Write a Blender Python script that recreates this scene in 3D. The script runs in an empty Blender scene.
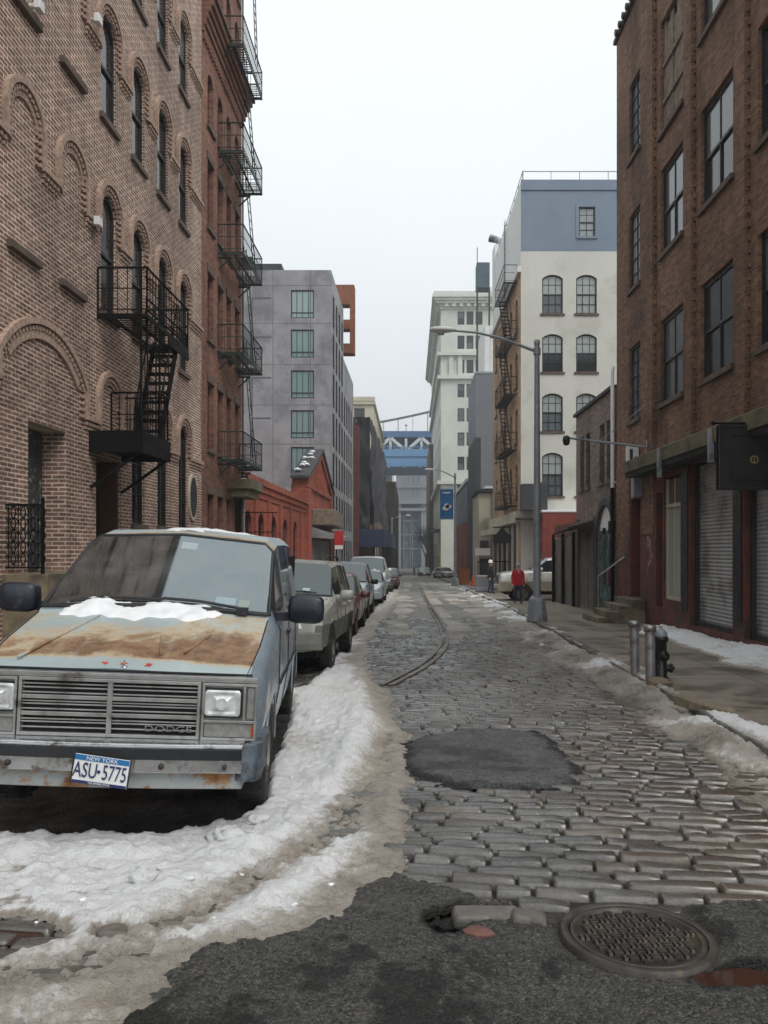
import bpy, bmesh, math, random
import numpy as np
from mathutils import Vector, Matrix, Euler
random.seed(7)
rng = np.random.default_rng(11)
PI = math.pi
CAMZ = 1.6
SC = bpy.context.scene
COL = SC.collection

# ------------------------------------------------------------------ terrain
def gz(y):                       # the street falls gently towards the river
    return -0.02 * min(max(y, -40.0), 260.0)
def gza(y):
    return -0.02 * np.clip(y, -40.0, 260.0)
def XL(y): return -6.0 + 0.00886 * y       # building line on the left
def XR(y): return 6.3 - 0.00886 * y        # building line on the right
def KR(y): return min(2.75 + 0.028 * y, 3.5)   # right kerb line
KL = -2.95

# ------------------------------------------------------------------ mesh builder
class MB:
    def __init__(s): s.v = []; s.f = []; s.m = []; s.s = []
    def add(s, vs, fs, m=0, smooth=False, M=None):
        o = len(s.v)
        if M is not None: vs = [M @ Vector(p) for p in vs]
        s.v += [tuple(p) for p in vs]
        for f in fs:
            s.f.append(tuple(i + o for i in f)); s.m.append(m); s.s.append(smooth)
        return o
    def box(s, x0, x1, y0, y1, z0, z1, m=0, M=None):
        vs = [(x0,y0,z0),(x1,y0,z0),(x1,y1,z0),(x0,y1,z0),(x0,y0,z1),(x1,y0,z1),(x1,y1,z1),(x0,y1,z1)]
        s.add(vs, [(0,3,2,1),(4,5,6,7),(0,1,5,4),(1,2,6,5),(2,3,7,6),(3,0,4,7)], m, False, M)
    def hexa(s, vs, m=0):
        s.add(vs, [(0,3,2,1),(4,5,6,7),(0,1,5,4),(1,2,6,5),(2,3,7,6),(3,0,4,7)], m)
    def quad(s, a, b, c, d, m=0): s.add([a,b,c,d], [(0,1,2,3)], m)
    def poly(s, pts, m=0): s.add(pts, [tuple(range(len(pts)))], m)
    def bar(s, p, q, w, h=None, m=0, up=(0,0,1)):        # rectangular bar from p to q
        h = w if h is None else h
        p = Vector(p); q = Vector(q); d = (q - p)
        if d.length < 1e-6: return
        d.normalize(); u = Vector(up)
        if abs(d.dot(u)) > 0.98: u = Vector((0,1,0))
        a = d.cross(u).normalized() * w/2; b = a.normalized().cross(d).normalized() * h/2
        s.hexa([p-a-b, p+a-b, p+a+b, p-a+b, q-a-b, q+a-b, q+a+b, q-a+b], m)
    def tube(s, pts, r, n=6, m=0, caps=True, smooth=True):
        pts = [Vector(p) for p in pts]
        k = len(pts); rs = r if isinstance(r, (list, tuple)) else [r]*k
        rings = []; prev = None
        for i in range(k):
            d = (pts[min(i+1,k-1)] - pts[max(i-1,0)])
            d = d.normalized() if d.length > 1e-9 else Vector((0,0,1))
            if prev is None:
                a = d.orthogonal().normalized()
                if abs(d.z) < .9: a = (Vector((0,0,1)) - d*d.z).normalized()
            else:
                a = prev - d*prev.dot(d)
                a = a.normalized() if a.length > 1e-6 else d.orthogonal().normalized()
            prev = a; b = d.cross(a)
            rings.append([pts[i] + (a*math.cos(2*PI*j/n) + b*math.sin(2*PI*j/n))*rs[i] for j in range(n)])
        vs = [p for ring in rings for p in ring]; fs = []
        for i in range(k-1):
            for j in range(n):
                fs.append((i*n+j, i*n+(j+1)%n, (i+1)*n+(j+1)%n, (i+1)*n+j))
        s.add(vs, fs, m, smooth)
        if caps:
            s.add(rings[0], [tuple(range(n-1,-1,-1))], m); s.add(rings[-1], [tuple(range(n))], m)
    def lathe(s, prof, n=24, M=None, m=0, smooth=True, close=True):   # prof: (r, z)
        vs = []; fs = []
        for r, z in prof:
            for j in range(n):
                vs.append((r*math.cos(2*PI*j/n), r*math.sin(2*PI*j/n), z))
        for i in range(len(prof)-1):
            for j in range(n):
                fs.append((i*n+j, i*n+(j+1)%n, (i+1)*n+(j+1)%n, (i+1)*n+j))
        s.add(vs, fs, m, smooth, M)
        if close:
            if prof[0][0] > 1e-5: s.add(vs[:n], [tuple(range(n-1,-1,-1))], m, False, M)
            if prof[-1][0] > 1e-5: s.add(vs[-n:], [tuple(range(n))], m, False, M)
    def prism(s, poly, fn, d0, d1, m=0):                  # poly (u,v), fn(u,v,d)->xyz
        n = len(poly)
        a = [fn(u, v, d0) for u, v in poly]; b = [fn(u, v, d1) for u, v in poly]
        fs = [tuple(range(n)), tuple(range(2*n-1, n-1, -1))]
        fs += [(i, (i+1) % n, n+(i+1) % n, n+i) for i in range(n)]
        s.add(a+b, fs, m)
    def blob(s, c, r, n=10, m=0, jitter=.12, seed=0):     # lumpy pebble / snow clod
        R = random.Random(seed); vs = []; fs = []
        k = n//2
        for i in range(k+1):
            t = PI*i/k
            for j in range(n):
                a = 2*PI*j/n; q = 1 + R.uniform(-jitter, jitter)
                vs.append((c[0]+r[0]*q*math.sin(t)*math.cos(a), c[1]+r[1]*q*math.sin(t)*math.sin(a), c[2]+r[2]*q*math.cos(t)))
        for i in range(k):
            for j in range(n):
                fs.append((i*n+j, i*n+(j+1)%n, (i+1)*n+(j+1)%n, (i+1)*n+j))
        s.add(vs, fs, m, True)
    def mesh(s, name, mats, fix=True, M=None):
        me = bpy.data.meshes.new(name)
        vs = s.v if M is None else [tuple(M @ Vector(p)) for p in s.v]
        me.from_pydata(vs, [], s.f)
        if not isinstance(mats, (list, tuple)): mats = [mats]
        for x in mats: me.materials.append(x)
        me.polygons.foreach_set('material_index', s.m)
        me.polygons.foreach_set('use_smooth', s.s)
        if fix:
            bm = bmesh.new(); bm.from_mesh(me)
            bmesh.ops.recalc_face_normals(bm, faces=bm.faces)
            bm.to_mesh(me); bm.free()
        me.update()
        return me

def world_of(o):
    M = Matrix.LocRotScale(o.location, o.rotation_euler, o.scale)
    return M if o.parent is None else world_of(o.parent) @ M
def link(name, me, parent=None, loc=None, rot=None):
    o = bpy.data.objects.new(name, me); COL.objects.link(o)
    if parent is not None: o.parent = parent
    if loc is not None: o.location = loc
    if rot is not None: o.rotation_euler = rot
    return o
def build(mb, name, mats, parent=None, fix=True, bevel=0, local=False, seg=2):
    """links mb as ONE mesh object; mb is in world coordinates unless local (= parent's frame)"""
    M = None
    if parent is not None and not local: M = world_of(parent).inverted()
    o = link(name, mb.mesh(name, mats, fix, M), parent)
    if bevel:
        b = o.modifiers.new('bevel', 'BEVEL'); b.width = bevel; b.segments = seg
        b.limit_method = 'ANGLE'; b.angle_limit = 0.6
    return o
def islands(mb):
    key = {}; par = []
    def find(i):
        while par[i] != i: par[i] = par[par[i]]; i = par[i]
        return i
    vid = []
    for p in mb.v:
        q = (round(p[0], 4), round(p[1], 4), round(p[2], 4))
        if q not in key: key[q] = len(par); par.append(len(par))
        vid.append(key[q])
    for f in mb.f:
        a = find(vid[f[0]])
        for i in f[1:]: par[find(vid[i])] = a
    groups = {}
    for f, m, s in zip(mb.f, mb.m, mb.s): groups.setdefault(find(vid[f[0]]), []).append((f, m, s))
    out = []
    for g in groups.values():
        n = MB(); remap = {}
        for f, m, s in g:
            for i in f:
                if i not in remap: remap[i] = len(n.v); n.v.append(mb.v[i])
            n.f.append(tuple(remap[i] for i in f)); n.m.append(m); n.s.append(s)
        out.append(n)
    return out
def build_each(mb, name, mats, parent=None, bevel=0, local=False, **k):
    """every loose piece of mb becomes a part of its own"""
    return [build(q, name, mats, parent, True, bevel, local) for q in islands(mb)]
def build_at(mb, name, mats, loc, bevel=0, **k):
    """a one-mesh thing: world-coordinate builder, origin moved to loc"""
    me = mb.mesh(name, mats, True, Matrix.Translation(-Vector(loc)))
    o = link(name, me, None, loc)
    if bevel:
        b = o.modifiers.new('bevel', 'BEVEL'); b.width = bevel; b.segments = 2
        b.limit_method = 'ANGLE'; b.angle_limit = 0.6
    return o
def tag(o, label=None, cat=None, group=None, kind=None):
    if label: o['label'] = label
    if cat: o['category'] = cat
    if group: o['group'] = group
    if kind: o['kind'] = kind
    return o
def thing(name, label, cat, loc=(0,0,0), rot=(0,0,0), group=None):
    o = bpy.data.objects.new(name, None); COL.objects.link(o)
    o.empty_display_size = .2
    o.location = loc; o.rotation_euler = rot
    return tag(o, label, cat, group)
def copy_tree(o, parent=None):
    c = o.copy(); COL.objects.link(c)
    if parent is not None: c.parent = parent
    for ch in list(o.children): copy_tree(ch, c)
    return c

# ------------------------------------------------------------------ numpy noise
def _hash(ix, iy, seed):
    h = (ix.astype(np.int64)*374761393 + iy.astype(np.int64)*668265263 + seed*974634777) & 0x7fffffff
    h = ((h ^ (h >> 13)) * 1274126177) & 0x7fffffff
    return ((h ^ (h >> 16)) & 0xffff) / 65535.0
def vnoise(x, y, seed=0):
    ix = np.floor(x); iy = np.floor(y); fx = x-ix; fy = y-iy
    fx = fx*fx*(3-2*fx); fy = fy*fy*(3-2*fy)
    a = _hash(ix, iy, seed); b = _hash(ix+1, iy, seed); c = _hash(ix, iy+1, seed); d = _hash(ix+1, iy+1, seed)
    return (a*(1-fx)+b*fx)*(1-fy) + (c*(1-fx)+d*fx)*fy
def fbm(x, y, f=1.0, oct=4, seed=0, gain=.5):
    t = 0; amp = 1; n = 0
    for i in range(oct):
        t = t + amp*(vnoise(x*f, y*f, seed+i*17)-.5)*2; n += amp; amp *= gain; f *= 2.03
    return t/n
def sstep(a, b, x):
    t = np.clip((x-a)/(b-a), 0, 1); return t*t*(3-2*t)
def poly_sd(px, py, poly):
    """signed distance to a polygon, positive inside"""
    d = np.full(px.shape, 1e9); ins = np.zeros(px.shape, bool)
    n = len(poly)
    for i in range(n):
        x0, y0 = poly[i]; x1, y1 = poly[(i+1) % n]
        ex, ey = x1-x0, y1-y0
        t = np.clip(((px-x0)*ex+(py-y0)*ey)/(ex*ex+ey*ey+1e-12), 0, 1)
        d = np.minimum(d, np.hypot(px-x0-t*ex, py-y0-t*ey))
        c = ((y0 > py) != (y1 > py)) & (px < (x1-x0)*(py-y0)/((y1-y0) if abs(y1-y0) > 1e-12 else 1e-12)+x0)
        ins ^= c
    return np.where(ins, d, -d)
def line_d(px, py, pts):
    d = np.full(px.shape, 1e9)
    for i in range(len(pts)-1):
        x0, y0 = pts[i]; x1, y1 = pts[i+1]; ex, ey = x1-x0, y1-y0
        t = np.clip(((px-x0)*ex+(py-y0)*ey)/(ex*ex+ey*ey+1e-12), 0, 1)
        d = np.minimum(d, np.hypot(px-x0-t*ex, py-y0-t*ey))
    return d
def sheet(name, xs, ys, thick, mat, attrs=None, base=0.0, cut=-.012):
    """height-field sheet lying on the street; keeps only cells where thick() rises above cut"""
    X, Y = np.meshgrid(xs, ys)
    T = thick(X, Y)
    Z = gza(Y) + base + T
    ny, nx = X.shape
    keep = np.zeros((ny-1, nx-1), bool)
    mx = np.maximum(np.maximum(T[:-1,:-1], T[1:,:-1]), np.maximum(T[:-1,1:], T[1:,1:]))
    keep = mx > cut
    ii, jj = np.nonzero(keep)
    F = np.stack([ii*nx+jj, ii*nx+jj+1, (ii+1)*nx+jj+1, (ii+1)*nx+jj], 1)
    used = np.unique(F); remap = -np.ones(nx*ny, np.int64); remap[used] = np.arange(len(used))
    F = remap[F]; V = np.stack([X.ravel(), Y.ravel(), Z.ravel()], 1)[used]
    me = bpy.data.meshes.new(name)
    me.from_pydata(V.tolist(), [], F.tolist())
    me.polygons.foreach_set('use_smooth', np.ones(len(F), bool))
    me.materials.append(mat)
    for k, fn in (attrs or {}).items():
        a = me.attributes.new(k, 'FLOAT', 'POINT')
        a.data.foreach_set('value', fn(X, Y, T).ravel()[used].astype(np.float32))
    me.update()
    return link(name, me)

# ------------------------------------------------------------------ materials
class NT:
    def __init__(s, name):
        s.m = bpy.data.materials.new(name); s.m.use_nodes = True
        s.t = s.m.node_tree; s.t.nodes.clear()
        s.out = s.n('ShaderNodeOutputMaterial'); s.b = s.n('ShaderNodeBsdfPrincipled')
        s.l(s.b.outputs[0], s.out.inputs[0])
        s.tc = s.n('ShaderNodeTexCoord')
    def n(s, t, **k):
        x = s.t.nodes.new(t)
        for a, b in k.items(): setattr(x, a, b)
        return x
    def l(s, a, b): s.t.links.new(a, b)
    def val(s, sock, v):
        if hasattr(v, 'is_linked') or isinstance(v, bpy.types.NodeSocket): s.l(v, sock)
        else:
            if isinstance(v, (tuple, list)) and len(v) == 3 and sock.type == 'RGBA': v = (*v, 1)
            sock.default_value = v
    def noise(s, scale, detail=4, rough=.55, vec=None, dist=0):
        x = s.n('ShaderNodeTexNoise'); x.inputs['Scale'].default_value = scale
        x.inputs['Detail'].default_value = detail; x.inputs['Roughness'].default_value = rough
        x.inputs['Distortion'].default_value = dist
        s.l(vec if vec is not None else s.tc.outputs['Object'], x.inputs['Vector'])
        return x.outputs['Fac']
    def ramp(s, fac, a, b, lo=0., hi=1.):
        x = s.n('ShaderNodeMapRange'); x.interpolation_type = 'SMOOTHSTEP'
        s.val(x.inputs['Value'], fac); x.inputs['From Min'].default_value = a; x.inputs['From Max'].default_value = b
        x.inputs['To Min'].default_value = lo; x.inputs['To Max'].default_value = hi
        return x.outputs[0]
    def mix(s, fac, a, b, mode='MIX'):
        x = s.n('ShaderNodeMix', data_type='RGBA', blend_type=mode)
        s.val(x.inputs[0], fac); s.val(x.inputs[6], a); s.val(x.inputs[7], b)
        return x.outputs[2]
    def math(s, op, a, b=0.):
        x = s.n('ShaderNodeMath', operation=op); s.val(x.inputs[0], a); s.val(x.inputs[1], b)
        return x.outputs[0]
    def vmul(s, v3, vec=None):
        x = s.n('ShaderNodeVectorMath', operation='MULTIPLY')
        s.l(vec if vec is not None else s.tc.outputs['Object'], x.inputs[0]); x.inputs[1].default_value = v3
        return x.outputs[0]
    def bump(s, h, strength=.3, dist=.01):
        x = s.n('ShaderNodeBump'); x.inputs['Strength'].default_value = strength
        x.inputs['Distance'].default_value = dist; s.val(x.inputs['Height'], h)
        s.l(x.outputs[0], s.b.inputs['Normal'])
    def attr(s, name):
        x = s.n('ShaderNodeAttribute'); x.attribute_name = name
        return x.outputs['Fac']
    def fin(s, color, rough=.7, metal=0., spec=.5):
        s.val(s.b.inputs['Base Color'], color); s.val(s.b.inputs['Roughness'], rough)
        s.b.inputs['Metallic'].default_value = metal; s.b.inputs['Specular IOR Level'].default_value = spec
        return s.m
    def boxuv(s):
        """u along the wall, v up, from object space"""
        sep = s.n('ShaderNodeSeparateXYZ'); s.l(s.tc.outputs['Object'], sep.inputs[0])
        sn = s.n('ShaderNodeSeparateXYZ'); s.l(s.tc.outputs['Normal'], sn.inputs[0])
        ax = s.math('GREATER_THAN', s.math('ABSOLUTE', sn.outputs[0]), .6)
        mu = s.n('ShaderNodeMix', data_type='FLOAT'); s.l(ax, mu.inputs[0])
        s.l(sep.outputs[0], mu.inputs[2]); s.l(sep.outputs[1], mu.inputs[3])
        cb = s.n('ShaderNodeCombineXYZ'); s.l(mu.outputs[0], cb.inputs[0]); s.l(sep.outputs[2], cb.inputs[1])
        return cb.outputs[0], sep

def c8(r, g, b):      # sRGB byte -> linear
    f = lambda v: (v/255/12.92) if v/255 <= .04045 else ((v/255+.055)/1.055)**2.4
    return (f(r), f(g), f(b))
def mat(name, col, rough=.7, metal=0., var=.18, scale=2.5, bump=0., bscale=40., dirt=None, damt=.5, dscale=1.5, streak=0., spec=.5):
    k = NT(name)
    n = k.noise(scale, 5)
    v = k.ramp(n, .3, .7, 1-var, 1+var)
    hs = k.n('ShaderNodeHueSaturation'); hs.inputs['Color'].default_value = (*col, 1); k.l(v, hs.inputs['Value'])
    c = hs.outputs[0]
    if dirt is not None:
        d = k.ramp(k.noise(dscale, 6, .65), .62-damt*.35, .78-damt*.3)
        c = k.mix(d, c, dirt)
    if streak:
        d = k.ramp(k.noise(1., 5, .6, vec=k.vmul((7., 7., .5))), .45, .75, 0, streak)
        c = k.mix(d, c, tuple(x*.35 for x in col))
    if bump: k.bump(k.noise(bscale, 5), .5, bump)
    r = k.ramp(k.noise(scale*2.3, 3), .3, .7, max(rough-.1, .02), min(rough+.1, 1))
    return k.fin(c, r, metal, spec)
def brick(name, c1, c2, mortar, bw=.215, rh=.072, ms=.012, stain=None, samt=.4, bump=.006, mdirt=.5, soot=0.):
    k = NT(name)
    uv, sep = k.boxuv()
    t = k.n('ShaderNodeTexBrick'); k.l(uv, t.inputs['Vector'])
    t.inputs['Scale'].default_value = 1; t.inputs['Brick Width'].default_value = bw; t.inputs['Row Height'].default_value = rh
    t.inputs['Mortar Size'].default_value = ms; t.inputs['Mortar Smooth'].default_value = .25; t.inputs['Bias'].default_value = -.1
    t.offset = .5; t.squash = 1
    t.inputs['Color1'].default_value = (*c1, 1); t.inputs['Color2'].default_value = (*c2, 1); t.inputs['Mortar'].default_value = (*mortar, 1)
    # every brick gets a tone of its own
    f = k.n('ShaderNodeTexVoronoi'); f.inputs['Scale'].default_value = 1.
    k.l(k.vmul((1/bw, 1/rh, 1), uv), f.inputs['Vector'])
    sc = k.n('ShaderNodeSeparateColor'); k.l(f.outputs['Color'], sc.inputs[0])
    tone = k.math('ADD', k.math('MULTIPLY', sc.outputs[0], .5), .75)
    big = k.ramp(k.noise(.35, 7, .62), .3, .7, .70, 1.22)
    cc = k.mix(1., t.outputs['Color'], k.n('ShaderNodeCombineColor').outputs[0], 'MULTIPLY')
    comb = cc.node.inputs[7].links[0].from_node
    tb = k.math('MULTIPLY', tone, big)
    for i in range(3): k.l(tb, comb.inputs[i])
    c = cc
    if stain is not None:
        d = k.ramp(k.noise(.6, 7, .65, vec=k.vmul((1., 1., .45))), .75-samt*.5, .95-samt*.5)
        c = k.mix(k.math('MULTIPLY', d, .8), c, stain)
    if soot:
        d = k.ramp(k.noise(1., 6, .65, vec=k.vmul((4., 4., .35))), .45, .8, 0, soot)
        c = k.mix(d, c, tuple(x*.35 for x in c1))
    h = k.math('SUBTRACT', k.math('MULTIPLY', k.noise(60, 3), .35), t.outputs['Fac'])
    k.bump(h, .8, bump)
    return k.fin(c, .88, 0, .3)
def paint(name, col, rust=0., rough=.3, metal=.0, coat=.4, rustc=((.16,.055,.02),(.32,.17,.06)), rscale=2.2):
    k = NT(name)
    v = k.ramp(k.noise(1.4, 6, .6), .3, .7, .86, 1.12)
    hs = k.n('ShaderNodeHueSaturation'); hs.inputs['Color'].default_value = (*col, 1); k.l(v, hs.inputs['Value'])
    c = hs.outputs[0]; r = k.ramp(k.noise(5, 5), .3, .7, rough-.08, rough+.12)
    # road film: salt and grime on every parked car
    gr = k.ramp(k.noise(3.5, 6, .7), .45, .8, 0, .35)
    c = k.mix(gr, c, (.22, .21, .19))
    if rust:
        n1 = k.noise(rscale, 8, .68, dist=.6); n2 = k.noise(9, 6, .7)
        m = k.ramp(k.math('ADD', n1, k.math('MULTIPLY', n2, .25)), .70-rust*.3, .82-rust*.26)
        rc = k.mix(k.ramp(k.noise(6, 7, .7), .35, .65), rustc[0], rustc[1])
        c = k.mix(m, c, rc); r = k.mix(m, r, (.85, .85, .85))
        k.bump(n2, .3, .003)
        s = k.n('ShaderNodeSeparateColor'); k.l(r, s.inputs[0]); r = s.outputs[0]
    k.b.inputs['Coat Weight'].default_value = coat; k.b.inputs['Coat Roughness'].default_value = .15
    return k.fin(c, r, metal)
def glass(name, col, rough=.06, blind=None):
    k = NT(name); c = col
    if blind:
        oi = k.n('ShaderNodeObjectInfo')
        c = k.mix(k.ramp(oi.outputs['Random'], .45, .55), col, blind)
    k.b.inputs['IOR'].default_value = 1.52
    k.bump(k.noise(1.3, 2), .12, .01)
    return k.fin(c, rough, 0, .5)

M = {}
def setup_mats():
    M['brick_tan'] = brick('tan brown brick', c8(146,112,98), c8(108,82,72), c8(204,188,174), .225, .071, .013, stain=c8(160,138,126), samt=.3, soot=.5)
    M['brick_trim'] = mat('trim brick', c8(166,142,127), .9, var=.25, scale=14, bump=.004)
    M['stone_trim'] = mat('brownstone trim', c8(92,78,68), .85, var=.2, bump=.004)
    M['brick_red'] = brick('red brick', c8(138,96,80), c8(112,76,64), c8(132,104,92), .21, .07, .010, stain=c8(112,80,70), samt=.3, soot=.3)
    M['brick_dark'] = brick('dark brown brick', c8(138,102,78), c8(98,74,60), c8(128,112,98), .205, .068, .010, stain=c8(66,48,40), samt=.45, soot=.4)
    M['brick_side'] = brick('tan street brick', c8(182,152,120), c8(150,120,92), c8(172,152,130), .21, .07, .01, stain=c8(122,96,76), samt=.45, soot=.35)
    M['brick_old'] = brick('old patched brick', c8(140,124,114), c8(112,98,90), c8(146,136,124), .21, .07, .008, stain=c8(140,104,92), samt=.55, soot=.7)
    M['red_paint'] = brick('painted red brick', c8(160,90,72), c8(148,80,64), c8(136,74,60), .21, .07, .008, stain=c8(146,66,50), samt=.35, bump=.004)
    M['red_base'] = mat('red painted base', c8(100,52,42), .8, var=.2, dirt=c8(64,50,44), damt=.5, bump=.004, streak=.3)
    M['concrete'] = mat('grey concrete', c8(146,146,150), .85, var=.14, scale=.6, dirt=c8(118,118,122), damt=.45, dscale=.5, bump=.003, streak=.15)
    M['concrete_joint'] = mat('concrete joint', c8(92,92,96), .9)
    M['corten'] = mat('rusted steel', c8(126,78,54), .85, var=.25, bump=.003)
    M['stucco'] = mat('cream stucco', c8(202,202,194), .9, var=.05, scale=.5, bump=.002, dirt=c8(184,184,174), damt=.4, dscale=.4, streak=.06)
    M['stucco_blue'] = mat('blue grey paint', c8(122,135,152), .85, var=.06, scale=.5, bump=.002)
    M['white_wall'] = mat('white painted wall', c8(216,218,216), .85, var=.06, streak=.1)
    M['cream_stone'] = mat('pale limestone', c8(196,199,191), .85, var=.07, scale=.4, streak=.12)
    M['grey_wall'] = mat('dark grey wall', c8(116,120,126), .85, var=.08, scale=.4)
    M['dark_wall'] = mat('charcoal wall', c8(62,64,68), .85, var=.15, scale=.6)
    M['netting'] = mat('black debris netting', c8(46,46,52), .95, var=.4, scale=.8, bump=.02, bscale=3, dirt=c8(84,82,82), damt=.25, dscale=.5)
    M['beige_wall'] = mat('beige wall', c8(186,180,160), .85, var=.1, scale=.5)
    M['brown_wall'] = mat('brown wall', c8(92,80,72), .9, var=.2, scale=.6)
    M['roofing'] = mat('roof felt', c8(60,60,62), .95)
    M['iron_black'] = mat('black iron', (.006,.006,.007), .75, .0, var=.3, spec=.15)
    M['iron_green'] = mat('dark green iron', c8(28,46,42), .6, .0, var=.3, dirt=c8(70,48,36), damt=.25, dscale=5)
    M['iron_brown'] = mat('rusty iron', c8(52,42,38), .7, .0, var=.3)
    M['frame_dark'] = mat('dark window frame', c8(34,38,44), .5, var=.15)
    M['frame_black'] = mat('black window frame', c8(20,22,24), .5, var=.15)
    M['frame_brown'] = mat('brown window frame', c8(52,40,36), .6, var=.15)
    M['frame_red'] = mat('maroon window frame', c8(74,34,30), .6, var=.15)
    M['glass_dark'] = glass('dark window glass', (.015,.018,.02))
    M['glass_grey'] = glass('grey window glass', (.025,.03,.034), .1, blind=(.10,.115,.12))
    k = NT('deep set glass'); k.b.inputs['IOR'].default_value = 1.12; M['glass_deep'] = k.fin((.02,.025,.03), .3, 0, .3)
    M['glass_blind_up'] = glass('drawn pale blind', (.33,.37,.36), .2)
    M['glass_teal'] = glass('green tinted glass', (.20,.30,.30), .12, blind=(.28,.38,.37))
    M['glass_blind'] = glass('glass with pale blinds', (.30,.33,.32), .15, blind=(.12,.15,.16))
    M['board'] = mat('weathered boards', c8(126,112,98), .9, var=.3, scale=5)
    M['wood_grey'] = mat('grey weathered wood', c8(100,94,88), .9, var=.3, scale=3, streak=.6)
    M['wood_brown'] = mat('varnished wood', c8(76,48,30), .5, var=.2, streak=.4)
    M['door_black'] = mat('black door', (.02,.02,.02), .5)
    M['door_red'] = mat('oxblood door', c8(92,40,32), .6, var=.15, streak=.3)
    M['teal'] = mat('teal graffiti paint', c8(78,112,112), .75, var=.3, scale=3, dirt=c8(38,52,54), damt=.6, dscale=4)
    M['graffiti'] = mat('grey scrawled door', c8(54,56,58), .7, var=.3, scale=4, dirt=c8(166,168,168), damt=.22, dscale=7)
    M['shutter'] = mat('galvanised shutter', c8(158,158,158), .5, .15, var=.12, scale=1.2, dirt=c8(110,106,102), damt=.4, dscale=1.5, streak=.3)
    M['awning'] = mat('olive canopy', c8(110,103,80), .8, var=.2, dirt=c8(78,80,60), damt=.45)
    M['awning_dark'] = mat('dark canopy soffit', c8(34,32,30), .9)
    M['sign_black'] = mat('black sign board', (.016,.015,.015), .5, var=.3)
    M['gold'] = mat('gold letter', c8(150,132,78), .5)
    M['white_paint'] = mat('white paint', (.75,.76,.76), .55, var=.08)
    M['sign_white'] = mat('sign white', (.72,.73,.72), .5, var=.06)
    M['sign_red'] = mat('sign red', c8(176,40,40), .5, var=.08)
    M['sign_blue'] = mat('banner blue', c8(24,104,160), .7, var=.1, scale=1.5)
    M['sign_dark'] = mat('sign back', c8(38,38,40), .6)
    M['galv'] = mat('galvanised pole', c8(148,154,160), .5, .25, var=.1, dirt=c8(92,92,92), damt=.3)
    M['steel'] = mat('brushed steel bollard', c8(160,160,160), .42, .75, var=.15, scale=6, dirt=c8(88,84,78), damt=.35, dscale=5)
    M['hydrant_black'] = mat('hydrant black', (.014,.014,.015), .35, var=.3, dirt=c8(60,56,52), damt=.2, dscale=6)
    M['granite'] = mat('granite kerb', c8(118,114,108), .85, var=.25, scale=8, bump=.005, dirt=c8(76,70,64), damt=.5)
    M['step_stone'] = mat('worn stone step', c8(126,114,94), .9, var=.2, scale=4, bump=.005, dirt=c8(84,76,66), damt=.5)
    M['plastic_black'] = mat('black plastic', (.014,.015,.018), .45, var=.2)
    M['rubber'] = mat('tyre rubber', (.017,.016,.015), .85, var=.3, scale=8, bump=.003, dirt=c8(70,66,60), damt=.25, dscale=4)
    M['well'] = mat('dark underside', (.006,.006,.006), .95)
    M['chrome'] = mat('dull chrome', c8(196,198,200), .22, .9, var=.12, scale=5, dirt=c8(104,96,88), damt=.25, dscale=6)
    M['alu'] = mat('aluminium trim', c8(164,164,162), .4, .7, var=.15, scale=6, dirt=c8(104,98,90), damt=.3, dscale=5)
    M['rim'] = mat('wheel rim', c8(128,124,118), .45, .6, var=.2, scale=8, dirt=c8(70,64,58), damt=.4, dscale=8)
    M['lamp_glass'] = mat('lamp lens', (.62,.64,.64), .12, .35, var=.25, scale=14)
    M['lens_grey'] = mat('clear side lens', (.22,.22,.21), .2, .1, var=.2, scale=20)
    M['amber'] = mat('amber lens', c8(170,80,36), .25)
    M['orange'] = mat('cone orange', c8(226,84,34), .6)
    M['hiyellow'] = mat('yellow paint', c8(190,176,60), .6)
    M['skin'] = mat('skin', c8(186,140,118), .6)
    M['jeans'] = mat('blue jeans', c8(46,58,84), .9, var=.2)
    M['jacket_red'] = mat('red jacket', c8(178,22,40), .8, var=.15)
    M['jacket_black'] = mat('black jacket', c8(26,26,30), .85)
    M['shoe'] = mat('dark shoe', c8(30,28,28), .8)
    M['hat_grey'] = mat('grey knit hat', c8(150,150,150), .95)
    M['helmet'] = mat('white helmet', (.8,.8,.8), .35)
    M['bark'] = mat('bare bark', c8(88,80,74), .95, var=.2)
    M['bridge_blue'] = mat('bridge blue steel', c8(104,150,192), .7, var=.1)
    M['bridge_dark'] = mat('bridge dark blue steel', c8(66,104,148), .7, var=.1)
    M['bridge_pale'] = mat('bridge pale steel', c8(196,206,214), .7, var=.05)
    M['tower_steel'] = mat('bridge tower steel', c8(132,138,146), .8, var=.08, scale=.2)
    M['tower_dark'] = mat('bridge tower darker steel', c8(94,108,128), .8, var=.1)  # darker, bluer tone of the tower steel, for the set-back portal
    M['brick_chip'] = mat('broken red brick', c8(104,74,66), .9, var=.2, bump=.004)
    M['iron_cast'] = mat('cast iron cover', c8(62,58,54), .5, .3, var=.3, scale=9, dirt=c8(84,72,58), damt=.25, dscale=6, bump=.002, bscale=120)
    M['black_line'] = mat('dark seam', (.008,.008,.008), .8)
    M['interior'] = mat('grey blue upholstery', c8(84,92,104), .9, var=.15)
    # snow, ground
    k = NT('snow and slush')
    d = k.attr('dirt'); br = k.attr('brown')
    n = k.noise(9, 8, .7); n2 = k.noise(45, 5, .7); n3 = k.noise(2.6, 6, .65)
    dd = k.math('ADD', d, k.math('ADD', k.math('MULTIPLY', k.math('SUBTRACT', n, .5), .8), k.math('MULTIPLY', k.math('SUBTRACT', n2, .5), .5)))
    c = k.mix(k.ramp(dd, .22, .66), (.90,.905,.92), c8(178,170,160))
    c = k.mix(k.ramp(dd, .62, 1.15), c, c8(100,92,82))
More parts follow.
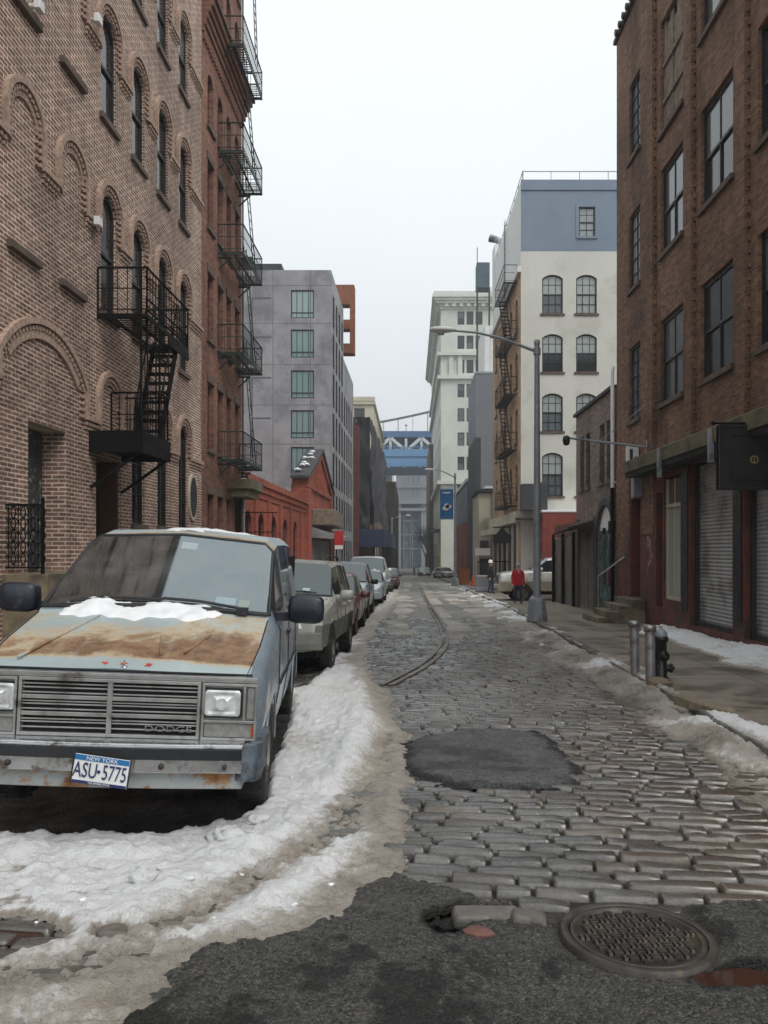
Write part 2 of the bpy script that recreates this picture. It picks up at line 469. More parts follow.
    bb = k.math('ADD', br, k.math('MULTIPLY', k.math('SUBTRACT', n3, .5), .9))
    c = k.mix(k.ramp(bb, .35, 1.0, 0, .75), c, c8(146,124,98))
    speck = k.ramp(k.math('ADD', k.noise(120, 3, .6), k.math('MULTIPLY', dd, .10)), .66, .74, 0, .7)
    c = k.mix(speck, c, (.06,.05,.045))
    k.bump(k.math('ADD', k.math('MULTIPLY', k.noise(13, 9, .72), 1.), k.math('MULTIPLY', k.noise(70, 5, .75), .4)), 1., .045)
    M['snow'] = k.fin(c, k.ramp(dd, .1, .9, .6, .42), 0, .4)
    k = NT('clean snow')
    k.bump(k.noise(40, 6, .7), .6, .012)
    M['snow_clean'] = k.fin(k.mix(k.ramp(k.noise(7, 5), .4, .75), (.80,.81,.83), (.66,.68,.71)), .6, 0, .4)
    def asph(name, ca, cb):
      k = NT(name)
      n = k.noise(3.2, 8, .7); g = k.noise(160, 3, .6)
      c = k.mix(k.ramp(n, .35, .65), ca, cb)
      g2 = k.noise(75, 4, .7)
      vo = k.n('ShaderNodeTexVoronoi'); vo.inputs['Scale'].default_value = 85; k.l(k.tc.outputs['Object'], vo.inputs['Vector'])
      vs = k.n('ShaderNodeSeparateColor'); k.l(vo.outputs['Color'], vs.inputs[0])
      c = k.mix(k.ramp(vs.outputs[0], .55, .9, 0, .55), c, c8(138,134,128))
      c = k.mix(k.ramp(vs.outputs[1], .62, .9, 0, .7), c, c8(34,33,32))
      c = k.mix(k.ramp(g, .55, .66, 0, .6), c, c8(160,156,150))
      c = k.mix(k.ramp(g2, .58, .70, 0, .8), c, c8(36,35,34))
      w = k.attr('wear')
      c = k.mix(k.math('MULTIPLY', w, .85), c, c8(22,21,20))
      k.bump(k.math('ADD', k.math('ADD', k.math('MULTIPLY', vo.outputs['Distance'], -1.2), k.math('MULTIPLY', g2, .9)), k.math('MULTIPLY', k.noise(24, 7, .75), 1.6)), 1., .03)
      return k.fin(c, k.ramp(n, .35, .7, .26, .7), 0, .5)
    M['asphalt'] = asph('wet asphalt', c8(98,97,96), c8(58,57,56)); M['asphalt_pale'] = asph('worn asphalt patch', c8(132,135,138), c8(98,101,104))
    k = NT('cobblestone')
    t = k.attr('tone'); h = k.attr('hue')
    n = k.noise(26, 6, .65)
    c = k.mix(t, c8(40,39,38), c8(82,80,77))
    c = k.mix(k.ramp(h, .7, 1., 0, .5), c, c8(98,84,70))
    c = k.mix(k.ramp(n, .45, .72, 0, .55), c, c8(50,46,43))
    lg = k.ramp(k.noise(.8, 6, .6), .46, .7, 0, .45)
    c = k.mix(lg, c, c8(82,73,62))
    sx = k.n('ShaderNodeSeparateXYZ'); k.l(k.tc.outputs['Object'], sx.inputs[0])
    rt = k.math('MULTIPLY', k.ramp(sx.outputs[0], .5, 2.2), k.ramp(k.noise(1.6, 6, .65), .36, .62, 0, .8))
    c = k.mix(rt, c, c8(76,58,42))
    sl = k.ramp(k.noise(.45, 6, .62, vec=k.vmul((1.3, .35, 1))), .55, .72, 0, .5)
    c = k.mix(sl, c, c8(124,118,108))
    k.l(k.ramp(k.noise(1.1, 5, .6), .36, .60, .05, .8), k.b.inputs['Coat Weight']); k.b.inputs['Coat Roughness'].default_value = .16
    k.bump(k.math('ADD', k.noise(70, 7, .75), k.math('MULTIPLY', k.noise(18, 5), 1.0)), .4, .012)
    M['cobble'] = k.fin(c, k.ramp(k.math('ADD', n, k.math('MULTIPLY', k.math('SUBTRACT', h, .5), .25)), .3, .7, .14, .46), 0, .75)
    k = NT('grit between cobbles')
    n = k.noise(5, 8, .7)
    k.bump(k.noise(120, 4, .7), .8, .01)
    M['grit'] = k.fin(k.mix(k.ramp(n, .4, .65), c8(34,31,28), c8(66,58,50)), .7)
    k = NT('far cobbled road')
    b = k.n('ShaderNodeTexBrick'); k.l(k.vmul((1,1,1)), b.inputs['Vector'])
    b.inputs['Scale'].default_value = 1; b.inputs['Brick Width'].default_value = .34; b.inputs['Row Height'].default_value = .16
    b.inputs['Mortar Size'].default_value = .016; b.inputs['Mortar Smooth'].default_value = .6
    b.inputs['Color1'].default_value = (*c8(96,94,92), 1); b.inputs['Color2'].default_value = (*c8(128,124,118), 1); b.inputs['Mortar'].default_value = (*c8(56,52,48), 1)
    n = k.noise(.5, 7, .65, vec=k.vmul((1.2, .4, 1)))
    c = k.mix(k.ramp(n, .5, .68, 0, .75), b.outputs['Color'], c8(150,146,138))
    c = k.mix(k.ramp(k.noise(.8, 6, .6), .5, .7, 0, .5), c, c8(112,96,76))
    k.bump(b.outputs['Fac'], -.5, .012)
    M['cobble_far'] = k.fin(c, .5, 0, .5)
    k = NT('pavement flags')
    b = k.n('ShaderNodeTexBrick'); k.l(k.vmul((1,1,1)), b.inputs['Vector'])
    b.offset = 0
    b.inputs['Scale'].default_value = 1; b.inputs['Brick Width'].default_value = 1.5; b.inputs['Row Height'].default_value = 1.5
    b.inputs['Mortar Size'].default_value = .012; b.inputs['Color1'].default_value = (*c8(142,132,120), 1); b.inputs['Color2'].default_value = (*c8(130,122,110), 1); b.inputs['Mortar'].default_value = (*c8(48,44,40), 1)
    n = k.noise(1.1, 7, .65)
    c = k.mix(k.ramp(n, .42, .62), b.outputs['Color'], c8(92,82,70))
    c = k.mix(k.ramp(k.noise(.7, 6, .6), .52, .7, 0, .6), c, c8(136,130,120))
    k.bump(k.noise(60, 5, .7), .5, .006)
    M['pavement'] = k.fin(c, k.ramp(n, .4, .65, .75, .34), 0, .5)
    M['ground'] = mat('bare ground', c8(92,86,78), .9, var=.2)
    k = NT('standing water'); k.bump(k.noise(9, 2), .1, .003)
    M['puddle'] = k.fin((.045,.020,.013), .04, 0, .5)
    # glass you see through
    k = NT('car windscreen')
    tr = k.n('ShaderNodeBsdfTransparent'); tr.inputs[0].default_value = (.62,.66,.66,1)
    gl = k.n('ShaderNodeBsdfGlossy'); gl.inputs['Roughness'].default_value = .04; gl.inputs[0].default_value = (.78,.88,.94,1)
    fr = k.n('ShaderNodeFresnel'); fr.inputs[0].default_value = 1.8
    df = k.n('ShaderNodeBsdfDiffuse'); df.inputs[0].default_value = (.45,.46,.46,1)
    m1 = k.n('ShaderNodeMixShader'); k.l(k.ramp(fr.outputs[0], 0, .7, .26, 1.), m1.inputs[0]); k.l(tr.outputs[0], m1.inputs[1]); k.l(gl.outputs[0], m1.inputs[2])
    m2 = k.n('ShaderNodeMixShader'); k.l(k.ramp(k.noise(3, 5, .6), .4, .7, .03, .13), m2.inputs[0]); k.l(m1.outputs[0], m2.inputs[1]); k.l(df.outputs[0], m2.inputs[2])
    k.l(m2.outputs[0], k.out.inputs[0]); M['windscreen'] = k.m
    k = NT('car side glass'); M['car_glass'] = k.fin((.02,.025,.027), .05, 0, .6)
    M['car_glass_pale'] = glass('dusty car windscreen', (.10,.125,.13), .1)
setup_mats()
# ================================================================== facades
def fmap(side, y0=0.0):
    if side == 'L': return lambda u, z, d: (XL(u)-d, u, z)
    if side == 'R': return lambda u, z, d: (XR(u)+d, u, z)
    return lambda u, z, d: (u, y0+d, z)
ROT = {'L': PI/2, 'R': -PI/2, 'F': 0.0}
def arc_pts(u0, u1, zs, rise, n=10):
    """points of a segmental / round arch from (u0,zs) over to (u1,zs)"""
    a = (u1-u0)/2; c = (u0+u1)/2
    if rise >= a*.999:
        return [(c - a*math.cos(PI*i/n), zs + rise*math.sin(PI*i/n)) for i in range(n+1)]
    R = (a*a+rise*rise)/(2*rise); t = math.asin(a/R)
    return [(c + R*math.sin(-t+2*t*i/n), zs + rise - R + R*math.cos(-t+2*t*i/n)) for i in range(n+1)]
def facade(mb, fn, u0, u1, z0, z1, ops, depth=.25, m=0, mr=0):
    """ops: (u0,u1,z0,z1,rise)"""
    us = sorted({round(x, 4) for o in ops for x in o[:2]} | {u0, u1})
    zs = sorted({round(x, 4) for o in ops for x in o[2:4]} | {z0, z1})
    us = [u for u in us if u0 <= u <= u1]; zs = [z for z in zs if z0 <= z <= z1]
    for i in range(len(us)-1):
        run = None
        for j in range(len(zs)-1):
            cu = (us[i]+us[i+1])/2; cz = (zs[j]+zs[j+1])/2
            hole = any(o[0] < cu < o[1] and o[2] < cz < o[3] for o in ops)
            if not hole:
                if run is None: run = zs[j]
                if j == len(zs)-2:
                    mb.quad(fn(us[i],run,0), fn(us[i+1],run,0), fn(us[i+1],zs[j+1],0), fn(us[i],zs[j+1],0), m)
            elif run is not None:
                mb.quad(fn(us[i],run,0), fn(us[i+1],run,0), fn(us[i+1],zs[j],0), fn(us[i],zs[j],0), m); run = None
    for o in ops:
        a, b, c, d, r = o[:5]
        dp = o[5] if len(o) > 5 else depth
        zs_ = d - r
        mb.quad(fn(a,c,0), fn(a,zs_,0), fn(a,zs_,dp), fn(a,c,dp), mr)
        mb.quad(fn(b,c,0), fn(b,zs_,0), fn(b,zs_,dp), fn(b,c,dp), mr)
        mb.quad(fn(a,c,0), fn(b,c,0), fn(b,c,dp), fn(a,c,dp), mr)
        if r > 0:
            P = arc_pts(a, b, zs_, r)
            for p, q in zip(P, P[1:]):
                mb.quad(fn(p[0],p[1],0), fn(q[0],q[1],0), fn(q[0],d,0), fn(p[0],d,0), m)
                mb.quad(fn(p[0],p[1],0), fn(q[0],q[1],0), fn(q[0],q[1],dp), fn(p[0],p[1],dp), mr)
        else:
            mb.quad(fn(a,d,0), fn(b,d,0), fn(b,d,dp), fn(a,d,dp), mr)
_wc = {}
def win_mesh(w, h, rise, cols, rows, sash, t, fm, gm, gm2=None):
    gm2 = gm2 or gm; key = (round(w,3), round(h,3), round(rise,3), cols, rows, sash, t, fm, gm, gm2)
    if key in _wc: return _wc[key]
    f = MB(); D = .07
    a = w/2; zs = h-rise
    f.box(-a, -a+t, 0, D, 0, zs); f.box(a-t, a, 0, D, 0, zs); f.box(-a+t, a-t, 0, D, 0, t)
    if rise > 0:
        P = arc_pts(-a, a, zs, rise); Q = arc_pts(-a+t, a-t, zs, max(rise-t, .02))
        for i in range(len(P)-1):
            p, q, r, s = P[i], P[i+1], Q[i+1], Q[i]
            f.hexa([(s[0],0,s[1]),(r[0],0,r[1]),(r[0],D,r[1]),(s[0],D,s[1]),(p[0],0,p[1]),(q[0],0,q[1]),(q[0],D,q[1]),(p[0],D,p[1])])
    else: f.box(-a+t, a-t, 0, D, h-t, h)
    if sash:                                  # meeting rail; upper sash stands proud of the lower
        f.box(-a+t, a-t, .004, D-.01, h*.5-.03, h*.5+.03)
    mt = t*.42
    for i in range(1, cols):
        x = -a + w*i/cols
        hh = zs if rise else h-t
        f.box(x-mt/2, x+mt/2, .012, D-.014, t, hh if not rise else h-t*.9 - (rise*.35 if abs(x) > a*.3 else 0))
    if rows == -1: f.box(-a+t, a-t, .004, D-.01, h*.2-.03, h*.2+.03)
    for j in range(1, rows):
        z = h*j/rows
        if sash and abs(z-h*.5) < .04: continue
        f.box(-a+t, a-t, .016, D-.018, z-mt/2, z+mt/2)
    g = MB()
    if rise > 0: pts = [(-a+.02,.045,.02), (a-.02,.045,.02)] + [(u,.045,z) for u, z in reversed(arc_pts(-a+.02, a-.02, zs, rise-.02))]
    else: pts = [(-a+.02,.045,.02), (a-.02,.045,.02), (a-.02,.045,h-.02), (-a+.02,.045,h-.02)]
    g.poly(pts)
    if sash:                                   # two sashes, each with its own glass
        zm = h*.5; lo = MB(); lo.poly([(-a+.02,.05,.02), (a-.02,.05,.02), (a-.02,.05,zm), (-a+.02,.05,zm)])
        up = MB(); up.poly([(-a+.02,.03,zm), (a-.02,.03,zm)] + [p for p in (tuple(q) for q in pts[2:]) ] if not rise else [(-a+.02,.03,zm), (a-.02,.03,zm)] + [(u,.03,z) for u, z in reversed(arc_pts(-a+.02, a-.02, zs, rise-.02))])
        if not rise: up = MB(); up.poly([(-a+.02,.03,zm), (a-.02,.03,zm), (a-.02,.03,h-.02), (-a+.02,.03,h-.02)])
        r = (f.mesh('window', M[fm]), [lo.mesh('pane', M[gm], False), up.mesh('pane', M[gm2], False)])
    else: r = (f.mesh('window', M[fm]), [g.mesh('pane', M[gm], False)])
    _wc[key] = r
    return r
_sc = {}
def sill_mesh(w, h, p, m):
    k = (round(w,3), h, p, m)
    if k not in _sc:
        b = MB(); b.box(-w/2, w/2, -p, .12, -h, 0); _sc[k] = b.mesh('sill', M[m])
    return _sc[k]
def put_window(par, side, uc, z0, w, h, rise=0, cols=1, rows=1, sash=True, t=.06, fm='frame_dark', gm='glass_dark',
               rec=.16, y0=0., sill=None, sillw=.2, lintel=None, name='window', d=0.0, gm2=None):
    fme, gme = win_mesh(w, h, rise, cols, rows, sash, t, fm, gm, gm2)
    p = Vector(fmap(side, y0)(uc, z0, rec+d)) - par.location
    f = link(name, fme, par, p, (0, 0, ROT[side]))
    for q in gme: link('pane', q, f)
    if sill:
        link('sill', sill_mesh(w+sillw, .11, .07+rec, sill), f, (0, 0, -.003))
    if lintel:
        link('lintel', sill_mesh(w+sillw, .22, .03+rec, lintel), f, (0, 0, h+.225))
    return f
def shell(par, side, u0, u1, z0, zt, dep, wm, ops=(), depth=.25, ends=True, parapet=.5, name='wall', zoff=0):
    """street front with openings, the two ends, the back and the roof"""
    fn = fmap(side); w = MB()
    facade(w, fn, u0, u1, z0, zt, list(ops), depth)
    if ends:
        for u in (u0, u1):
            w.quad(fn(u,z0,0), fn(u,z0,dep), fn(u,zt,dep), fn(u,zt,0))
    w.quad(fn(u0,z0,dep), fn(u1,z0,dep), fn(u1,zt,dep), fn(u0,zt,dep))
    o = build(w, name, wm, par)
    r = MB(); e = .02
    r.poly([fn(u0+e,zt-parapet,e), fn(u1-e,zt-parapet,e), fn(u1-e,zt-parapet,dep-e), fn(u0+e,zt-parapet,dep-e)])
    build(r, 'roof', M['roofing'], par)
    return o
def fbox(mb, fn, u0, u1, z0, z1, d0, d1, m=0):
    P = [fn(u0,z0,d0), fn(u1,z0,d0), fn(u1,z0,d1), fn(u0,z0,d1), fn(u0,z1,d0), fn(u1,z1,d0), fn(u1,z1,d1), fn(u0,z1,d1)]
    mb.hexa(P, m)
def band(mb, fn, pts, wid, d0, d1, m=0):
    """raised course following pts (u,z); wid to the left of travel"""
    N = len(pts); off = []
    for i in range(N):
        a = Vector(pts[max(i-1,0)]); b = Vector(pts[min(i+1,N-1)]); t = (b-a).normalized()
        n = Vector((-t.y, t.x)); off.append((pts[i][0]+n.x*wid, pts[i][1]+n.y*wid))
    for i in range(N-1):
        p, q, r, s = pts[i], pts[i+1], off[i+1], off[i]
        mb.hexa([fn(*p,d0), fn(*q,d0), fn(*q,d1), fn(*p,d1), fn(*s,d0), fn(*r,d0), fn(*r,d1), fn(*s,d1)], m)
def dentils(mb, fn, pts, step, size, d1, off=-.02, m=0):
    acc = 0
    for p, q in zip(pts, pts[1:]):
        p = Vector(p); q = Vector(q); L = (q-p).length
        if L < 1e-6: continue
        t = (q-p)/L; n = Vector((-t.y, t.x)); s = step-acc
        while s < L:
            c = p + t*s + n*off; h = size/2
            P = [c-t*h-n*h, c+t*h-n*h, c+t*h+n*h, c-t*h+n*h]
            mb.hexa([fn(*P[0],.005), fn(*P[1],.005), fn(*P[1],d1), fn(*P[0],d1), fn(*P[3],.005), fn(*P[2],.005), fn(*P[2],d1), fn(*P[3],d1)], m)
            s += step
        acc = (acc+L) % step

# ================================================================== 1 tan brick warehouse, left
def tan_warehouse():
    t = thing('brick_warehouse', 'tan brick warehouse with arched hood mouldings and black fire escape, nearest on the left', 'building', (XL(12), 12, gz(12)))
    fn = fmap('L'); zb = -1.2
    cols = [15.33, 16.95, 18.57, 20.2]
    rows = [(13.25, 15.1), (9.88, 11.9), (6.15, 8.44)]
    ops = []; W = .76; R = .30
    for c in cols:
        for a, b in rows: ops.append((c-W/2, c+W/2, a, b, R))
    for c in cols[1:]: ops.append((c-W/2, c+W/2, 2.15, 4.76, R))
    ops.append((14.72, 15.95, gz(15)+.2, 3.36, 0, .45))        # house door
    ops.append((12.16, 13.47, 1.25, 3.6, 0, .44))              # stoop door
    shell(t, 'L', 3.0, 21.9, zb, 18.6, 13, M['brick_tan'], ops, .13)
    for c in cols:
        for a, b in rows:
            put_window(t, 'L', c, a, W, b-a, R, 1, 1, True, .055, 'frame_black', random.choice(['glass_dark','glass_dark','glass_grey']), .05, sill='stone_trim', sillw=.16)
    for c in cols[1:]:
        put_window(t, 'L', c, 2.15, W, 2.61, R, 2, 4, False, .055, 'frame_black', 'glass_dark', .05, sill='stone_trim', sillw=.16)
    # hood mouldings joined by string courses, one per storey, blind arches towards the near end
    blind = [13.68, 12.0, 10.35, 8.7, 7.05, 5.4]
    for a, b in rows + [(2.15, 4.76)]:
        top = b; zs = top-R; drop = .52
        cc = sorted(cols + blind) if b > 5 else cols
        pts = []; dn = []
        st = [(3.05, zs-drop)] if b > 5 else [(14.45, zs-drop)]
        pts += st
        if b < 5:
            big = arc_pts(11.25, 14.15, 4.45, .72, 18)
            pts = [(10.3, zs-drop+.1), (11.25, zs-drop+.1), (11.25, 4.45)] + big[1:-1] + [(14.15, 4.45), (14.15, zs-drop), (14.45, zs-drop)]
        for c in cc:
            h = W/2+.15
            pts += [(c-h, zs-drop), (c-h, zs)] + arc_pts(c-h, c+h, zs, R+.19, 12)[1:-1] + [(c+h, zs), (c+h, zs-drop)]
        pts.append((21.85, zs-drop))
        mb = MB(); band(mb, fn, pts, .10, .0, -.085)
        inner = pts; m2 = mb; dentils(m2, fn, inner, .115, .062, -.06, -.055); dentils(m2, fn, inner, .115, .05, -.035, -.135)
        build(m2, 'hood_moulding', M['brick_trim'], t)
    m2 = MB()                                           # inner ring of the big arch and the blind window arches
    band(m2, fn, arc_pts(11.55, 13.85, 4.45, .5, 18), .13, 0, -.04)
    build(m2, 'door_arch', M['brick_trim'], t); m2 = MB()
    for a, b in rows:
        for c in blind: band(m2, fn, arc_pts(c-W/2, c+W/2, b-R, R, 10), .1, 0, -.03)
    build_each(m2, 'blind_arch', M['brick_trim'], t)
    m2 = MB()
    for a, b in rows[1:]:
        for c in blind: fbox(m2, fn, c-W/2-.1, c+W/2+.1, a-.12, a, .02, -.09)
    build_each(m2, 'blind_sill', M['stone_trim'], t, bevel=.008)
    d = MB(); fbox(d, fn, 14.78, 15.9, gz(15)+.2, 3.34, .40, .45)
    dd = build(d, 'door', M['door_black'], t)
    f = MB(); fbox(f, fn, 15.86, 15.95, gz(15)+.2, 3.36, .05, .44); fbox(f, fn, 14.72, 14.80, gz(15)+.2, 3.36, .05, .44)
    build_each(f, 'door_frame', M['wood_brown'], dd)
    d = MB(); fbox(d, fn, 12.2, 13.43, 1.25, 3.58, .39, .43); dd = build(d, 'door', M['graffiti'], t)
    dd['label'] = 'recessed door scrawled with pale graffiti'
    c = MB(); fbox(c, fn, 2.95, 21.9, 18.6, 18.9, .1, -.35); fbox(c, fn, 2.95, 21.9, 18.3, 18.597, .1, -.2)
    build(c, 'cornice', M['stone_trim'], t)
    # stoop of the recessed door
    s = MB(); zt = 1.25
    s.box(-5.98, -5.25, 11.4, 13.7, gz(13)-.3, zt)
    for i in range(5): s.box(-5.98, -5.3, 13.7+i*.28, 13.98+i*.28, gz(13)-.3, zt-.24*(i+1))
    s.box(XL(13)-.55, -5.98, 12.17, 13.46, .5, zt)
    build(s, 'stoop', M['step_stone'], t, bevel=.012)
    # floodlights on the wall
    for (u, z) in ((14.45, 7.6), (14.45, 11.3), (12.2, 10.0)):
        mb = MB(); p = Vector(fn(u, z, 0))
        mb.tube([p, p+Vector((.12,0,0))], .035, 10); mb.box(p.x+.10, p.x+.2, u-.09, u+.09, z-.08, z+.08)
        o = build_at(mb, 'floodlight', M['white_paint'] if z < 12 else M['sign_dark'], p, .01)
        tag(o, {7.6: 'small white floodlight on the brick wall beside the upper fire escape landing', 11.3: 'small white floodlight on the brick wall beside the highest near window',
                10.0: 'white camera-like floodlight on the blank brick wall above the blind arches'}[z], 'lamp', 'fittings on the tan brick wall')
    p = Vector(fn(12.15, 10.45, 0)); mb = MB(); mb.tube([p, p+Vector((.35,0,0))], .045, 8); mb.lathe([(.07,0),(.07,.12),(.05,.16)], 12, Matrix.Translation(p+Vector((.35,0,0)))@Matrix.Rotation(PI/2,4,'Y'))
    o = build_at(mb, 'pipe_outlet', M['iron_brown'], p); tag(o, 'stub of dark iron pipe sticking out of the blank tan brick wall', 'pipe')
    # plaque
    p = Vector(fn(20.95, 3.0, -.03)); mb = MB()
    mb.prism([(20.95+.38*math.cos(a*PI/16), 3.0+.62*math.sin(a*PI/16)) for a in range(32)], fn, .0, -.05)
    o = thing('wall_plaque', 'oval dark plaque with pale rim on the tan brick wall by the corner', 'plaque', p)
    build(mb, 'rim', M['beige_wall'], o)
    mb = MB(); mb.prism([(20.95+.31*math.cos(a*PI/16), 3.0+.53*math.sin(a*PI/16)) for a in range(32)], fn, -.053, -.06)
    build(mb, 'face', M['sign_dark'], o)
tan_warehouse()

def stoop_fence():
    t = thing('iron_railing', 'black wrought iron railing with scrollwork on the stoop at far left', 'railing', (-5.7, 11.5, 1.25))
    mb = MB(); x0, x1, y, z0, z1 = -5.93, -5.36, 11.5, 1.25, 2.24
    for x in (x0, x1): mb.box(x-.02, x+.02, y-.02, y+.02, z0, z1+.12)
    mb.box(x0, x1, y-.018, y+.018, z1, z1+.035); mb.box(x0, x1, y-.012, y+.012, z0+.08, z0+.105)
    build(mb, 'frame', M['iron_black'], t)
    sc = MB(); n = 4
    for i in range(n):
        x = x0 + (i+.5)*(x1-x0)/n
        sc.tube([(x, y, z0+.1), (x, y, z1)], .008, 5)
        for k in range(5):
            zc = z0+.22+k*.17; r = .072
            for s in (1, -1):
                sc.tube([(x+s*r*(1-math.cos(a))*.75, y, zc+r*math.sin(a)*1.2) for a in [PI*2*j/9 for j in range(8)]], .0095, 4, caps=False)
    build(sc, 'scrollwork', M['iron_black'], t)
stoop_fence()

# ================================================================== fire escapes
def landing(mb, fn, u0, u1, zf, dep, gaps=()):
    """slatted floor with a deep channel edge"""
    fbox(mb, fn, u0, u1, zf-.09, zf, -dep+.03, -dep)           # outer channel
    fbox(mb, fn, u0, u0+.03, zf-.09, zf, -.002, -dep+.03); fbox(mb, fn, u1-.03, u1, zf-.09, zf, -.002, -dep+.03)
    n = int((u1-u0)/.12)
    for i in range(n):
        a = u0+.05+i*.12
        if any(g0 < a < g1 for g0, g1 in gaps): continue
        fbox(mb, fn, a, a+.035, zf-.02, zf-.005, -.03, -dep+.04)
    for d in (.25, .62): fbox(mb, fn, u0+.03, u1-.03, zf-.09, zf-.037, -dep*d, -dep*d-.045)
def rail(mb, fn, u0, u1, zf, h, dep, step=.16, sides=(1,1)):
    path = []
    if sides[0]: path.append(((u0+.015, -.02), (u0+.015, -dep+.015)))
    path.append(((u0+.015, -dep+.015), (u1-.015, -dep+.015)))
    if sides[1]: path.append(((u1-.015, -dep+.015), (u1-.015, -.02)))
    for (ua, da), (ub, db) in path:
        for zz, r in ((h, .022), (h*.55, .012), (.08, .012)):
            mb.tube([fn(ua, zf+zz, da), fn(ub, zf+zz, db)], r, 5)
        L = max(abs(ub-ua), abs(db-da)); n = max(int(L/step), 1)
        for i in range(n+1):
            f = i/n; mb.tube([fn(ua+(ub-ua)*f, zf-.1, da+(db-da)*f), fn(ua+(ub-ua)*f, zf+h, da+(db-da)*f)], .0095 if 0 < i < n else .018, 4)
def bracket(mb, fn, u, zf, dep):
    mb.bar(fn(u, zf-.16, 0), fn(u, zf-.16, -dep), .05); mb.bar(fn(u, zf-.16, -dep+.03), fn(u, zf-.5, -.01), .04)
def ladder(mb, fn, ua, ub, z0, z1, d0, d1, rung=.28):
    for u in (ua, ub): mb.tube([fn(u, z0, d0), fn(u, z1, d1)], .017, 5)
    n = int((z1-z0)/rung)
    for i in range(1, n+1):
        f = i/(n+1); mb.tube([fn(ua, z0+(z1-z0)*f, d0+(d1-d0)*f), fn(ub, z0+(z1-z0)*f, d0+(d1-d0)*f)], .011, 4)
def fire_escape_left():
    fn = fmap('L'); im = M['iron_black']
    t = thing('fire_escape', 'black iron fire escape with slanted stair on the tan brick warehouse', 'fire escape', fn(16, 3.5, 0), group='fire escapes along the street')
    m = MB(); landing(m, fn, 14.75, 17.4, 6.02, .95, ((16.3, 16.95),)); fbox(m, fn, 16.0, 17.4, 5.76, 5.93, -.93, -.955)
    build(m, 'landing', im, t)
    m = MB(); rail(m, fn, 14.75, 17.4, 6.02, .86, .95); rail(m, fn, 14.78, 17.37, 6.02, .3, .93, .5, (0,0)); build(m, 'railing', im, t)
    # canopy landing over the door
    m = MB(); fbox(m, fn, 14.42, 15.98, 3.5, 3.62, -.004, -.95); fbox(m, fn, 14.42, 15.98, 3.38, 3.78, -.951, -.985)
    fbox(m, fn, 14.39, 14.42, 3.38, 3.78, -.004, -.985); fbox(m, fn, 15.98, 16.01, 3.38, 3.78, -.004, -.985)
    build(m, 'canopy_landing', im, t)
    m = MB(); rail(m, fn, 15.4, 16.0, 3.72, .95, .95, .15); build(m, 'railing', im, t)
    m = MB()
    for u in (14.46, 15.94): m.bar(fn(u, 3.4, -.93), fn(u, 2.75, -.01), .05)
    build_each(m, 'bracket', im, t)
    m = MB()                                             # stair flight
    a0, z0, a1, z1 = 15.55, 3.62, 16.75, 6.0
    for d in (-.42, -.9):
        m.bar(fn(a0, z0, d), fn(a1, z1, d), .025, .09, up=(1,0,0))
        m.tube([fn(a0, z0+.75, d), fn(a1, z1+.8, d)], .016, 5)
        for k in range(5):
            f = k/4; m.tube([fn(a0+(a1-a0)*f, z0+(z1-z0)*f, d), fn(a0+(a1-a0)*f, z0+(z1-z0)*f+.77, d)], .01, 4)
    for k in range(11):
        f = (k+.6)/11.2; u = a0+(a1-a0)*f; z = z0+(z1-z0)*f
        fbox(m, fn, u-.10, u+.08, z-.02, z+.02, -.43, -.89)
    build(m, 'stair', im, t)
    m = MB(); ladder(m, fn, 14.82, 15.3, 3.7, 6.0, -.93, -.93, .3)
    for u, d in ((14.47, -.93), (15.5, -.93)): m.tube([fn(u, 3.7, d), fn(u, 6.8, d)], .024, 6)
    build(m, 'ladder', im, t)
fire_escape_left()

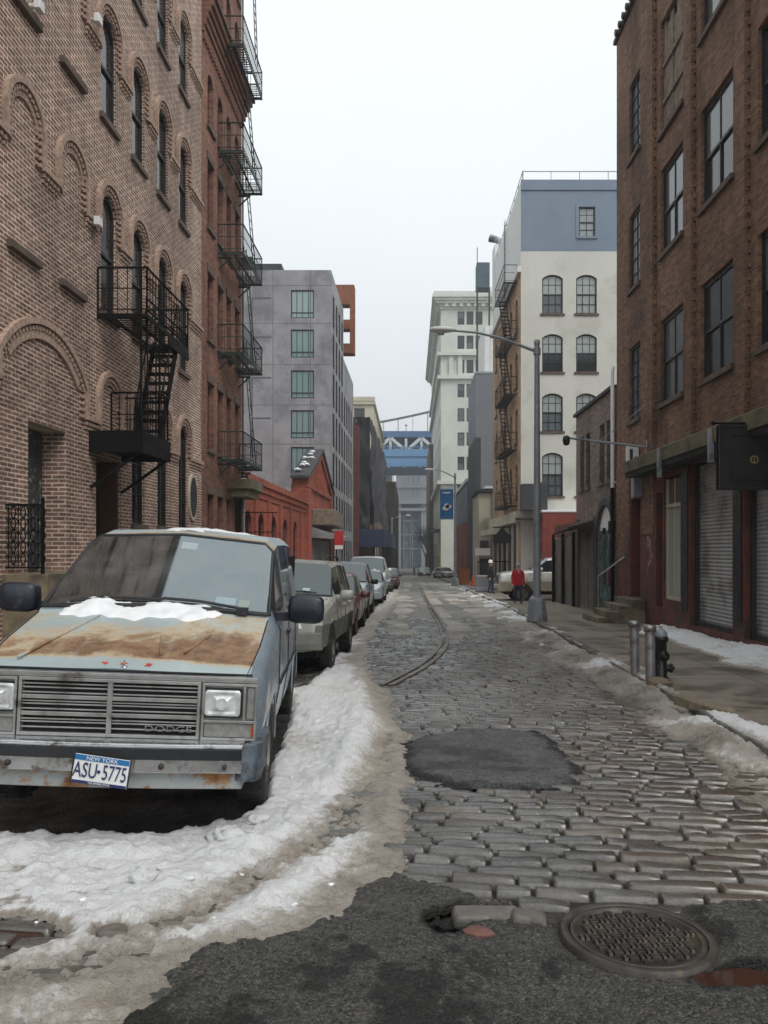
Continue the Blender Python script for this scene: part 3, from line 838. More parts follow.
# ================================================================== 2 red brick loft, left
def red_loft():
    fn = fmap('L')
    t = thing('brick_loft', 'tall red brick loft with heavy corbelled cornices and green fire escape balconies', 'building', fn(24, gz(24), 0))
    cols = [(22.85, .66), (24.0, .66), (25.05, .58), (26.2, .62)]
    rows = [(1.9, 3.2, 0), (4.5, 6.4, 0), (7.66, 9.55, 0), (10.85, 12.75, 0), (13.75, 15.3, .3), (17.15, 19.05, .3), (19.9, 21.4, .3)]
    ops = [(c-w/2, c+w/2, a, b, r) for c, w in cols for a, b, r in rows]
    shell(t, 'L', 21.92, 26.9, -1.4, 22.6, 14, M['brick_red'], ops, .22)
    for c, w in cols:
        for a, b, r in rows:
            put_window(t, 'L', c, a, w, b-a, r, 1, 1, True, .06, 'frame_red', random.choice(['glass_dark','glass_grey']), .14,
                       sill='stone_trim', sillw=.16, lintel=None if r else 'stone_trim')
    c = MB()
    for k, (z, p) in enumerate(((16.05,.06),(16.22,.12),(16.39,.18),(16.56,.25),(16.73,.34))):
        fbox(c, fn, 21.94, 26.95+p*.3, z, z+.165, .05, -p)
    for k in range(24): u = 22.0+k*.2; fbox(c, fn, u, u+.1, 15.85, 16.048, .02, -.07)
    build(c, 'corbel_cornice', M['brick_red'], t)
    c = MB(); fbox(c, fn, 21.94, 27.1, 16.9, 17.0, .05, -.42); build(c, 'cornice_cap', M['stone_trim'], t)
    c = MB()
    for k, (z, p) in enumerate(((21.5,.08),(21.75,.16),(22.0,.26),(22.25,.38),(22.5,.5))): fbox(c, fn, 21.94, 26.95+p*.4, z, z+.245, .05, -p)
    build(c, 'roof_cornice', M['brick_red'], t)
    # street door hood at the far end
    m = MB(); fbox(m, fn, 25.0, 26.85, 3.55, 3.85, .0, -.75); fbox(m, fn, 25.1, 26.75, 3.3, 3.547, 0, -.6); build(m, 'door_canopy', M['awning'], t)
    f = thing('fire_escape', 'green iron fire escape with five balconies on the red brick loft', 'fire escape', fn(25, 4, 0), group='fire escapes along the street')
    im = M['iron_green']
    zs = [5.15, 8.36, 11.36, 14.4, 17.6]
    for i, zr in enumerate(zs):
        zf = zr-.82
        m = MB(); landing(m, fn, 23.65, 26.5, zf, .78, ((25.2, 25.7),)); build(m, 'balcony', im, f)
        m = MB(); rail(m, fn, 23.65, 26.5, zf, .82, .78, .15); build(m, 'railing', im, f)
        m = MB(); bracket(m, fn, 23.75, zf, .4); bracket(m, fn, 26.4, zf, .4); build_each(m, 'bracket', im, f)
        if i:
            m = MB(); ladder(m, fn, 25.25, 25.65, zs[i-1]-.8, zr, -.74, -.42); build(m, 'ladder', im, f)
    m = MB(); ladder(m, fn, 25.8, 26.15, 17.6, 23.0, -.7, -.5); build(m, 'ladder', im, f)
    m = MB(); m.tube([fn(26.62, 3, -.1), fn(26.62, 21.5, -.1)], .03, 6); build(m, 'standpipe', im, f)
red_loft()

# ================================================================== 3 low orange-red brick stable
def red_stable():
    fn = fmap('L'); zt = 4.35
    t = thing('brick_stable', 'low orange-red painted brick building with blind arches and a gable end', 'building', fn(38, gz(38), 0))
    arch = [27.9, 30.2, 32.9, 35.7, 38.6]
    ops = [(u-.62, u+.62, gz(u)+.45, 3.0, .62, .2) for u in arch]
    shell(t, 'L', 26.95, 41.9, -1.6, zt, 9, M['red_paint'], ops, .2, parapet=.3)
    for u in arch:
        h = 3.0-(gz(u)+.45)
        put_window(t, 'L', u, gz(u)+.45, 1.24, h, .62, 2, 3, False, .08, 'frame_red', 'glass_grey', .1, sill=None)
    c = MB()
    for z, p in ((3.55,.05),(3.78,.12),(4.02,.2)): fbox(c, fn, 26.95, 41.9, z, z+.225, .03, -p)
    for u in (28.95+.1, 31.55, 34.3, 37.15, 40.2): fbox(c, fn, u-.22, u+.22, gz(u)-.3, 3.545, .0, -.08)
    build(c, 'cornice', M['red_paint'], t)
    # gabled block
    m = MB(); y0, y1, zp, ze = 41.95, 53.8, 7.45, 5.5; yc = (y0+y1)/2
    z0 = -1.6
    P = [(y0, z0), (y1, z0), (y1, ze), (yc, zp), (y0, ze)]
    m.poly([fn(u, z, -.06) for u, z in P]); m.poly([fn(u, z, .7) for u, z in P]); fbox(m, fn, y0+.01, y1-.01, z0, 4.3, .71, 9)
    for u in (y0, y1): m.quad(fn(u,z0,-.06), fn(u,z0,.7), fn(u,ze,.7), fn(u,ze,-.06))
    build(m, 'gable_wall', M['red_paint'], t)
    m = MB()
    for a, b in (((y0-.3, ze-.1), (yc, zp+.12)), ((yc, zp+.12), (y1+.3, ze-.1))):
        m.hexa([fn(a[0],a[1],-.3), fn(b[0],b[1],-.3), fn(b[0],b[1],.75), fn(a[0],a[1],.75), fn(a[0],a[1]+.14,-.3), fn(b[0],b[1]+.14,-.3), fn(b[0],b[1]+.14,.75), fn(a[0],a[1]+.14,.75)])
    build(m, 'gable_roof', M['roofing'], t)
    m = MB()
    band(m, fn, [(y0, ze-.05), (yc, zp-.02), (y1, ze-.05)], -.3, -.06, -.2); fbox(m, fn, y0, y1, ze-.55, ze-.3, -.058, -.18)
    for u in (45.2, 46.4, 47.9, 49.4, 50.6):
        hh = zp - .5 - abs(u-yc)*(zp-ze)/(yc-y0)
        fbox(m, fn, u-.16, u+.16, ze-.28, hh-.1, -.06, -.14)
    fbox(m, fn, y0, y0+1.2, -1.5, ze-.6, -.06, -.2); fbox(m, fn, y1-1.0, y1, -1.5, ze-.6, -.06, -.2)
    build(m, 'gable_trim', M['red_paint'], t)
    m = MB(); fbox(m, fn, 44.6, 52.2, -.95, 2.15, -.06, -.1); build(m, 'garage_door', M['concrete'], t)
    m = MB(); P = [(44.0, 2.6), (52.8, 2.6)]
    m.hexa([fn(44,2.3,-.06), fn(52.8,2.3,-.06), fn(52.8,2.2,-1.5), fn(44,2.2,-1.5), fn(44,2.9,-.06), fn(52.8,2.9,-.06), fn(52.8,2.42,-1.5), fn(44,2.42,-1.5)])
    build(m, 'canopy', M['concrete'], t)
    m = MB()
    for i in range(6): fbox(m, fn, 44.2+i*1.4, 45.55+i*1.4, 3.0, 3.9, -.06, -1.3+.1*i*.5)
    build(m, 'wooden_hoist', M['board'], t, bevel=.05)
    s = MB(); R = random.Random(3)
    for i in range(9):
        a = R.uniform(.1, .9); d = R.uniform(.1, .55)
        s.blob(fn(y0+(yc-y0)*a, ze+(zp-ze)*a+.22, d), (.2, .35, .10), 8, 0, .3, i)
    o = build_at(s, 'roof_snow', M['snow_clean'], fn(y0+2, ze+.5, 1)); tag(o, 'thin patches of snow on the slope of the gable roof', 'snow', kind='stuff')
red_stable()

# ================================================================== 4 grey concrete apartment block
def concrete_block():
    y0 = 54.6; zt = 20.95
    fn = fmap('L'); xf = XL(y0)
    t = thing('concrete_building', 'grey concrete apartment block with green tinted windows', 'building', (xf, y0, gz(y0)))
    wx = -7.5; zc = [18.6, 15.87, 13.05, 10.3, 7.75, 5.1]
    F = fmap('F', y0); m = MB()
    ops = [(wx-.8, wx+.8, z-.97, z+.97, 0) for z in zc]
    facade(m, F, xf-13, xf, -2, zt, ops, .12)
    m.quad(fn(y0,zt,0), F(xf-13,zt,0), F(xf-13,zt,9), fn(63.5,zt,0))
    build(m, 'front_wall', M['concrete'], t)
    for z in zc: put_window(t, 'F', wx, z-.97, 1.6, 1.94, 0, 4, -1, False, .07, 'frame_dark', 'glass_teal', .05, y0)
    m = MB()                                               # panel joints
    for z in (19.87, 16.95+.3, 13.9+.5, 11.2+.4, 8.6+.3): m.box(xf-13, xf-.001, y0-.004, y0+.01, z, z+.035)
    for x in (xf-1.45, xf-4.05, xf-5.6, xf-8): m.box(x, x+.035, y0-.005, y0+.01, -1, zt)
    build(m, 'panel_joint', M['concrete_joint'], t)
    m = MB()  # shadow edges of sunk panels, drawn as dark strips on the flat wall
    for z in (17.9, 15.2, 12.4, 9.6):
        for w in (0,): m.box(xf-5.5, xf-4.15, y0-.008, y0+.01, z+1.05, z+1.16); m.box(xf-5.52, xf-5.42, y0-.008, y0+.01, z-1.4, z+1.05)
    build(m, 'panel_shadow_gap', M['concrete_joint'], t)
    us = [56.2 + 2.1*i for i in range(8)]
    rz = [(17.3, 19.6), (14.5, 16.9), (11.7, 14.1), (8.9, 11.3), (6.1, 8.5), (3.2, 5.6), (0.1, 2.4)]
    ops = [(u-.62, u+.62, a, b, 0) for u in us for a, b in rz if b < (zt-1 if u < 63.5 else 16.0)]
    lo = [o for o in ops if o[0] > 63.5]; hi = [o for o in ops if o[0] < 63.5]
    m = MB(); facade(m, fn, y0, 63.6, -2, zt, hi, .09); facade(m, fn, 63.6, 73.2, -2, 17.0, lo, .09)
    m.quad(fn(63.6,17,0), fn(63.6,17,13), fn(63.6,zt,13), fn(63.6,zt,0)); m.quad(fn(73.2,-2,0), fn(73.2,-2,13), fn(73.2,17,13), fn(73.2,17,0))
    build(m, 'street_wall', M['concrete'], t)
    m = MB(); m.poly([fn(63.6,16.98,0), fn(73.2,16.98,0), fn(73.2,16.98,13), fn(63.6,16.98,13)]); m.poly([fn(y0,zt-.02,.02), fn(63.6,zt-.02,.02), fn(63.6,zt-.02,13), fn(y0,zt-.02,13)])
    build(m, 'roof', M['roofing'], t)
    for o in ops: put_window(t, 'L', (o[0]+o[1])/2, o[2], 1.24, o[3]-o[2], 0, 2, 3, False, .06, 'frame_black', 'glass_deep', .02)
    m = MB()                                               # rusted steel bay standing out from the top storeys
    d1 = -.78
    for z, h in ((21.7, 1.6), (19.7, .75), (17.7, .8)): fbox(m, fn, 64.6, 65.7, z, z+h, 2.5, d1)
    for u in (64.62, 65.3): fbox(m, fn, u, u+.36, 17.72, 23.28, d1+.36, d1-.01); fbox(m, fn, u, u+.36, 17.72, 23.28, 2.1, 2.45)
    build(m, 'steel_bay', M['corten'], t)
    m = MB(); m.box(xf-5.6, xf-3.6, y0+1, y0+5, zt, zt+.8); m.box(xf-7, xf-5.7, y0+1, y0+6, zt, zt+1.3); build(m, 'roof_plant', M['dark_wall'], t)
concrete_block()

# ================================================================== 5 netted building and what follows on the left
def netted_building():
    fn = fmap('L')
    t = thing('netted_building', 'brown building hidden under dark scaffold netting on the left', 'building', fn(85, gz(85), 0))
    m = MB(); ops = [(a, a+2.2, z, z+2.0, 0) for a in (76.5, 80.5, 84.5) for z in (12.6, )]
    facade(m, fn, 74.5, 111, -3, 13.6, [], .2); F = fmap('F', 74.5)
    facade(m, F, XL(74.5)-13, XL(74.5), -3, 13.6, [], .2)
    build(m, 'wall', M['brown_wall'], t)
    m = MB(); fbox(m, fn, 74.4, 111, 13.6, 13.9, .3, -.2); build(m, 'cornice', M['brown_wall'], t)
    m = MB(); m.poly([fn(74.6,13.4,.1), fn(111,13.4,.1), fn(111,13.4,13), fn(74.6,13.4,13)]); build(m, 'roof', M['roofing'], t)
    s = thing('scaffold', 'scaffold wrapped in black debris netting above a dark blue sidewalk shed', 'scaffold', fn(90, gz(90), -1))
    m = MB(); n = 26; R = random.Random(5)
    V = []
    for i in range(n+1):
        u = 74.9 + i*36/n
        for j in range(11):
            z = 3.6 + j*1.06 + (R.uniform(-.35, .35) if j == 10 else 0)
            V.append(fn(u, z, -1.3 - .35*R.random() - (.25 if j < 3 else 0)))
    F_ = [(i*11+j, (i+1)*11+j, (i+1)*11+j+1, i*11+j+1) for i in range(n) for j in range(10)]
    m.add(V, F_)
    V2 = []
    for i in range(5):
        for j in range(11): V2.append(Vector(fn(74.9, 3.6+j*1.06, -1.45+i*.42))+Vector((0, R.uniform(-.12,.12), 0)))
    m.add(V2, [(i*11+j, (i+1)*11+j, (i+1)*11+j+1, i*11+j+1) for i in range(4) for j in range(10)])
    build(m, 'netting', M['netting'], s)
    m = MB()
    for u in np.arange(75, 111, 3.0):
        for d in (-1.75, -2.6): m.tube([fn(u, gz(u), d), fn(u, 3.4, d)], .05, 5)
    build_each(m, 'post', M['iron_brown'], s)
    m = MB(); fbox(m, fn, 74.4, 111, 1.9, 3.55, -2.72, -2.78); fbox(m, fn, 74.4, 74.47, 1.9, 3.55, .0, -2.719); fbox(m, fn, 74.48, 110.9, 1.95, 2.1, -.1, -2.71)
    build(m, 'hoarding', mat('dark blue hoarding', c8(42,52,84), .8), s)
    m = MB(); R2 = random.Random(2)
    for k in range(14): fbox(m, fn, 74.5+k*.5, 74.9+k*.5, 3.56, 3.9+R2.random()*.3, -.2-R2.random()*1.8, -2.4)
    build_each(m, 'stacked_board', M['board'], s)
    t = thing('red_storefront', 'narrow dark red building squeezed beside the netted facade', 'building', fn(74, gz(74), 0))
    m = MB(); facade(m, fn, 73.25, 74.35, -3, 13.2, [], .1); m.quad(fn(73.25,-3,-.4), fn(73.25,-3,6), fn(73.25,13.2,6), fn(73.25,13.2,-.4)); fbox(m, fn, 73.26, 74.3, -2.9, 13.1, .1, -.5)
    build(m, 'wall', M['red_base'], t)
netted_building()

def plain_block(name, label, x0, x1, y0, y1, zt, wm, rows, cols, faces='F', gm='glass_grey', fm='frame_dark', ww=1.3, wh=1.8, z0=None, parts=True, mx=1.6, top=2.2):
    """box block with windows on its front (F) and on its street side (S: -1 left-facing, +1 right-facing)"""
    t = thing(name, label, 'building', ((x0+x1)/2, y0, gz(y0)))
    zb = gz(y1)-1; m = MB(); F = fmap('F', y0)
    us = [x0+mx+(x1-x0-2*mx)*(i+.5)/cols for i in range(cols)]
    zs = [zt-top-wh-i*(zt-top-z0)/rows for i in range(rows)] if rows else []
    ops = [(u-ww/2, u+ww/2, z, z+wh, 0) for u in us for z in zs]
    facade(m, F, x0, x1, zb, zt, ops, .2)
    m.quad((x0,y0,zb), (x0,y1,zb), (x0,y1,zt), (x0,y0,zt)); m.quad((x1,y0,zb), (x1,y1,zb), (x1,y1,zt), (x1,y0,zt)); m.quad((x0,y1,zb), (x1,y1,zb), (x1,y1,zt), (x0,y1,zt))
    build(m, 'wall', M[wm], t)
    m = MB(); m.quad((x0+.1,y0+.1,zt-.3), (x1-.1,y0+.1,zt-.3), (x1-.1,y1-.1,zt-.3), (x0+.1,y1-.1,zt-.3)); build(m, 'roof', M['roofing'], t)
    for u in us:
        for z in zs: put_window(t, 'F', u, z, ww, wh, 0, 1, 1, True, .1, fm, gm, .1, y0)
    m = MB(); m.box(x0-.2, x1+.2, y0-.2, y0+.2, zt-.5, zt+.1); build(m, 'coping', M[wm], t)
    return t
plain_block('brown_building', 'brown brick loft beyond the netted building, below the bridge', -16, -3.0, 150, 190, 14.5, 'brown_wall', 5, 5, ww=1.4, wh=1.6, z0=0)
t = plain_block('beige_building', 'beige corniced building rising just behind the netted building', -19, -5.3, 112, 152, 23.2, 'beige_wall', 1, 4, ww=1.5, wh=2.0, z0=0, mx=.4, top=1.5)
m = MB(); m.box(-19.2, -5.05, 111.7, 152.3, 22.2, 22.6); m.box(-19.1, -5.15, 111.8, 152.2, 19.2, 19.45); build(m, 'cornice', M['beige_wall'], t)
plain_block('pale_tower', 'tall pale apartment tower seen under the blue bridge deck', -24, -5.6, 232, 262, 32, 'white_wall', 8, 7, ww=1.8, wh=2.0, z0=3)
plain_block('brown_annex', 'slim brown building at the far end of the right side', 3.9, 14, 168, 200, 24, 'brown_wall', 6, 3, ww=1.2, wh=1.7, z0=0)
# ================================================================== right: dark brick workshop building
def text_mesh(txt, size, depth=.004):
    cu = bpy.data.curves.new('t', 'FONT'); cu.body = txt; cu.size = size; cu.extrude = depth
    cu.align_x = 'CENTER'; cu.align_y = 'CENTER'; cu.resolution_u = 3
    o = bpy.data.objects.new('t', cu); COL.objects.link(o)
    dg = bpy.context.evaluated_depsgraph_get(); dg.update()
    me = bpy.data.meshes.new_from_object(o.evaluated_get(dg))
    bpy.data.objects.remove(o); bpy.data.curves.remove(cu)
    return me
def text_into(mb, txt, size, Mx, m=0, depth=.004, sx=1.0, bold=0):
    me = text_mesh(txt, size, depth)
    S = Matrix.Diagonal((sx, 1, 1, 1))
    mb.add([Mx @ S @ v.co for v in me.vertices], [tuple(p.vertices) for p in me.polygons], m)
    bpy.data.meshes.remove(me)
FACE_F = Matrix.Rotation(PI/2, 4, 'X')                 # text standing up, facing -Y
def workshop():
    fn = fmap('R')
    t = thing('brick_workshop', 'dark brown brick workshop building with roller shutters, nearest on the right', 'building', fn(14, gz(14)+.1, 0))
    C = [(21.6, 1.0), (18.62, 1.55), (15.95, 1.65), (13.25, 1.65), (10.55, 1.65), (7.85, 1.65)]
    rows = [(5.17, 7.2), (8.8, 10.87), (12.42, 14.5)]
    ops = []
    for i, (c, w) in enumerate(C):
        for j, (a, b) in enumerate(rows):
            if i == 1 and j == 2: a = 11.75
            ops.append((c-w/2, c+w/2, a, b, 0))
    m = MB(); facade(m, fn, 4, 23.4, 4.0, 16.6, ops, .15)
    for u in (4, 23.4): m.quad(fn(u,-1.2,0), fn(u,-1.2,14), fn(u,16.6,14), fn(u,16.6,0))
    m.quad(fn(4,-1.2,14), fn(23.4,-1.2,14), fn(23.4,16.6,14), fn(4,16.6,14))
    build(m, 'wall', M['brick_dark'], t)
    m = MB()
    for k, u in enumerate((19.95, 17.28, 14.6, 11.9, 9.2, 6.5)):
        fbox(m, fn, u-.2, u+.2, 4.0, 16.4, .05, -.1)
        for q in range(50):                                   # toothed quoins down both edges
            z = 4.05+q*.245
            if z < 16.2: fbox(m, fn, u-.255, u+.255, z, z+.12, .04, -.05)
        build(m, 'pilaster', M['brick_dark'], t); m = MB()
    m = MB(); m.poly([fn(4.05,16.1,.05), fn(23.35,16.1,.05), fn(23.35,16.1,13.9), fn(4.05,16.1,13.9)]); build(m, 'roof', M['roofing'], t)
    m = MB(); fbox(m, fn, 4, 23.5, 16.6, 16.72, .3, -.08)
    for q in range(52): m.tube([fn(4.2+q*.37, 16.74, .25), fn(4.2+q*.37, 16.70, -.14)], .1, 6)
    build(m, 'coping', M['iron_brown'], t)
    for i, (c, w) in enumerate(C):
        for j, (a, b) in enumerate(rows):
            if i == 1 and j == 2:
                a = 11.75
                m = MB(); R = random.Random(4)
                for k in range(7): fbox(m, fn, c-w/2+k*w/7+.005, c-w/2+(k+1)*w/7-.01, a+.02, b-.03-R.random()*.25*(k%2), .08+R.random()*.03, .13)
                for z in (12.5, 13.4): fbox(m, fn, c-w/2+.02, c+w/2-.02, z, z+.1, .04, .079)
                o = build(m, 'boarded_window', M['board'], t); o['label'] = 'window opening closed with weathered grey boards'
                m = MB(); fbox(m, fn, c-w/2-.1, c+w/2+.1, a-.11, a-.003, .2, -.08); build(m, 'sill', M['stone_trim'], o)
                continue
            if i == 0: put_window(t, 'R', c, a, w, b-a, 0, 2, 5, False, .06, 'frame_dark', 'glass_blind', .06, sill='stone_trim', sillw=.14)
            else:
                o = put_window(t, 'R', c, a, w, b-a, 0, 2, 1, True, .085, 'frame_black', 'glass_grey', .07, sill='stone_trim', sillw=.14)
    # ground floor
    ops = [(15.15, 17.4, -.05, 3.5, 0, .3), (11.7, 14.62, -.05, 3.5, 0, .3), (8.2, 11.2, -.05, 3.5, 0, .3), (18.0, 19.15, .42, 3.35, 0, .22), (19.25, 19.75, 0.2, 3.0, 0, .3), (21.05, 21.95, .32, 3.0, 0, .35)]
    m = MB(); facade(m, fn, 4, 23.4, -1.2, 3.999, ops, .3); build(m, 'shopfront_wall', M['red_base'], t)
    m = MB(); fbox(m, fn, 22.05, 23.38, 1.3, 3.995, .0, -.02); fbox(m, fn, 19.9, 20.95, 2.0, 3.6, 0, -.02); build_each(m, 'bare_brick_pier', M['brick_dark'], t)
    for a, b in ((15.15, 17.4), (11.7, 14.62), (8.2, 11.2)):
        m = MB(); n = 44; z0 = -.02; z1 = 3.45; V = []
        for k in range(n*3+1):
            z = z0+(z1-z0)*k/(n*3); d = .2-.022*math.sin(PI*(k % 3)/3*1.0) if k % 3 else .2
            V += [fn(a+.06, z, d), fn(b-.06, z, d)]
        m.add(V, [(2*k, 2*k+1, 2*k+3, 2*k+2) for k in range(n*3)])
        o = build(m, 'roller_shutter', M['shutter'], t, fix=False)
        m = MB(); fbox(m, fn, a, a+.09, -.04, 3.5, .1, .26); fbox(m, fn, b-.09, b, -.04, 3.5, .1, .26); fbox(m, fn, a+.09, b-.09, -.05, .05, .13, .2)
        build_each(m, 'guide_rail', M['sign_dark'], o)
    m = MB()
    for u0, u1 in ((14.66, 15.12), (17.44, 17.95), (11.22, 11.68)): fbox(m, fn, u0+.06, u1-.06, .25, 3.55, .0, -.03)
    build_each(m, 'shopfront_post', M['frame_black'], t)
    m = MB(); fbox(m, fn, 18.0, 19.15, .42, .5, .05, .2); fbox(m, fn, 18.0, 18.07, .5, 3.3, .05, .11); fbox(m, fn, 18.64, 18.67, .5, 3.3, .085, .11); fbox(m, fn, 19.08, 19.15, .5, 3.3, .05, .11); fbox(m, fn, 18.07, 19.08, 2.62, 2.7, .05, .149)
    w = build(m, 'shop_window', M['beige_wall'], t)
    m = MB(); fbox(m, fn, 18.07, 19.08, .5, 2.62, .11, .12); build(m, 'pane', glass('dusty shop glass', c8(150,160,156), .25), w)
    m = MB(); fbox(m, fn, 18.07, 19.08, 2.7, 3.3, .11, .12); build(m, 'transom_panel', M['wood_brown'], w)
    m = MB(); fbox(m, fn, 19.25, 19.75, .2, 3.0, .2, .26); build(m, 'door', M['door_black'], t)
    m = MB(); fbox(m, fn, 21.05, 21.95, .32, 2.75, .26, .31); fbox(m, fn, 21.12, 21.45, .6, 1.4, .24, .259); fbox(m, fn, 21.55, 21.88, .6, 1.4, .24, .259); fbox(m, fn, 21.12, 21.88, 1.6, 2.5, .24, .259)
    o = build(m, 'door', M['door_red'], t); o['label'] = 'oxblood red panelled door above the steps'
    m = MB(); fbox(m, fn, 21.05, 21.95, 2.76, 3.0, .24, .31); build(m, 'fanlight', M['glass_dark'], o)
    m = MB(); R = random.Random(8)                            # pale smear beside the door
    L_ = [(20.42+.12*math.sin(k*.7)+R.uniform(-.05,.05), .95+k*.075) for k in range(20)]; R_ = [(u-.10-.28*math.sin(PI*(k+.5)/20)*R.uniform(.5,1.1), z) for k, (u, z) in enumerate(L_)]
    for k in range(19): m.quad(fn(*L_[k], -.004), fn(*L_[k+1], -.004), fn(*R_[k+1], -.004), fn(*R_[k], -.004))
    build(m, 'graffiti', mat('faded grey scrawl', c8(150,140,136), .85, var=.3, scale=8, dirt=c8(110,60,52), damt=.7, dscale=9), t)
    # canopy along the shopfront
    m = MB(); P0 = [(.0, 3.62), (-.5, 3.62), (-.52, 3.9), (0, 4.12)]
    for a, b in ((4, 17.9), (17.93, 20.9)):
        A = [fn(a, z, d) for d, z in P0]; B = [fn(b, z, d) for d, z in P0]
        m.add(A+B, [(0,1,2,3), (7,6,5,4), (0,4,5,1), (1,5,6,2), (2,6,7,3), (3,7,4,0)])
    build_each(m, 'canopy', M['awning'], t)
    m = MB(); fbox(m, fn, 4, 20.85, 3.5, 3.617, 0, -.46); build(m, 'canopy_soffit', M['awning_dark'], t)
    m = MB()
    for u in (17.9, 14.9): fbox(m, fn, u-.05, u+.05, 3.25, 3.9, -.47, -.56)
    build_each(m, 'canopy_bracket', M['galv'], t)
    # steps
    m = MB()
    for k in range(4):
        z = .30-.16*k; m.box(XR(21.5)-.35-.3*k-.001*k, XR(21.5)+.01, 20.6, 22.4, -.6, z) if k == 0 else m.box(XR(21.5)-.35-.3*k, XR(21.5)-.351-.3*(k-1), 20.6, 22.4, -.6, z)
    build(m, 'door_step', M['step_stone'], t, bevel=.02)
    m = MB(); m.tube([fn(22.5, 1.4, -.02), fn(22.5, 1.35, -.1), fn(22.5, .84, -.78)], .022, 6); m.tube([fn(22.5, .84, -.78), fn(22.5, -.4, -.78)], .014, 6); build(m, 'handrail', M['galv'], t)
    # projecting black sign
    y = 13.4; x0 = 5.2; x1 = XR(y)-.0; z0 = 2.62; z1 = 3.72
    s = thing('hanging_sign', 'black projecting sign board with a small gold letter under the canopy', 'sign', (x1, y, z0))
    m = MB(); m.box(x0, x1, y-.05, y+.05, z0, z1); build(m, 'board', M['sign_black'], s, bevel=.006)
    m = MB()
    for a in ((x0, x0+.05, z0, z1), (x0+.05, x1, z0, z0+.05), (x0+.05, x1, z1-.05, z1), (x0+.2, x0+.23, z0+.16, z1-.16), (x0+.23, x1, z0+.16, z0+.19), (x0+.23, x1, z1-.19, z1-.16)):
        m.box(a[0], a[1], y-.075, y+.075, a[2], a[3])
    build(m, 'frame', M['plastic_black'], s, bevel=.004)
    m = MB(); text_into(m, 'O', .2, Matrix.Translation((x0+.6, y-.054, z0+.5)) @ FACE_F); m.box(x0+.592, x0+.608, y-.058, y-.052, z0+.46, z0+.54); build(m, 'lettering', M['gold'], s)
    m = MB(); m.tube([(x0-.06, y, z1+.03), (x1, y, z1+.03)], .018, 6); m.lathe([(.03,-.02),(.04,0),(.03,.02)], 10, Matrix.Translation((x0-.08, y, z1+.03))@Matrix.Rotation(PI/2,4,'X')); build(m, 'hanger', M['iron_black'], s)
    # wall lamp on a long bracket
    y = 20.4; xw = XR(y)
    s = thing('bracket_lamp', 'floodlight on a long thin wall bracket of the dark brick workshop', 'lamp', (xw, y, 4.3))
    m = MB(); m.tube([(xw, y, 4.25), (4.12, y+.2, 4.52)], .03, 6); m.tube([(xw, y, 5.4), (4.9, y+.12, 4.42)], .008, 4); m.box(xw-.03, xw, y-.08, y+.08, 4.05, 4.45); build(m, 'bracket', M['galv'], s)
    m = MB(); m.lathe([(.0,-.12),(.07,-.1),(.1,0),(.09,.1),(.05,.14),(0,.15)], 12, Matrix.Translation((4.05, y+.2, 4.44))); build(m, 'lamp_head', M['sign_dark'], s)
    m = MB(); m.tube([(4.12, y+.2, 4.52), (4.05, y+.2, 4.5)], .03, 6); build(m, 'knuckle', M['galv'], s)
    y = 21.3; xw = XR(y)
    s = thing('wall_box', 'small white sign box above a grey meter box at the corner of the workshop', 'sign', (xw, y, 4))
    m = MB(); m.box(xw-.3, xw-.02, y-.18, y+.1, 3.7, 4.4); build(m, 'sign_box', M['sign_white'], s, bevel=.01)
    m = MB(); m.box(xw-.26, xw-.18, y-.185, y-.1805, 3.95, 4.3); m.box(xw-.14, xw-.06, y-.185, y-.1805, 3.8, 4.1); build(m, 'marking', M['sign_dark'], s)
    m = MB(); m.box(xw-.24, xw-.02, y-.5, y-.2, 3.0, 3.62); build(m, 'meter_box', M['galv'], s, bevel=.01)
    p = Vector(fn(23.5, 0, -.1)); m = MB(); m.tube([p+Vector((0,0,3.4)), p+Vector((0,0,6.9)), p+Vector((.05,.1,7.05))], .055, 10); 
    s = thing('drainpipe', 'white downpipe with a black lower length at the corner of the dark brick workshop', 'drainpipe', p)
    build(m, 'upper_pipe', M['white_paint'], s); m = MB(); m.tube([p+Vector((0,0,-.4)), p+Vector((0,0,3.45))], .065, 10); build(m, 'lower_pipe', M['iron_black'], s)
    m = MB(); m.tube([p+Vector((0,0,3.6)), p+Vector((.25,-.15,3.62))], .04, 6); build(m, 'branch', M['beige_wall'], s)
workshop()

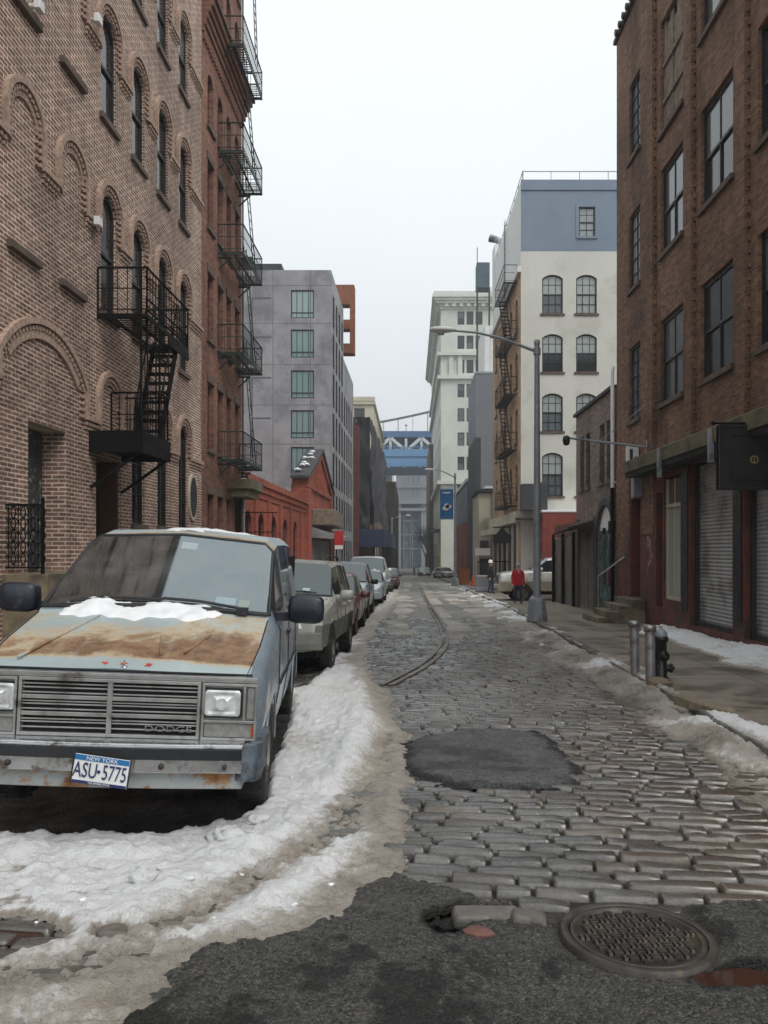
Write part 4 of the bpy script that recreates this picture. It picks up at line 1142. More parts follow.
# ================================================================== right: patched low brick house and its fence
def patched_house():
    fn = fmap('R')
    t = thing('patched_brick_house', 'low patched brick house with a teal graffiti doorway between the workshop and the car lot', 'building', fn(26, gz(26)+.1, 0))
    ops = [(a, b, 3.75, 5.6, 0) for a, b in ((23.95, 24.55), (24.85, 25.45), (26.75, 27.35), (27.65, 28.25))]
    ops += [(23.75, 25.65, -.35, 3.0, .85, .1), (26.2, 28.3, -.4, 2.35, 0, .12)]
    m = MB(); facade(m, fn, 23.62, 28.9, -1.4, 6.45, ops, .2)
    for u in (23.62, 28.9): m.quad(fn(u,-1.4,0), fn(u,-1.4,9), fn(u,6.45,9), fn(u,6.45,0))
    build(m, 'wall', M['brick_old'], t)
    m = MB(); m.poly([fn(23.7,6.2,.05), fn(28.8,6.2,.05), fn(28.8,6.2,9), fn(23.7,6.2,9)]); build(m, 'roof', M['roofing'], t)
    m = MB(); fbox(m, fn, 23.62, 29.0, 6.45, 6.55, .25, -.1); build(m, 'coping', M['iron_brown'], t)
    for a, b in ((23.95, 24.55), (24.85, 25.45), (26.75, 27.35), (27.65, 28.25)):
        put_window(t, 'R', (a+b)/2, 3.75, b-a, 1.85, 0, 1, 1, True, .07, 'frame_black', 'glass_dark', .12, sill='stone_trim', sillw=.1)
    m = MB(); fbox(m, fn, 23.78, 25.62, -.35, 2.2, .05, .1); o = build(m, 'doorway_panel', M['teal'], t); o['label'] = 'teal painted shopfront covered in dark graffiti'
    m = MB(); fbox(m, fn, 24.1, 24.5, .5, 2.5, .03, .049); fbox(m, fn, 24.85, 25.2, .5, 2.3, .03, .049); build_each(m, 'dark_pane', M['glass_dark'], o)
    m = MB(); m.prism(arc_pts(23.78, 25.62, 2.22, .75, 12), fn, .05, .1); build(m, 'fanlight', M['white_wall'], o)
    m = MB(); band(m, fn, arc_pts(23.75, 25.65, 2.15, .85, 14), .22, .03, -.06); build(m, 'arch_moulding', M['dark_wall'], o)
    m = MB()
    for a, b in ((26.22, 27.2), (27.25, 28.28)): fbox(m, fn, a, b, -.4, 2.3, .06, .12); fbox(m, fn, a+.12, b-.12, 0, 1.0, .04, .059); fbox(m, fn, a+.12, b-.12, 1.2, 2.1, .04, .059)
    build(m, 'double_door', M['wood_grey'], t)
    m = MB(); m.hexa([fn(26.0,2.45,0), fn(28.6,2.45,0), fn(28.6,2.15,-.9), fn(26.0,2.3,-.9), fn(26.0,2.6,0), fn(28.6,2.6,0), fn(28.6,2.2,-.9), fn(26.0,2.36,-.9)]); build(m, 'door_canopy', M['iron_brown'], t)
    m = MB(); fbox(m, fn, 25.7, 26.1, -.5, 2.7, 0, -.06); fbox(m, fn, 28.35, 28.85, -.6, 2.7, 0, -.05); build_each(m, 'painted_pier', M['dark_wall'], t)
    f = thing('plank_fence', 'dark weathered plank fence beside the car lot', 'fence', fn(31, gz(31), 0))
    m = MB(); R = random.Random(6)
    u = 29.0
    while u < 32.9:
        w = R.uniform(.18, .26); fbox(m, fn, u, u+w-.012, gz(u)-.02, 2.15+R.uniform(-.06,.06)-(u-29)*.02, .05+R.uniform(-.015,.015), .0); u += w
    build(m, 'planks', M['wood_grey'], f)
    m = MB()
    for u in (29.05, 31.0, 32.95): fbox(m, fn, u-.08, u+.08, gz(u)-.1, 2.25, -.03, -.12)
    build_each(m, 'post', M['iron_black'], f)
    m = MB(); fbox(m, fn, 29.0, 32.9, 2.15, 2.6, .06, -.02); 
    o = build(m, 'fascia', M['red_base'], f)
patched_house()

# ================================================================== right: white and blue loft
def white_loft():
    fn = fmap('R'); y0 = 42.6; xf = XR(y0); zt = 21.5; zb = 17.7; x1 = xf+13
    t = thing('white_loft', 'cream loft building with a blue grey top storey, arched windows and brick street side', 'building', (xf, y0, gz(y0)))
    F = fmap('F', y0)
    xs = [8.82-.33, 10.72-.33, 13.5, 15.6]; zr = [(14.35, 16.45), (11.2, 13.25), (8.0, 10.05), (4.5, 6.85)]
    xs = [(552.5-411)/790*y0, (586.5-411)/790*y0, 13.6, 16.0]
    ops = [(x-.56, x+.56, a, b, .22) for x in xs for a, b in zr]
    m = MB(); facade(m, F, xf, x1, -2, zb, ops, .18)
    m.quad((x1,y0,-2), (x1,56,-2), (x1,56,zt), (x1,y0,zt)); build(m, 'front_wall', M['stucco'], t)
    xb = (587-411)/790*y0
    m = MB(); facade(m, F, xf, x1, zb, zt, [(xb-.43, xb+.43, 18.5, 20.1, 0)], .15); build(m, 'blue_storey', M['stucco_blue'], t)
    m = MB(); m.box(xf, x1, y0-.06, y0-.002, zt-.5, zt+.05)
    m.box(xb-.6, xb+.6, y0-.03, y0+.0, 20.1, 20.25); m.box(xb-.6, xb-.45, y0-.03, y0, 18.4, 20.1); m.box(xb+.45, xb+.6, y0-.03, y0, 18.4, 20.1)
    build(m, 'parapet_band', M['stucco_blue'], t)
    put_window(t, 'F', xb, 18.5, .86, 1.6, 0, 2, 4, True, .06, 'frame_dark', 'glass_blind', .08, y0, sill='stucco_blue')
    for x in xs:
        for i, (a, b) in enumerate(zr): put_window(t, 'F', x, a, 1.12, b-a, .22, 3, 4, True, .07, 'frame_dark', 'glass_blind' if (i+int(x)) % 3 == 0 else 'glass_grey', .1, y0, sill='stone_trim', gm2='glass_blind_up')
    cols = [44.3, 46.6, 49.0, 51.4, 53.8]
    rows = [(1.0, 2.9), (4.5, 6.4), (7.6, 9.5), (10.7, 12.6), (13.8, 15.6)]
    ops = [(u-.5, u+.5, a, b, .2) for u in cols for a, b in rows[1:]]
    m = MB(); facade(m, fn, y0+.001, 56, -2, 16.9, ops, .22); m.quad(fn(56,-2,0), fn(56,-2,13), fn(56,16.9,13), fn(56,16.9,0)); build(m, 'street_wall', M['brick_side'], t)
    m = MB(); 
    m.poly([fn(y0+.001,16.9,0), fn(56,16.9,0), fn(56,zt,0), fn(y0+.001,zt,0)]); m.quad(fn(56,16.9,0), fn(56,16.9,13), fn(56,zt,13), fn(56,zt,0)); fbox(m, fn, y0-.02, 56, 16.6, 16.9, .02, -.18)
    build(m, 'white_storey', M['white_wall'], t)
    for u in cols:
        for a, b in rows[1:]: put_window(t, 'R', u, a, 1.0, b-a, .2, 1, 1, True, .07, 'frame_brown', 'glass_dark', .12, sill='stone_trim')
    m = MB()
    for u in (43.4, 45.45, 47.8, 50.2, 52.6, 55.2): fbox(m, fn, u-.16, u+.16, -1.5, 3.1, .02, -.1)
    fbox(m, fn, y0+.01, 56, 3.1, 3.7, .02, -.3); fbox(m, fn, 47.2, 55.5, 2.55, 2.9, .0, -1.0)
    build(m, 'shopfront', M['beige_wall'], t)
    m = MB()
    for u in (44.4, 46.6, 49.0, 51.4, 53.9): fbox(m, fn, u-.9, u+.9, -1.4, 3.05, .02, -.02)
    build_each(m, 'shop_door', M['dark_wall'], t)
    m = MB(); m.poly([(xf+.1,y0+.1,zt-.2), (x1,y0+.1,zt-.2), (x1,56,zt-.2), (xf+.1,56,zt-.2)]); build(m, 'roof', M['roofing'], t)
    m = MB()
    for x in np.arange(xf+.1, x1, 1.55): m.tube([(x,y0+.15,zt-.2), (x,y0+.15,zt+.58)], .018, 4)
    m.tube([(xf+.1,y0+.15,zt+.58), (x1,y0+.15,zt+.58)], .02, 4)
    for u in np.arange(y0, 56, 1.7): m.tube([fn(u,zt,.12), fn(u,zt+.58,.12)], .018, 4)
    m.tube([fn(y0+.15,zt+.58,.12), fn(56,zt+.58,.12)], .02, 4); build(m, 'roof_railing', M['iron_brown'], t)
    m = MB(); fbox(m, fn, 51.5, 54.5, zt, zt+.6, .2, 3); fbox(m, fn, 54.5, 55.9, zt-3, zt+1.2, -.05, 2.5); build(m, 'bulkhead', M['white_wall'], t)
    m = MB(); m.tube([fn(55.0, zt, .4), fn(55.0, zt+1.6, .4), fn(55.2, zt+1.9, -.3)], .28, 8); build(m, 'roof_vent', M['galv'], t)
    f = thing('fire_escape', 'brown iron fire escape down the brick street side of the cream loft', 'fire escape', fn(46, 3, 0), group='fire escapes along the street')
    im = M['iron_brown']; zs = [4.1, 7.2, 10.3, 13.4, 16.5]
    for i, zf in enumerate(zs):
        m = MB(); landing(m, fn, 43.9, 48.2, zf, .75); build(m, 'balcony', im, f)
        m = MB(); rail(m, fn, 43.9, 48.2, zf, .95, .75, .4); build(m, 'railing', im, f)
        if i:
            m = MB(); a0, z0 = 44.6, zs[i-1]; a1, z1 = 47.2, zf
            for d in (-.25, -.62): m.bar(fn(a0,z0,d), fn(a1,z1,d), .03, .08, up=(1,0,0))
            for k in range(11): q = (k+.5)/11; fbox(m, fn, a0+(a1-a0)*q-.1, a0+(a1-a0)*q+.1, z0+(z1-z0)*q-.015, z0+(z1-z0)*q+.015, -.25, -.62)
            build(m, 'stair', im, f)
    m = MB(); ladder(m, fn, 48.3, 48.7, -.2, 21.8, -.12, -.12, .35); build(m, 'ladder', im, f)
    # red lean-to wall in front of the loft
    s = thing('red_wall', 'red painted low wall with a snowy ledge at the foot of the cream loft', 'wall', (9, 41.2, gz(41)))
    m = MB(); m.box(XR(41)+.9, 18, 41.0, 42.55, -1.6, 3.55); build(m, 'wall', M['sign_red'] if 0 else mat('faded red paint', c8(124,60,52), .85, var=.15, streak=.3), s)
    m = MB(); m.box(XR(41)+.85, 18, 40.95, 42.6, 3.55, 3.68); build(m, 'ledge', M['snow_clean'], s, bevel=.03)
    m = MB(); m.bar((7.6, 40.9, -.4), (9.6, 40.9, 1.6), .12); build(m, 'brace', M['red_base'], s)
    s = thing('wall_cabinet', 'black cabinets hung on the corner of the cream loft', 'cabinet', (6.3, 42, 4))
    m = MB(); m.box(5.85, 6.55, 41.7, 42.5, 3.7, 5.1); m.box(6.75, 7.25, 41.9, 42.55, 3.72, 5.2); build_each(m, 'cabinet', M['dark_wall'], s, bevel=.02)
    m = MB(); m.box(5.6, 6.9, 41.3, 42.5, 3.2, 3.3); build(m, 'shelf', M['iron_brown'], s)
    s = thing('pub_sign', 'dark ornate hanging sign on the brick street side of the cream loft', 'sign', fn(45.5, 2.4, 0))
    m = MB(); y = 45.5; xw = XR(y); m.box(xw-1.15, xw-.12, y-.04, y+.04, 2.0, 2.5)
    m.prism([(xw-1.0, 2.5), (xw-.27, 2.5), (xw-.5, 2.78), (xw-.635, 2.98), (xw-.77, 2.78)], lambda u, z, d: (u, y+d, z), -.04, .04); build(m, 'board', M['sign_black'], s)
    m = MB(); m.tube([(xw, y, 2.92), (xw-1.2, y, 2.92)], .025, 5)
    build(m, 'bracket', M['iron_black'], s)
white_loft()

# ================================================================== right: grey building, shed and limestone block
def right_far():
    t = thing('grey_building', 'plain dark grey building with a pale roof hut behind the cream loft', 'building', (5.95, 73, gz(73)))
    m = MB(); x0 = 5.95; m.box(x0, 16, 73, 82, -3, 17.9); build(m, 'wall', M['grey_wall'], t)
    m = MB(); m.box(x0-.03, x0+.75, 72.96, 82.03, -3, 6.6); m.box(x0-.02, x0+.5, 72.97, 82.02, 6.6, 12); build(m, 'dark_band', M['dark_wall'], t)
    m = MB(); m.box(x0-.05, 16.05, 72.95, 82.05, 17.9, 18.1); build(m, 'coping', M['galv'], t)
    m = MB(); m.box(6.9, 15, 75, 81, 18.1, 22.9); build(m, 'roof_hut', M['white_wall'], t)
    m = MB()
    for i in range(3): m.box(6.95+i*.55, 6.97+i*.55, 74.98, 75.0, 18.1, 22.8)
    build(m, 'panel_joint', M['concrete_joint'], t)
    t = thing('street_shed', 'low cream and grey shed with a curved awning before the dark grey building', 'building', (5.7, 66, gz(66)))
    m = MB(); m.box(5.7, 6.75, 66.5, 72.9, -2, 6.4); build(m, 'cream_wall', M['beige_wall'], t)
    m = MB(); m.box(6.755, 9, 66.4, 72.9, -2, 6.45); build(m, 'grey_wall', M['grey_wall'], t)
    m = MB(); m.box(5.5, 9, 66.2, 72.92, 6.46, 6.75); build(m, 'roof', M['dark_wall'], t)
    m = MB(); m.box(6.2, 9, 66.15, 70, 6.76, 6.95); build(m, 'roof_snow', M['snow_clean'], t)
    m = MB(); n = 8
    P = [(66.38-1.6*math.sin(PI/2*i/n), 4.3-1.3*(1-math.cos(PI/2*i/n))) for i in range(n+1)]
    m.add([(x, y, z) for y, z in P for x in (6.1, 8.6)], [(2*i, 2*i+1, 2*i+3, 2*i+2) for i in range(n)], 0, True); build(m, 'awning', M['awning'], t, fix=False)
    m = MB(); m.box(5.8, 6.5, 66.2, 66.49, 1.3, 2.4); m.box(5.75, 7.0, 66.1, 66.45, -.6, .9); build(m, 'dark_panel', M['sign_black'], t)
    m = MB(); m.box(5.35, 6.6, 65.9, 66.05, 1.15, 1.75); build(m, 'sign_panel', M['sign_white'], t)
    t = thing('red_annex', 'low building with an orange red wall beyond the dark grey building', 'building', (5.9, 82.2, gz(83)))
    m = MB(); m.box(5.9, 14, 82.2, 108, -3.2, 4.6); build(m, 'wall', M['red_paint'], t)
    m = MB(); m.box(5.86, 14, 82.15, 108.1, 4.6, 8.7); build(m, 'upper_wall', M['grey_wall'], t)
    m = MB(); m.box(5.7, 14, 82.1, 108.2, 8.7, 9.05); build(m, 'cornice', M['white_wall'], t)
    # limestone block with a deep cornice
    y0 = 125.; xc = (441-411)/790*y0; zt = 41.3
    t = thing('limestone_building', 'tall pale limestone building with a heavy overhanging cornice', 'building', (xc, y0, gz(y0)))
    F = fmap('F', y0); S = lambda u, z, d: (xc+d, u, z)
    rows = [38.3-3.83*i for i in range(10)]
    xs = [(x-411)/790*y0 for x in (461, 470, 479)] + [(x-411)/790*y0 for x in (497, 506, 515)]
    ops = [(x-.55, x+.55, z-1.05, z+1.05, 0) for x in xs for z in rows]
    m = MB(); facade(m, F, xc, xc+18, -3.5, zt, ops, .25)
    us = [y0+3+3.4*i for i in range(16)]
    so = [(u-.8, u+.8, z-1.05, z+1.05, 0) for u in us for z in rows]
    facade(m, S, y0, y0+58, -3.5, zt, so, .3); build(m, 'wall', M['cream_stone'], t)
    m = MB(); m.poly([(xc+.2,y0+.2,zt-.1), (xc+18,y0+.2,zt-.1), (xc+18,y0+58,zt-.1), (xc+.2,y0+58,zt-.1)]); build(m, 'roof', M['roofing'], t)
    for x in xs:
        for z in rows: put_window(t, 'F', x, z-1.05, 1.1, 2.1, 0, 1, 1, True, .12, 'frame_dark', 'glass_grey', .1, y0)
    fme, gme = win_mesh(1.6, 2.1, 0, 1, 1, True, .14, 'frame_dark', 'glass_grey')
    for u in us[:3]:
        for z in rows[:10]:
            f = link('window', fme, t, Vector(S(u, z-1.05, .12))-t.location, (0,0,-PI/2)); [link('pane', q, f) for q in gme]
    m = MB(); gl = MB()
    for k, (z, p) in enumerate(((39.65,.2),(40.05,.35),(40.45,.85),(40.85,1.15),(41.25,1.4))):
        m.box(xc-p, xc+18.3, y0-p, y0+58+p, z, z+.397)
    m.box(xc-1.2, xc+18, y0-1.2, y0+59, 41.66, 42.2)
    for i in range(16): m.box(xc+.6+i*1.15, xc+1.15+i*1.15, y0-.75, y0-.3, 39.95, 40.44)
    for i in range(40): m.box(xc-.75, xc-.3, y0+.6+i*1.4, y0+1.2+i*1.4, 39.95, 40.44)
    for z in (32.3, 28.6, 12.0): m.box(xc-.6, xc+18, y0-.6, y0+58, z, z+.55)
    for x in (xc+1.6, xc+3.0): m.box(x-.35, x+.35, y0-.35, y0-.0, 29.16, 32.29)
    build(m, 'cornice', M['cream_stone'], t)
    m = MB(); m.box(xc+8, xc+17, y0+4, y0+14, zt, zt+3.2); build(m, 'roof_hut', M['white_wall'], t)
    m = MB(); m.box(xc-1.4, xc-.1, y0+2, y0+14, 4.6, 5.0); build(m, 'entrance_canopy', M['dark_wall'], t)
    t = thing('roof_tank_frame', 'teal tank on thin steel legs above the roofs behind the cream loft', 'water tank', (8.6, 90, 24))
    m = MB(); x = (483.5-411)/790*95; y = 95
    m.box(x-.8, x+.75, y, y+2, 33.2, 36.2); o = build(m, 'tank', mat('teal tank', c8(66,88,98), .8), t)
    m = MB()
    for a in (x-.75, x+.7): m.bar((a, y+.1, 17), (a, y+.1, 33.2), .2)
    m.bar((x-.75,y+.1,20), (x+.7,y+.1,26), .08); m.bar((x-.75,y+.1,26), (x+.7,y+.1,20), .08); m.tube([(x-.75,y,36),(x-.75,y,38)], .05, 5); build(m, 'leg', M['iron_brown'], t)
right_far()

# ================================================================== bridge
def bridge():
    y = 205.; k = y/790.
    def zz(py): return 1.6+(550-py)*k
    t = thing('suspension_bridge', 'blue steel suspension bridge deck crossing high above the street end', 'bridge', (0, y, gz(y)))
    X0, X1 = -90, 90
    m = MB()
    for a, b in ((431.0, 437.0),): m.box(X0, X1, y, y+.8, zz(b), zz(a)); m.box(X0, X1, y+7, y+25, zz(b), zz(a)); m.box(X0, X1, y+.8, y+7, zz(434), zz(432))
    build(m, 'top_chord', M['bridge_dark'], t)
    m = MB(); m.box(X0, X1, y-.1, y+.8, zz(456.5), zz(449)); m.box(X0, X1, y+7, y+7.8, zz(456.5), zz(449))
    for q in np.arange(X0, X1, 2.0): m.box(q, q+.16, y-.25, y-.11, zz(456), zz(447))
    m.box(X0, X1, y-.25, y-.12, zz(447.3), zz(446.6)); build(m, 'railing_girder', M['bridge_blue'], t)
    m = MB(); m.box(X0, X1, y+.2, y+25, zz(466.5), zz(456.6))
    for q in np.arange(X0, X1, 4.0): m.box(q, q+.5, y-.6, y+.19, zz(468), zz(462))
    build(m, 'deck', M['bridge_blue'], t)
    m = MB(); p0 = (406-411)*k; s = 31*k/2
    for i in range(-24, 25):
        x = p0 + i*s
        for yy in (y+.3, y+7.3):
            m.box(x-.32, x+.32, yy-.25, yy+.25, zz(449), zz(438.5))
            if i % 2: 
                for sg in (1, -1): m.bar((x+sg*.15, yy, zz(438)), (x+sg*s*.85, yy, zz(449)), .8)
    build(m, 'truss_member', M['bridge_pale'], t)
    m = MB()
    for dy, off in ((1, 0), (7, 5.5)):
        pts = []
        for i in range(41):
            x = -60+3*i; px = 411+x/k; pts.append((x, y+dy, zz(422-off*.9 - (px-380)*(.18) - .0006*(px-380)**2)))
        m.tube(pts, .17, 6)
        for x in np.arange(-58, 60, 3.9):
            px = 411+x/k; top = zz(422-off*.9-(px-380)*.18-.0006*(px-380)**2)
            m.tube([(x, y+dy, zz(432)), (x, y+dy, top)], .07, 4)
    build(m, 'cable', M['concrete_joint'], t)
    m = MB()
    for i in range(-12, 13):
        x = p0+i*s*2*.93; m.tube([(x, y+3, zz(432)), (x, y+3, zz(424))], .1, 4); m.lathe([(0,-.3),(.4,0),(0,.3)], 8, Matrix.Translation((x, y+3, zz(423.5))))
    build(m, 'deck_lamp', M['dark_wall'], t)
    y2 = 300.; k2 = y2/790.
    def q(px, py): return ((px-411)*k2, 1.6+(550-py)*k2)
    t = thing('bridge_tower', 'hazy blue grey steel bridge tower with a tall portal at the end of the street', 'bridge tower', (q(411,0)[0], y2, gz(260)))
    m = MB(); xl, xr = q(396, 0)[0], q(434, 0)[0]
    def bx(x0, x1, p0, p1, d0=0, d1=8): m.box(x0, x1, y2+d0, y2+d1, 1.6+(550-p1)*k2, 1.6+(550-p0)*k2)
    bx(xl, xr, 445, 500); bx(xl, q(401,0)[0], 500, 575); bx(q(421,0)[0], xr, 500, 575); build(m, 'pier', M['tower_steel'], t)
    m = MB(); bx(xl-1, xr+1, 500, 504, -1, 9); bx(xl-.6, xr+.6, 508, 511, -.6, 8.6); build(m, 'portal_cornice', M['tower_steel'], t)
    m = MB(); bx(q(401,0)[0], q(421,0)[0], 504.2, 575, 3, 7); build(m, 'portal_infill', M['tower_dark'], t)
    m = MB()
    for px in (404, 409, 414, 419): bx(q(px,0)[0], q(px+1.2,0)[0], 445, 500, -.5, 0)
    for py in (455, 470, 486, 499): bx(xl-.3, xr+.3, py, py+1.6, -.9, -.55)
    build(m, 'rib', M['tower_steel'], t)
    m = MB()
    for a, b in ((403, 410), (412, 419)): bx(q(a,0)[0], q(a+1,0)[0], 512, 575, 2.2, 2.9); bx(q(b,0)[0], q(b+.8,0)[0], 512, 575, 2.2, 2.9)
    for py in (520, 534, 548): bx(q(401,0)[0], q(421,0)[0], py, py+1.4, 2.0, 2.15)
    build(m, 'portal_brace', M['tower_steel'], t)
bridge()
# ================================================================== vehicles
class Shell:
    """body loft: rings of 8 points per side; kinds h = bonnet / boot, c = cabin"""
    def __init__(s, W, st, zb, zm, zbelt, wheels, wr, arch=.06, tumble=.80):
        s.W = W; s.base = []
        for y, kind, zt, wf in st:
            w = W*wf
            zbl = zbelt if not callable(zbelt) else zbelt(y)
            if kind == 'h': top = [(.955*w, min(zbl+.05, zt-.05)), (.90*w, zt-.018), (.5*w, zt), (0, zt+.012)]
            else:           top = [(.955*w, zbl+.05), (tumble*w, zt-.085), (tumble*w-.07, zt-.02), (0, zt+.02)]
            if kind == 'h' and zbl+.05 > zt-.05: b3 = (.985*w, zt-.1)
            else: b3 = (.985*w, zbl)
            s.base.append((y, [(.78*w, zb), (.95*w, zb+.05), (w, zm), b3] + top))
        ys = {round(b[0], 4) for b in s.base}
        s.wheels = wheels; s.ar = wr+arch; s.wr = wr
        for yc in wheels:
            for q in (-1, -.9, -.7, -.4, 0, .4, .7, .9, 1): ys.add(round(yc+q*s.ar, 4))
        y0, y1 = s.base[0][0], s.base[-1][0]
        s.ys = sorted(y for y in ys if y0 <= y <= y1)
    def ring(s, y, clamp=True):
        b = s.base
        for i in range(len(b)-1):
            if b[i][0] <= y <= b[i+1][0]:
                f = (y-b[i][0])/max(b[i+1][0]-b[i][0], 1e-6)
                r = [(p[0]+(q[0]-p[0])*f, p[1]+(q[1]-p[1])*f) for p, q in zip(b[i][1], b[i+1][1])]; break
        else: r = list(b[0][1] if y < b[0][0] else b[-1][1])
        if clamp:
            for yc in s.wheels:
                d = s.ar**2-(y-yc)**2
                if d > 0:
                    za = s.wr + math.sqrt(d)
                    r = [(x if k else max(x, .8*s.W), max(z, za) if k < 4 else z) for k, (x, z) in enumerate(r)]
        return r
    def make(s, par, body, parts, pm):
        """parts: list of (name, fn(seg, ymid, side)->bool, material, per_side)"""
        R = [(y, s.ring(y)) for y in s.ys]
        bag = {}
        for i in range(len(R)-1):
            ya, ra = R[i]; yb, rb = R[i+1]; ym = (ya+yb)/2
            for k in range(7):
                for sd in (1, -1):
                    key = ('body', body)
                    for nm, fn, m in parts:
                        q = fn(k, ym, sd)
                        if q: key = (nm, m, q); break
                    mb = bag.setdefault(key, MB())
                    P = [(sd*ra[k][0],ya,ra[k][1]), (sd*ra[k+1][0],ya,ra[k+1][1]), (sd*rb[k+1][0],yb,rb[k+1][1]), (sd*rb[k][0],yb,rb[k][1])]
                    mb.add(P, [(0,1,2,3)], 0, True)
        b = bag[('body', body)]
        for y, r in (R[0], R[-1]):
            b.poly([(x,y,z) for x, z in r] + [(-x,y,z) for x, z in reversed(r[:-1])])
        out = {}
        for key, mb in bag.items():
            me = mb.mesh(key[0], pm(key[1]) if callable(pm) else M[key[1]], False)
            bm = bmesh.new(); bm.from_mesh(me)
            bmesh.ops.remove_doubles(bm, verts=bm.verts, dist=1e-4)
            bmesh.ops.dissolve_degenerate(bm, edges=bm.edges, dist=1e-4)
            bmesh.ops.recalc_face_normals(bm, faces=bm.faces)
            bm.to_mesh(me); bm.free()
            me.set_sharp_from_angle(angle=math.radians(32))
            out.setdefault(key[0], []).append(link(key[0], me, par))
        return out
_wm = {}
def wheel(par, x, y, r, w=.2, spokes=5, rimm='rim', steer=0):
    key = (r, w, spokes, rimm)
    if key not in _wm:
        t = MB(); X = Matrix.Rotation(PI/2, 4, 'Y')
        t.lathe([(r*.62,-w/2+.01),(r*.72,-w/2),(r*.93,-w/2+.005),(r*.985,-w/2+.03),(r,-w/2+.055),(r,w/2-.055),(r*.985,w/2-.03),(r*.93,w/2-.005),(r*.72,w/2),(r*.62,w/2-.01)], 32, X, close=False)
        n = 40
        for i in range(n):                                   # tread blocks
            a = 2*PI*i/n
            for q in (-1, 1):
                Mx = Matrix.Rotation(a, 4, 'X') @ Matrix.Translation((q*w*.2+ (0.01 if i % 2 else -.01), 0, r))
                t.box(-w*.17, w*.17, -.016, .016, -.004, .005, M=Mx)
        f = MB()
        f.lathe([(0,w*.30),(r*.16,w*.32),(r*.2,w*.22),(r*.5,w*.12),(r*.58,w*.2),(r*.64,w*.44)], 28, X, close=False)
        for i in range(spokes):
            a = 2*PI*i/spokes
            Mx = Matrix.Rotation(a, 4, 'X') @ Matrix.Translation((w*.27, 0, r*.36))
            f.box(-.015, .015, -r*.1, r*.1, -r*.22, r*.24, M=Mx)
        h = MB(); h.lathe([(0,-w*.3),(r*.63,-w*.3)], 20, X, close=False); h.lathe([(0,w*.08),(r*.6,w*.08)], 20, X, close=False)
        _wm[key] = (t.mesh('tyre', M['rubber']), f.mesh('rim', M[rimm]), h.mesh('brake_disc', M['well'], False))
    tm, fm, hm = _wm[key]
    s = 1 if x > 0 else -1
    o = link('wheel', tm, par, (x, y, r), (0, 0, (0 if s > 0 else PI)+steer))
    link('rim', fm, o); link('brake_disc', hm, o)
    return o

def rusted(name, col, kind):
    k = NT(name)
    v = k.ramp(k.noise(1.4, 6, .6), .3, .7, .86, 1.1)
    hs = k.n('ShaderNodeHueSaturation'); hs.inputs['Color'].default_value = (*col, 1); k.l(v, hs.inputs['Value'])
    c = hs.outputs[0]
    sp = k.n('ShaderNodeSeparateXYZ'); k.l(k.tc.outputs['Object'], sp.inputs[0])
    if kind == 'hood':      # worst rust in a belt behind the bonnet's lip and over its right half
        a = k.math('MULTIPLY', k.ramp(sp.outputs[1], .17, .30), k.ramp(sp.outputs[1], .42, 1.0, 1, .38))
        bias = k.math('ADD', k.math('MULTIPLY', a, .62), k.math('MULTIPLY', k.ramp(sp.outputs[0], -.4, .55), .16))
        bias = k.math('SUBTRACT', bias, .38)
        bias = k.math('SUBTRACT', bias, k.ramp(sp.outputs[1], .22, .14, 0, .45))
    else:
        bias = k.math('SUBTRACT', k.ramp(sp.outputs[1], 2.25, 1.98, 0, .28), .16)
    n1 = k.noise(2.1, 9, .66, dist=.5); n2 = k.noise(11, 7, .72)
    s = k.math('ADD', k.math('ADD', n1, bias), k.math('MULTIPLY', k.math('SUBTRACT', n2, .5), .6))
    thin = k.ramp(s, .40, .62, 0, .85); deep = k.ramp(s, .60, .78)
    c = k.mix(thin, c, k.mix(k.noise(5, 6, .7), c8(188,172,142), c8(156,126,90)))
    c = k.mix(deep, c, k.mix(k.ramp(n2, .35, .65), c8(92,66,50), c8(138,108,80)))
    st = k.ramp(k.noise(1., 5, .6, vec=k.vmul((9., .8, 1.))), .55, .75, 0, .25)
    c = k.mix(st, c, c8(196,196,184))
    k.bump(n2, .35, .003)
    k.b.inputs['Coat Weight'].default_value = .1; k.b.inputs['Coat Roughness'].default_value = .3
    return k.fin(c, k.ramp(s, .4, .7, .38, .75))
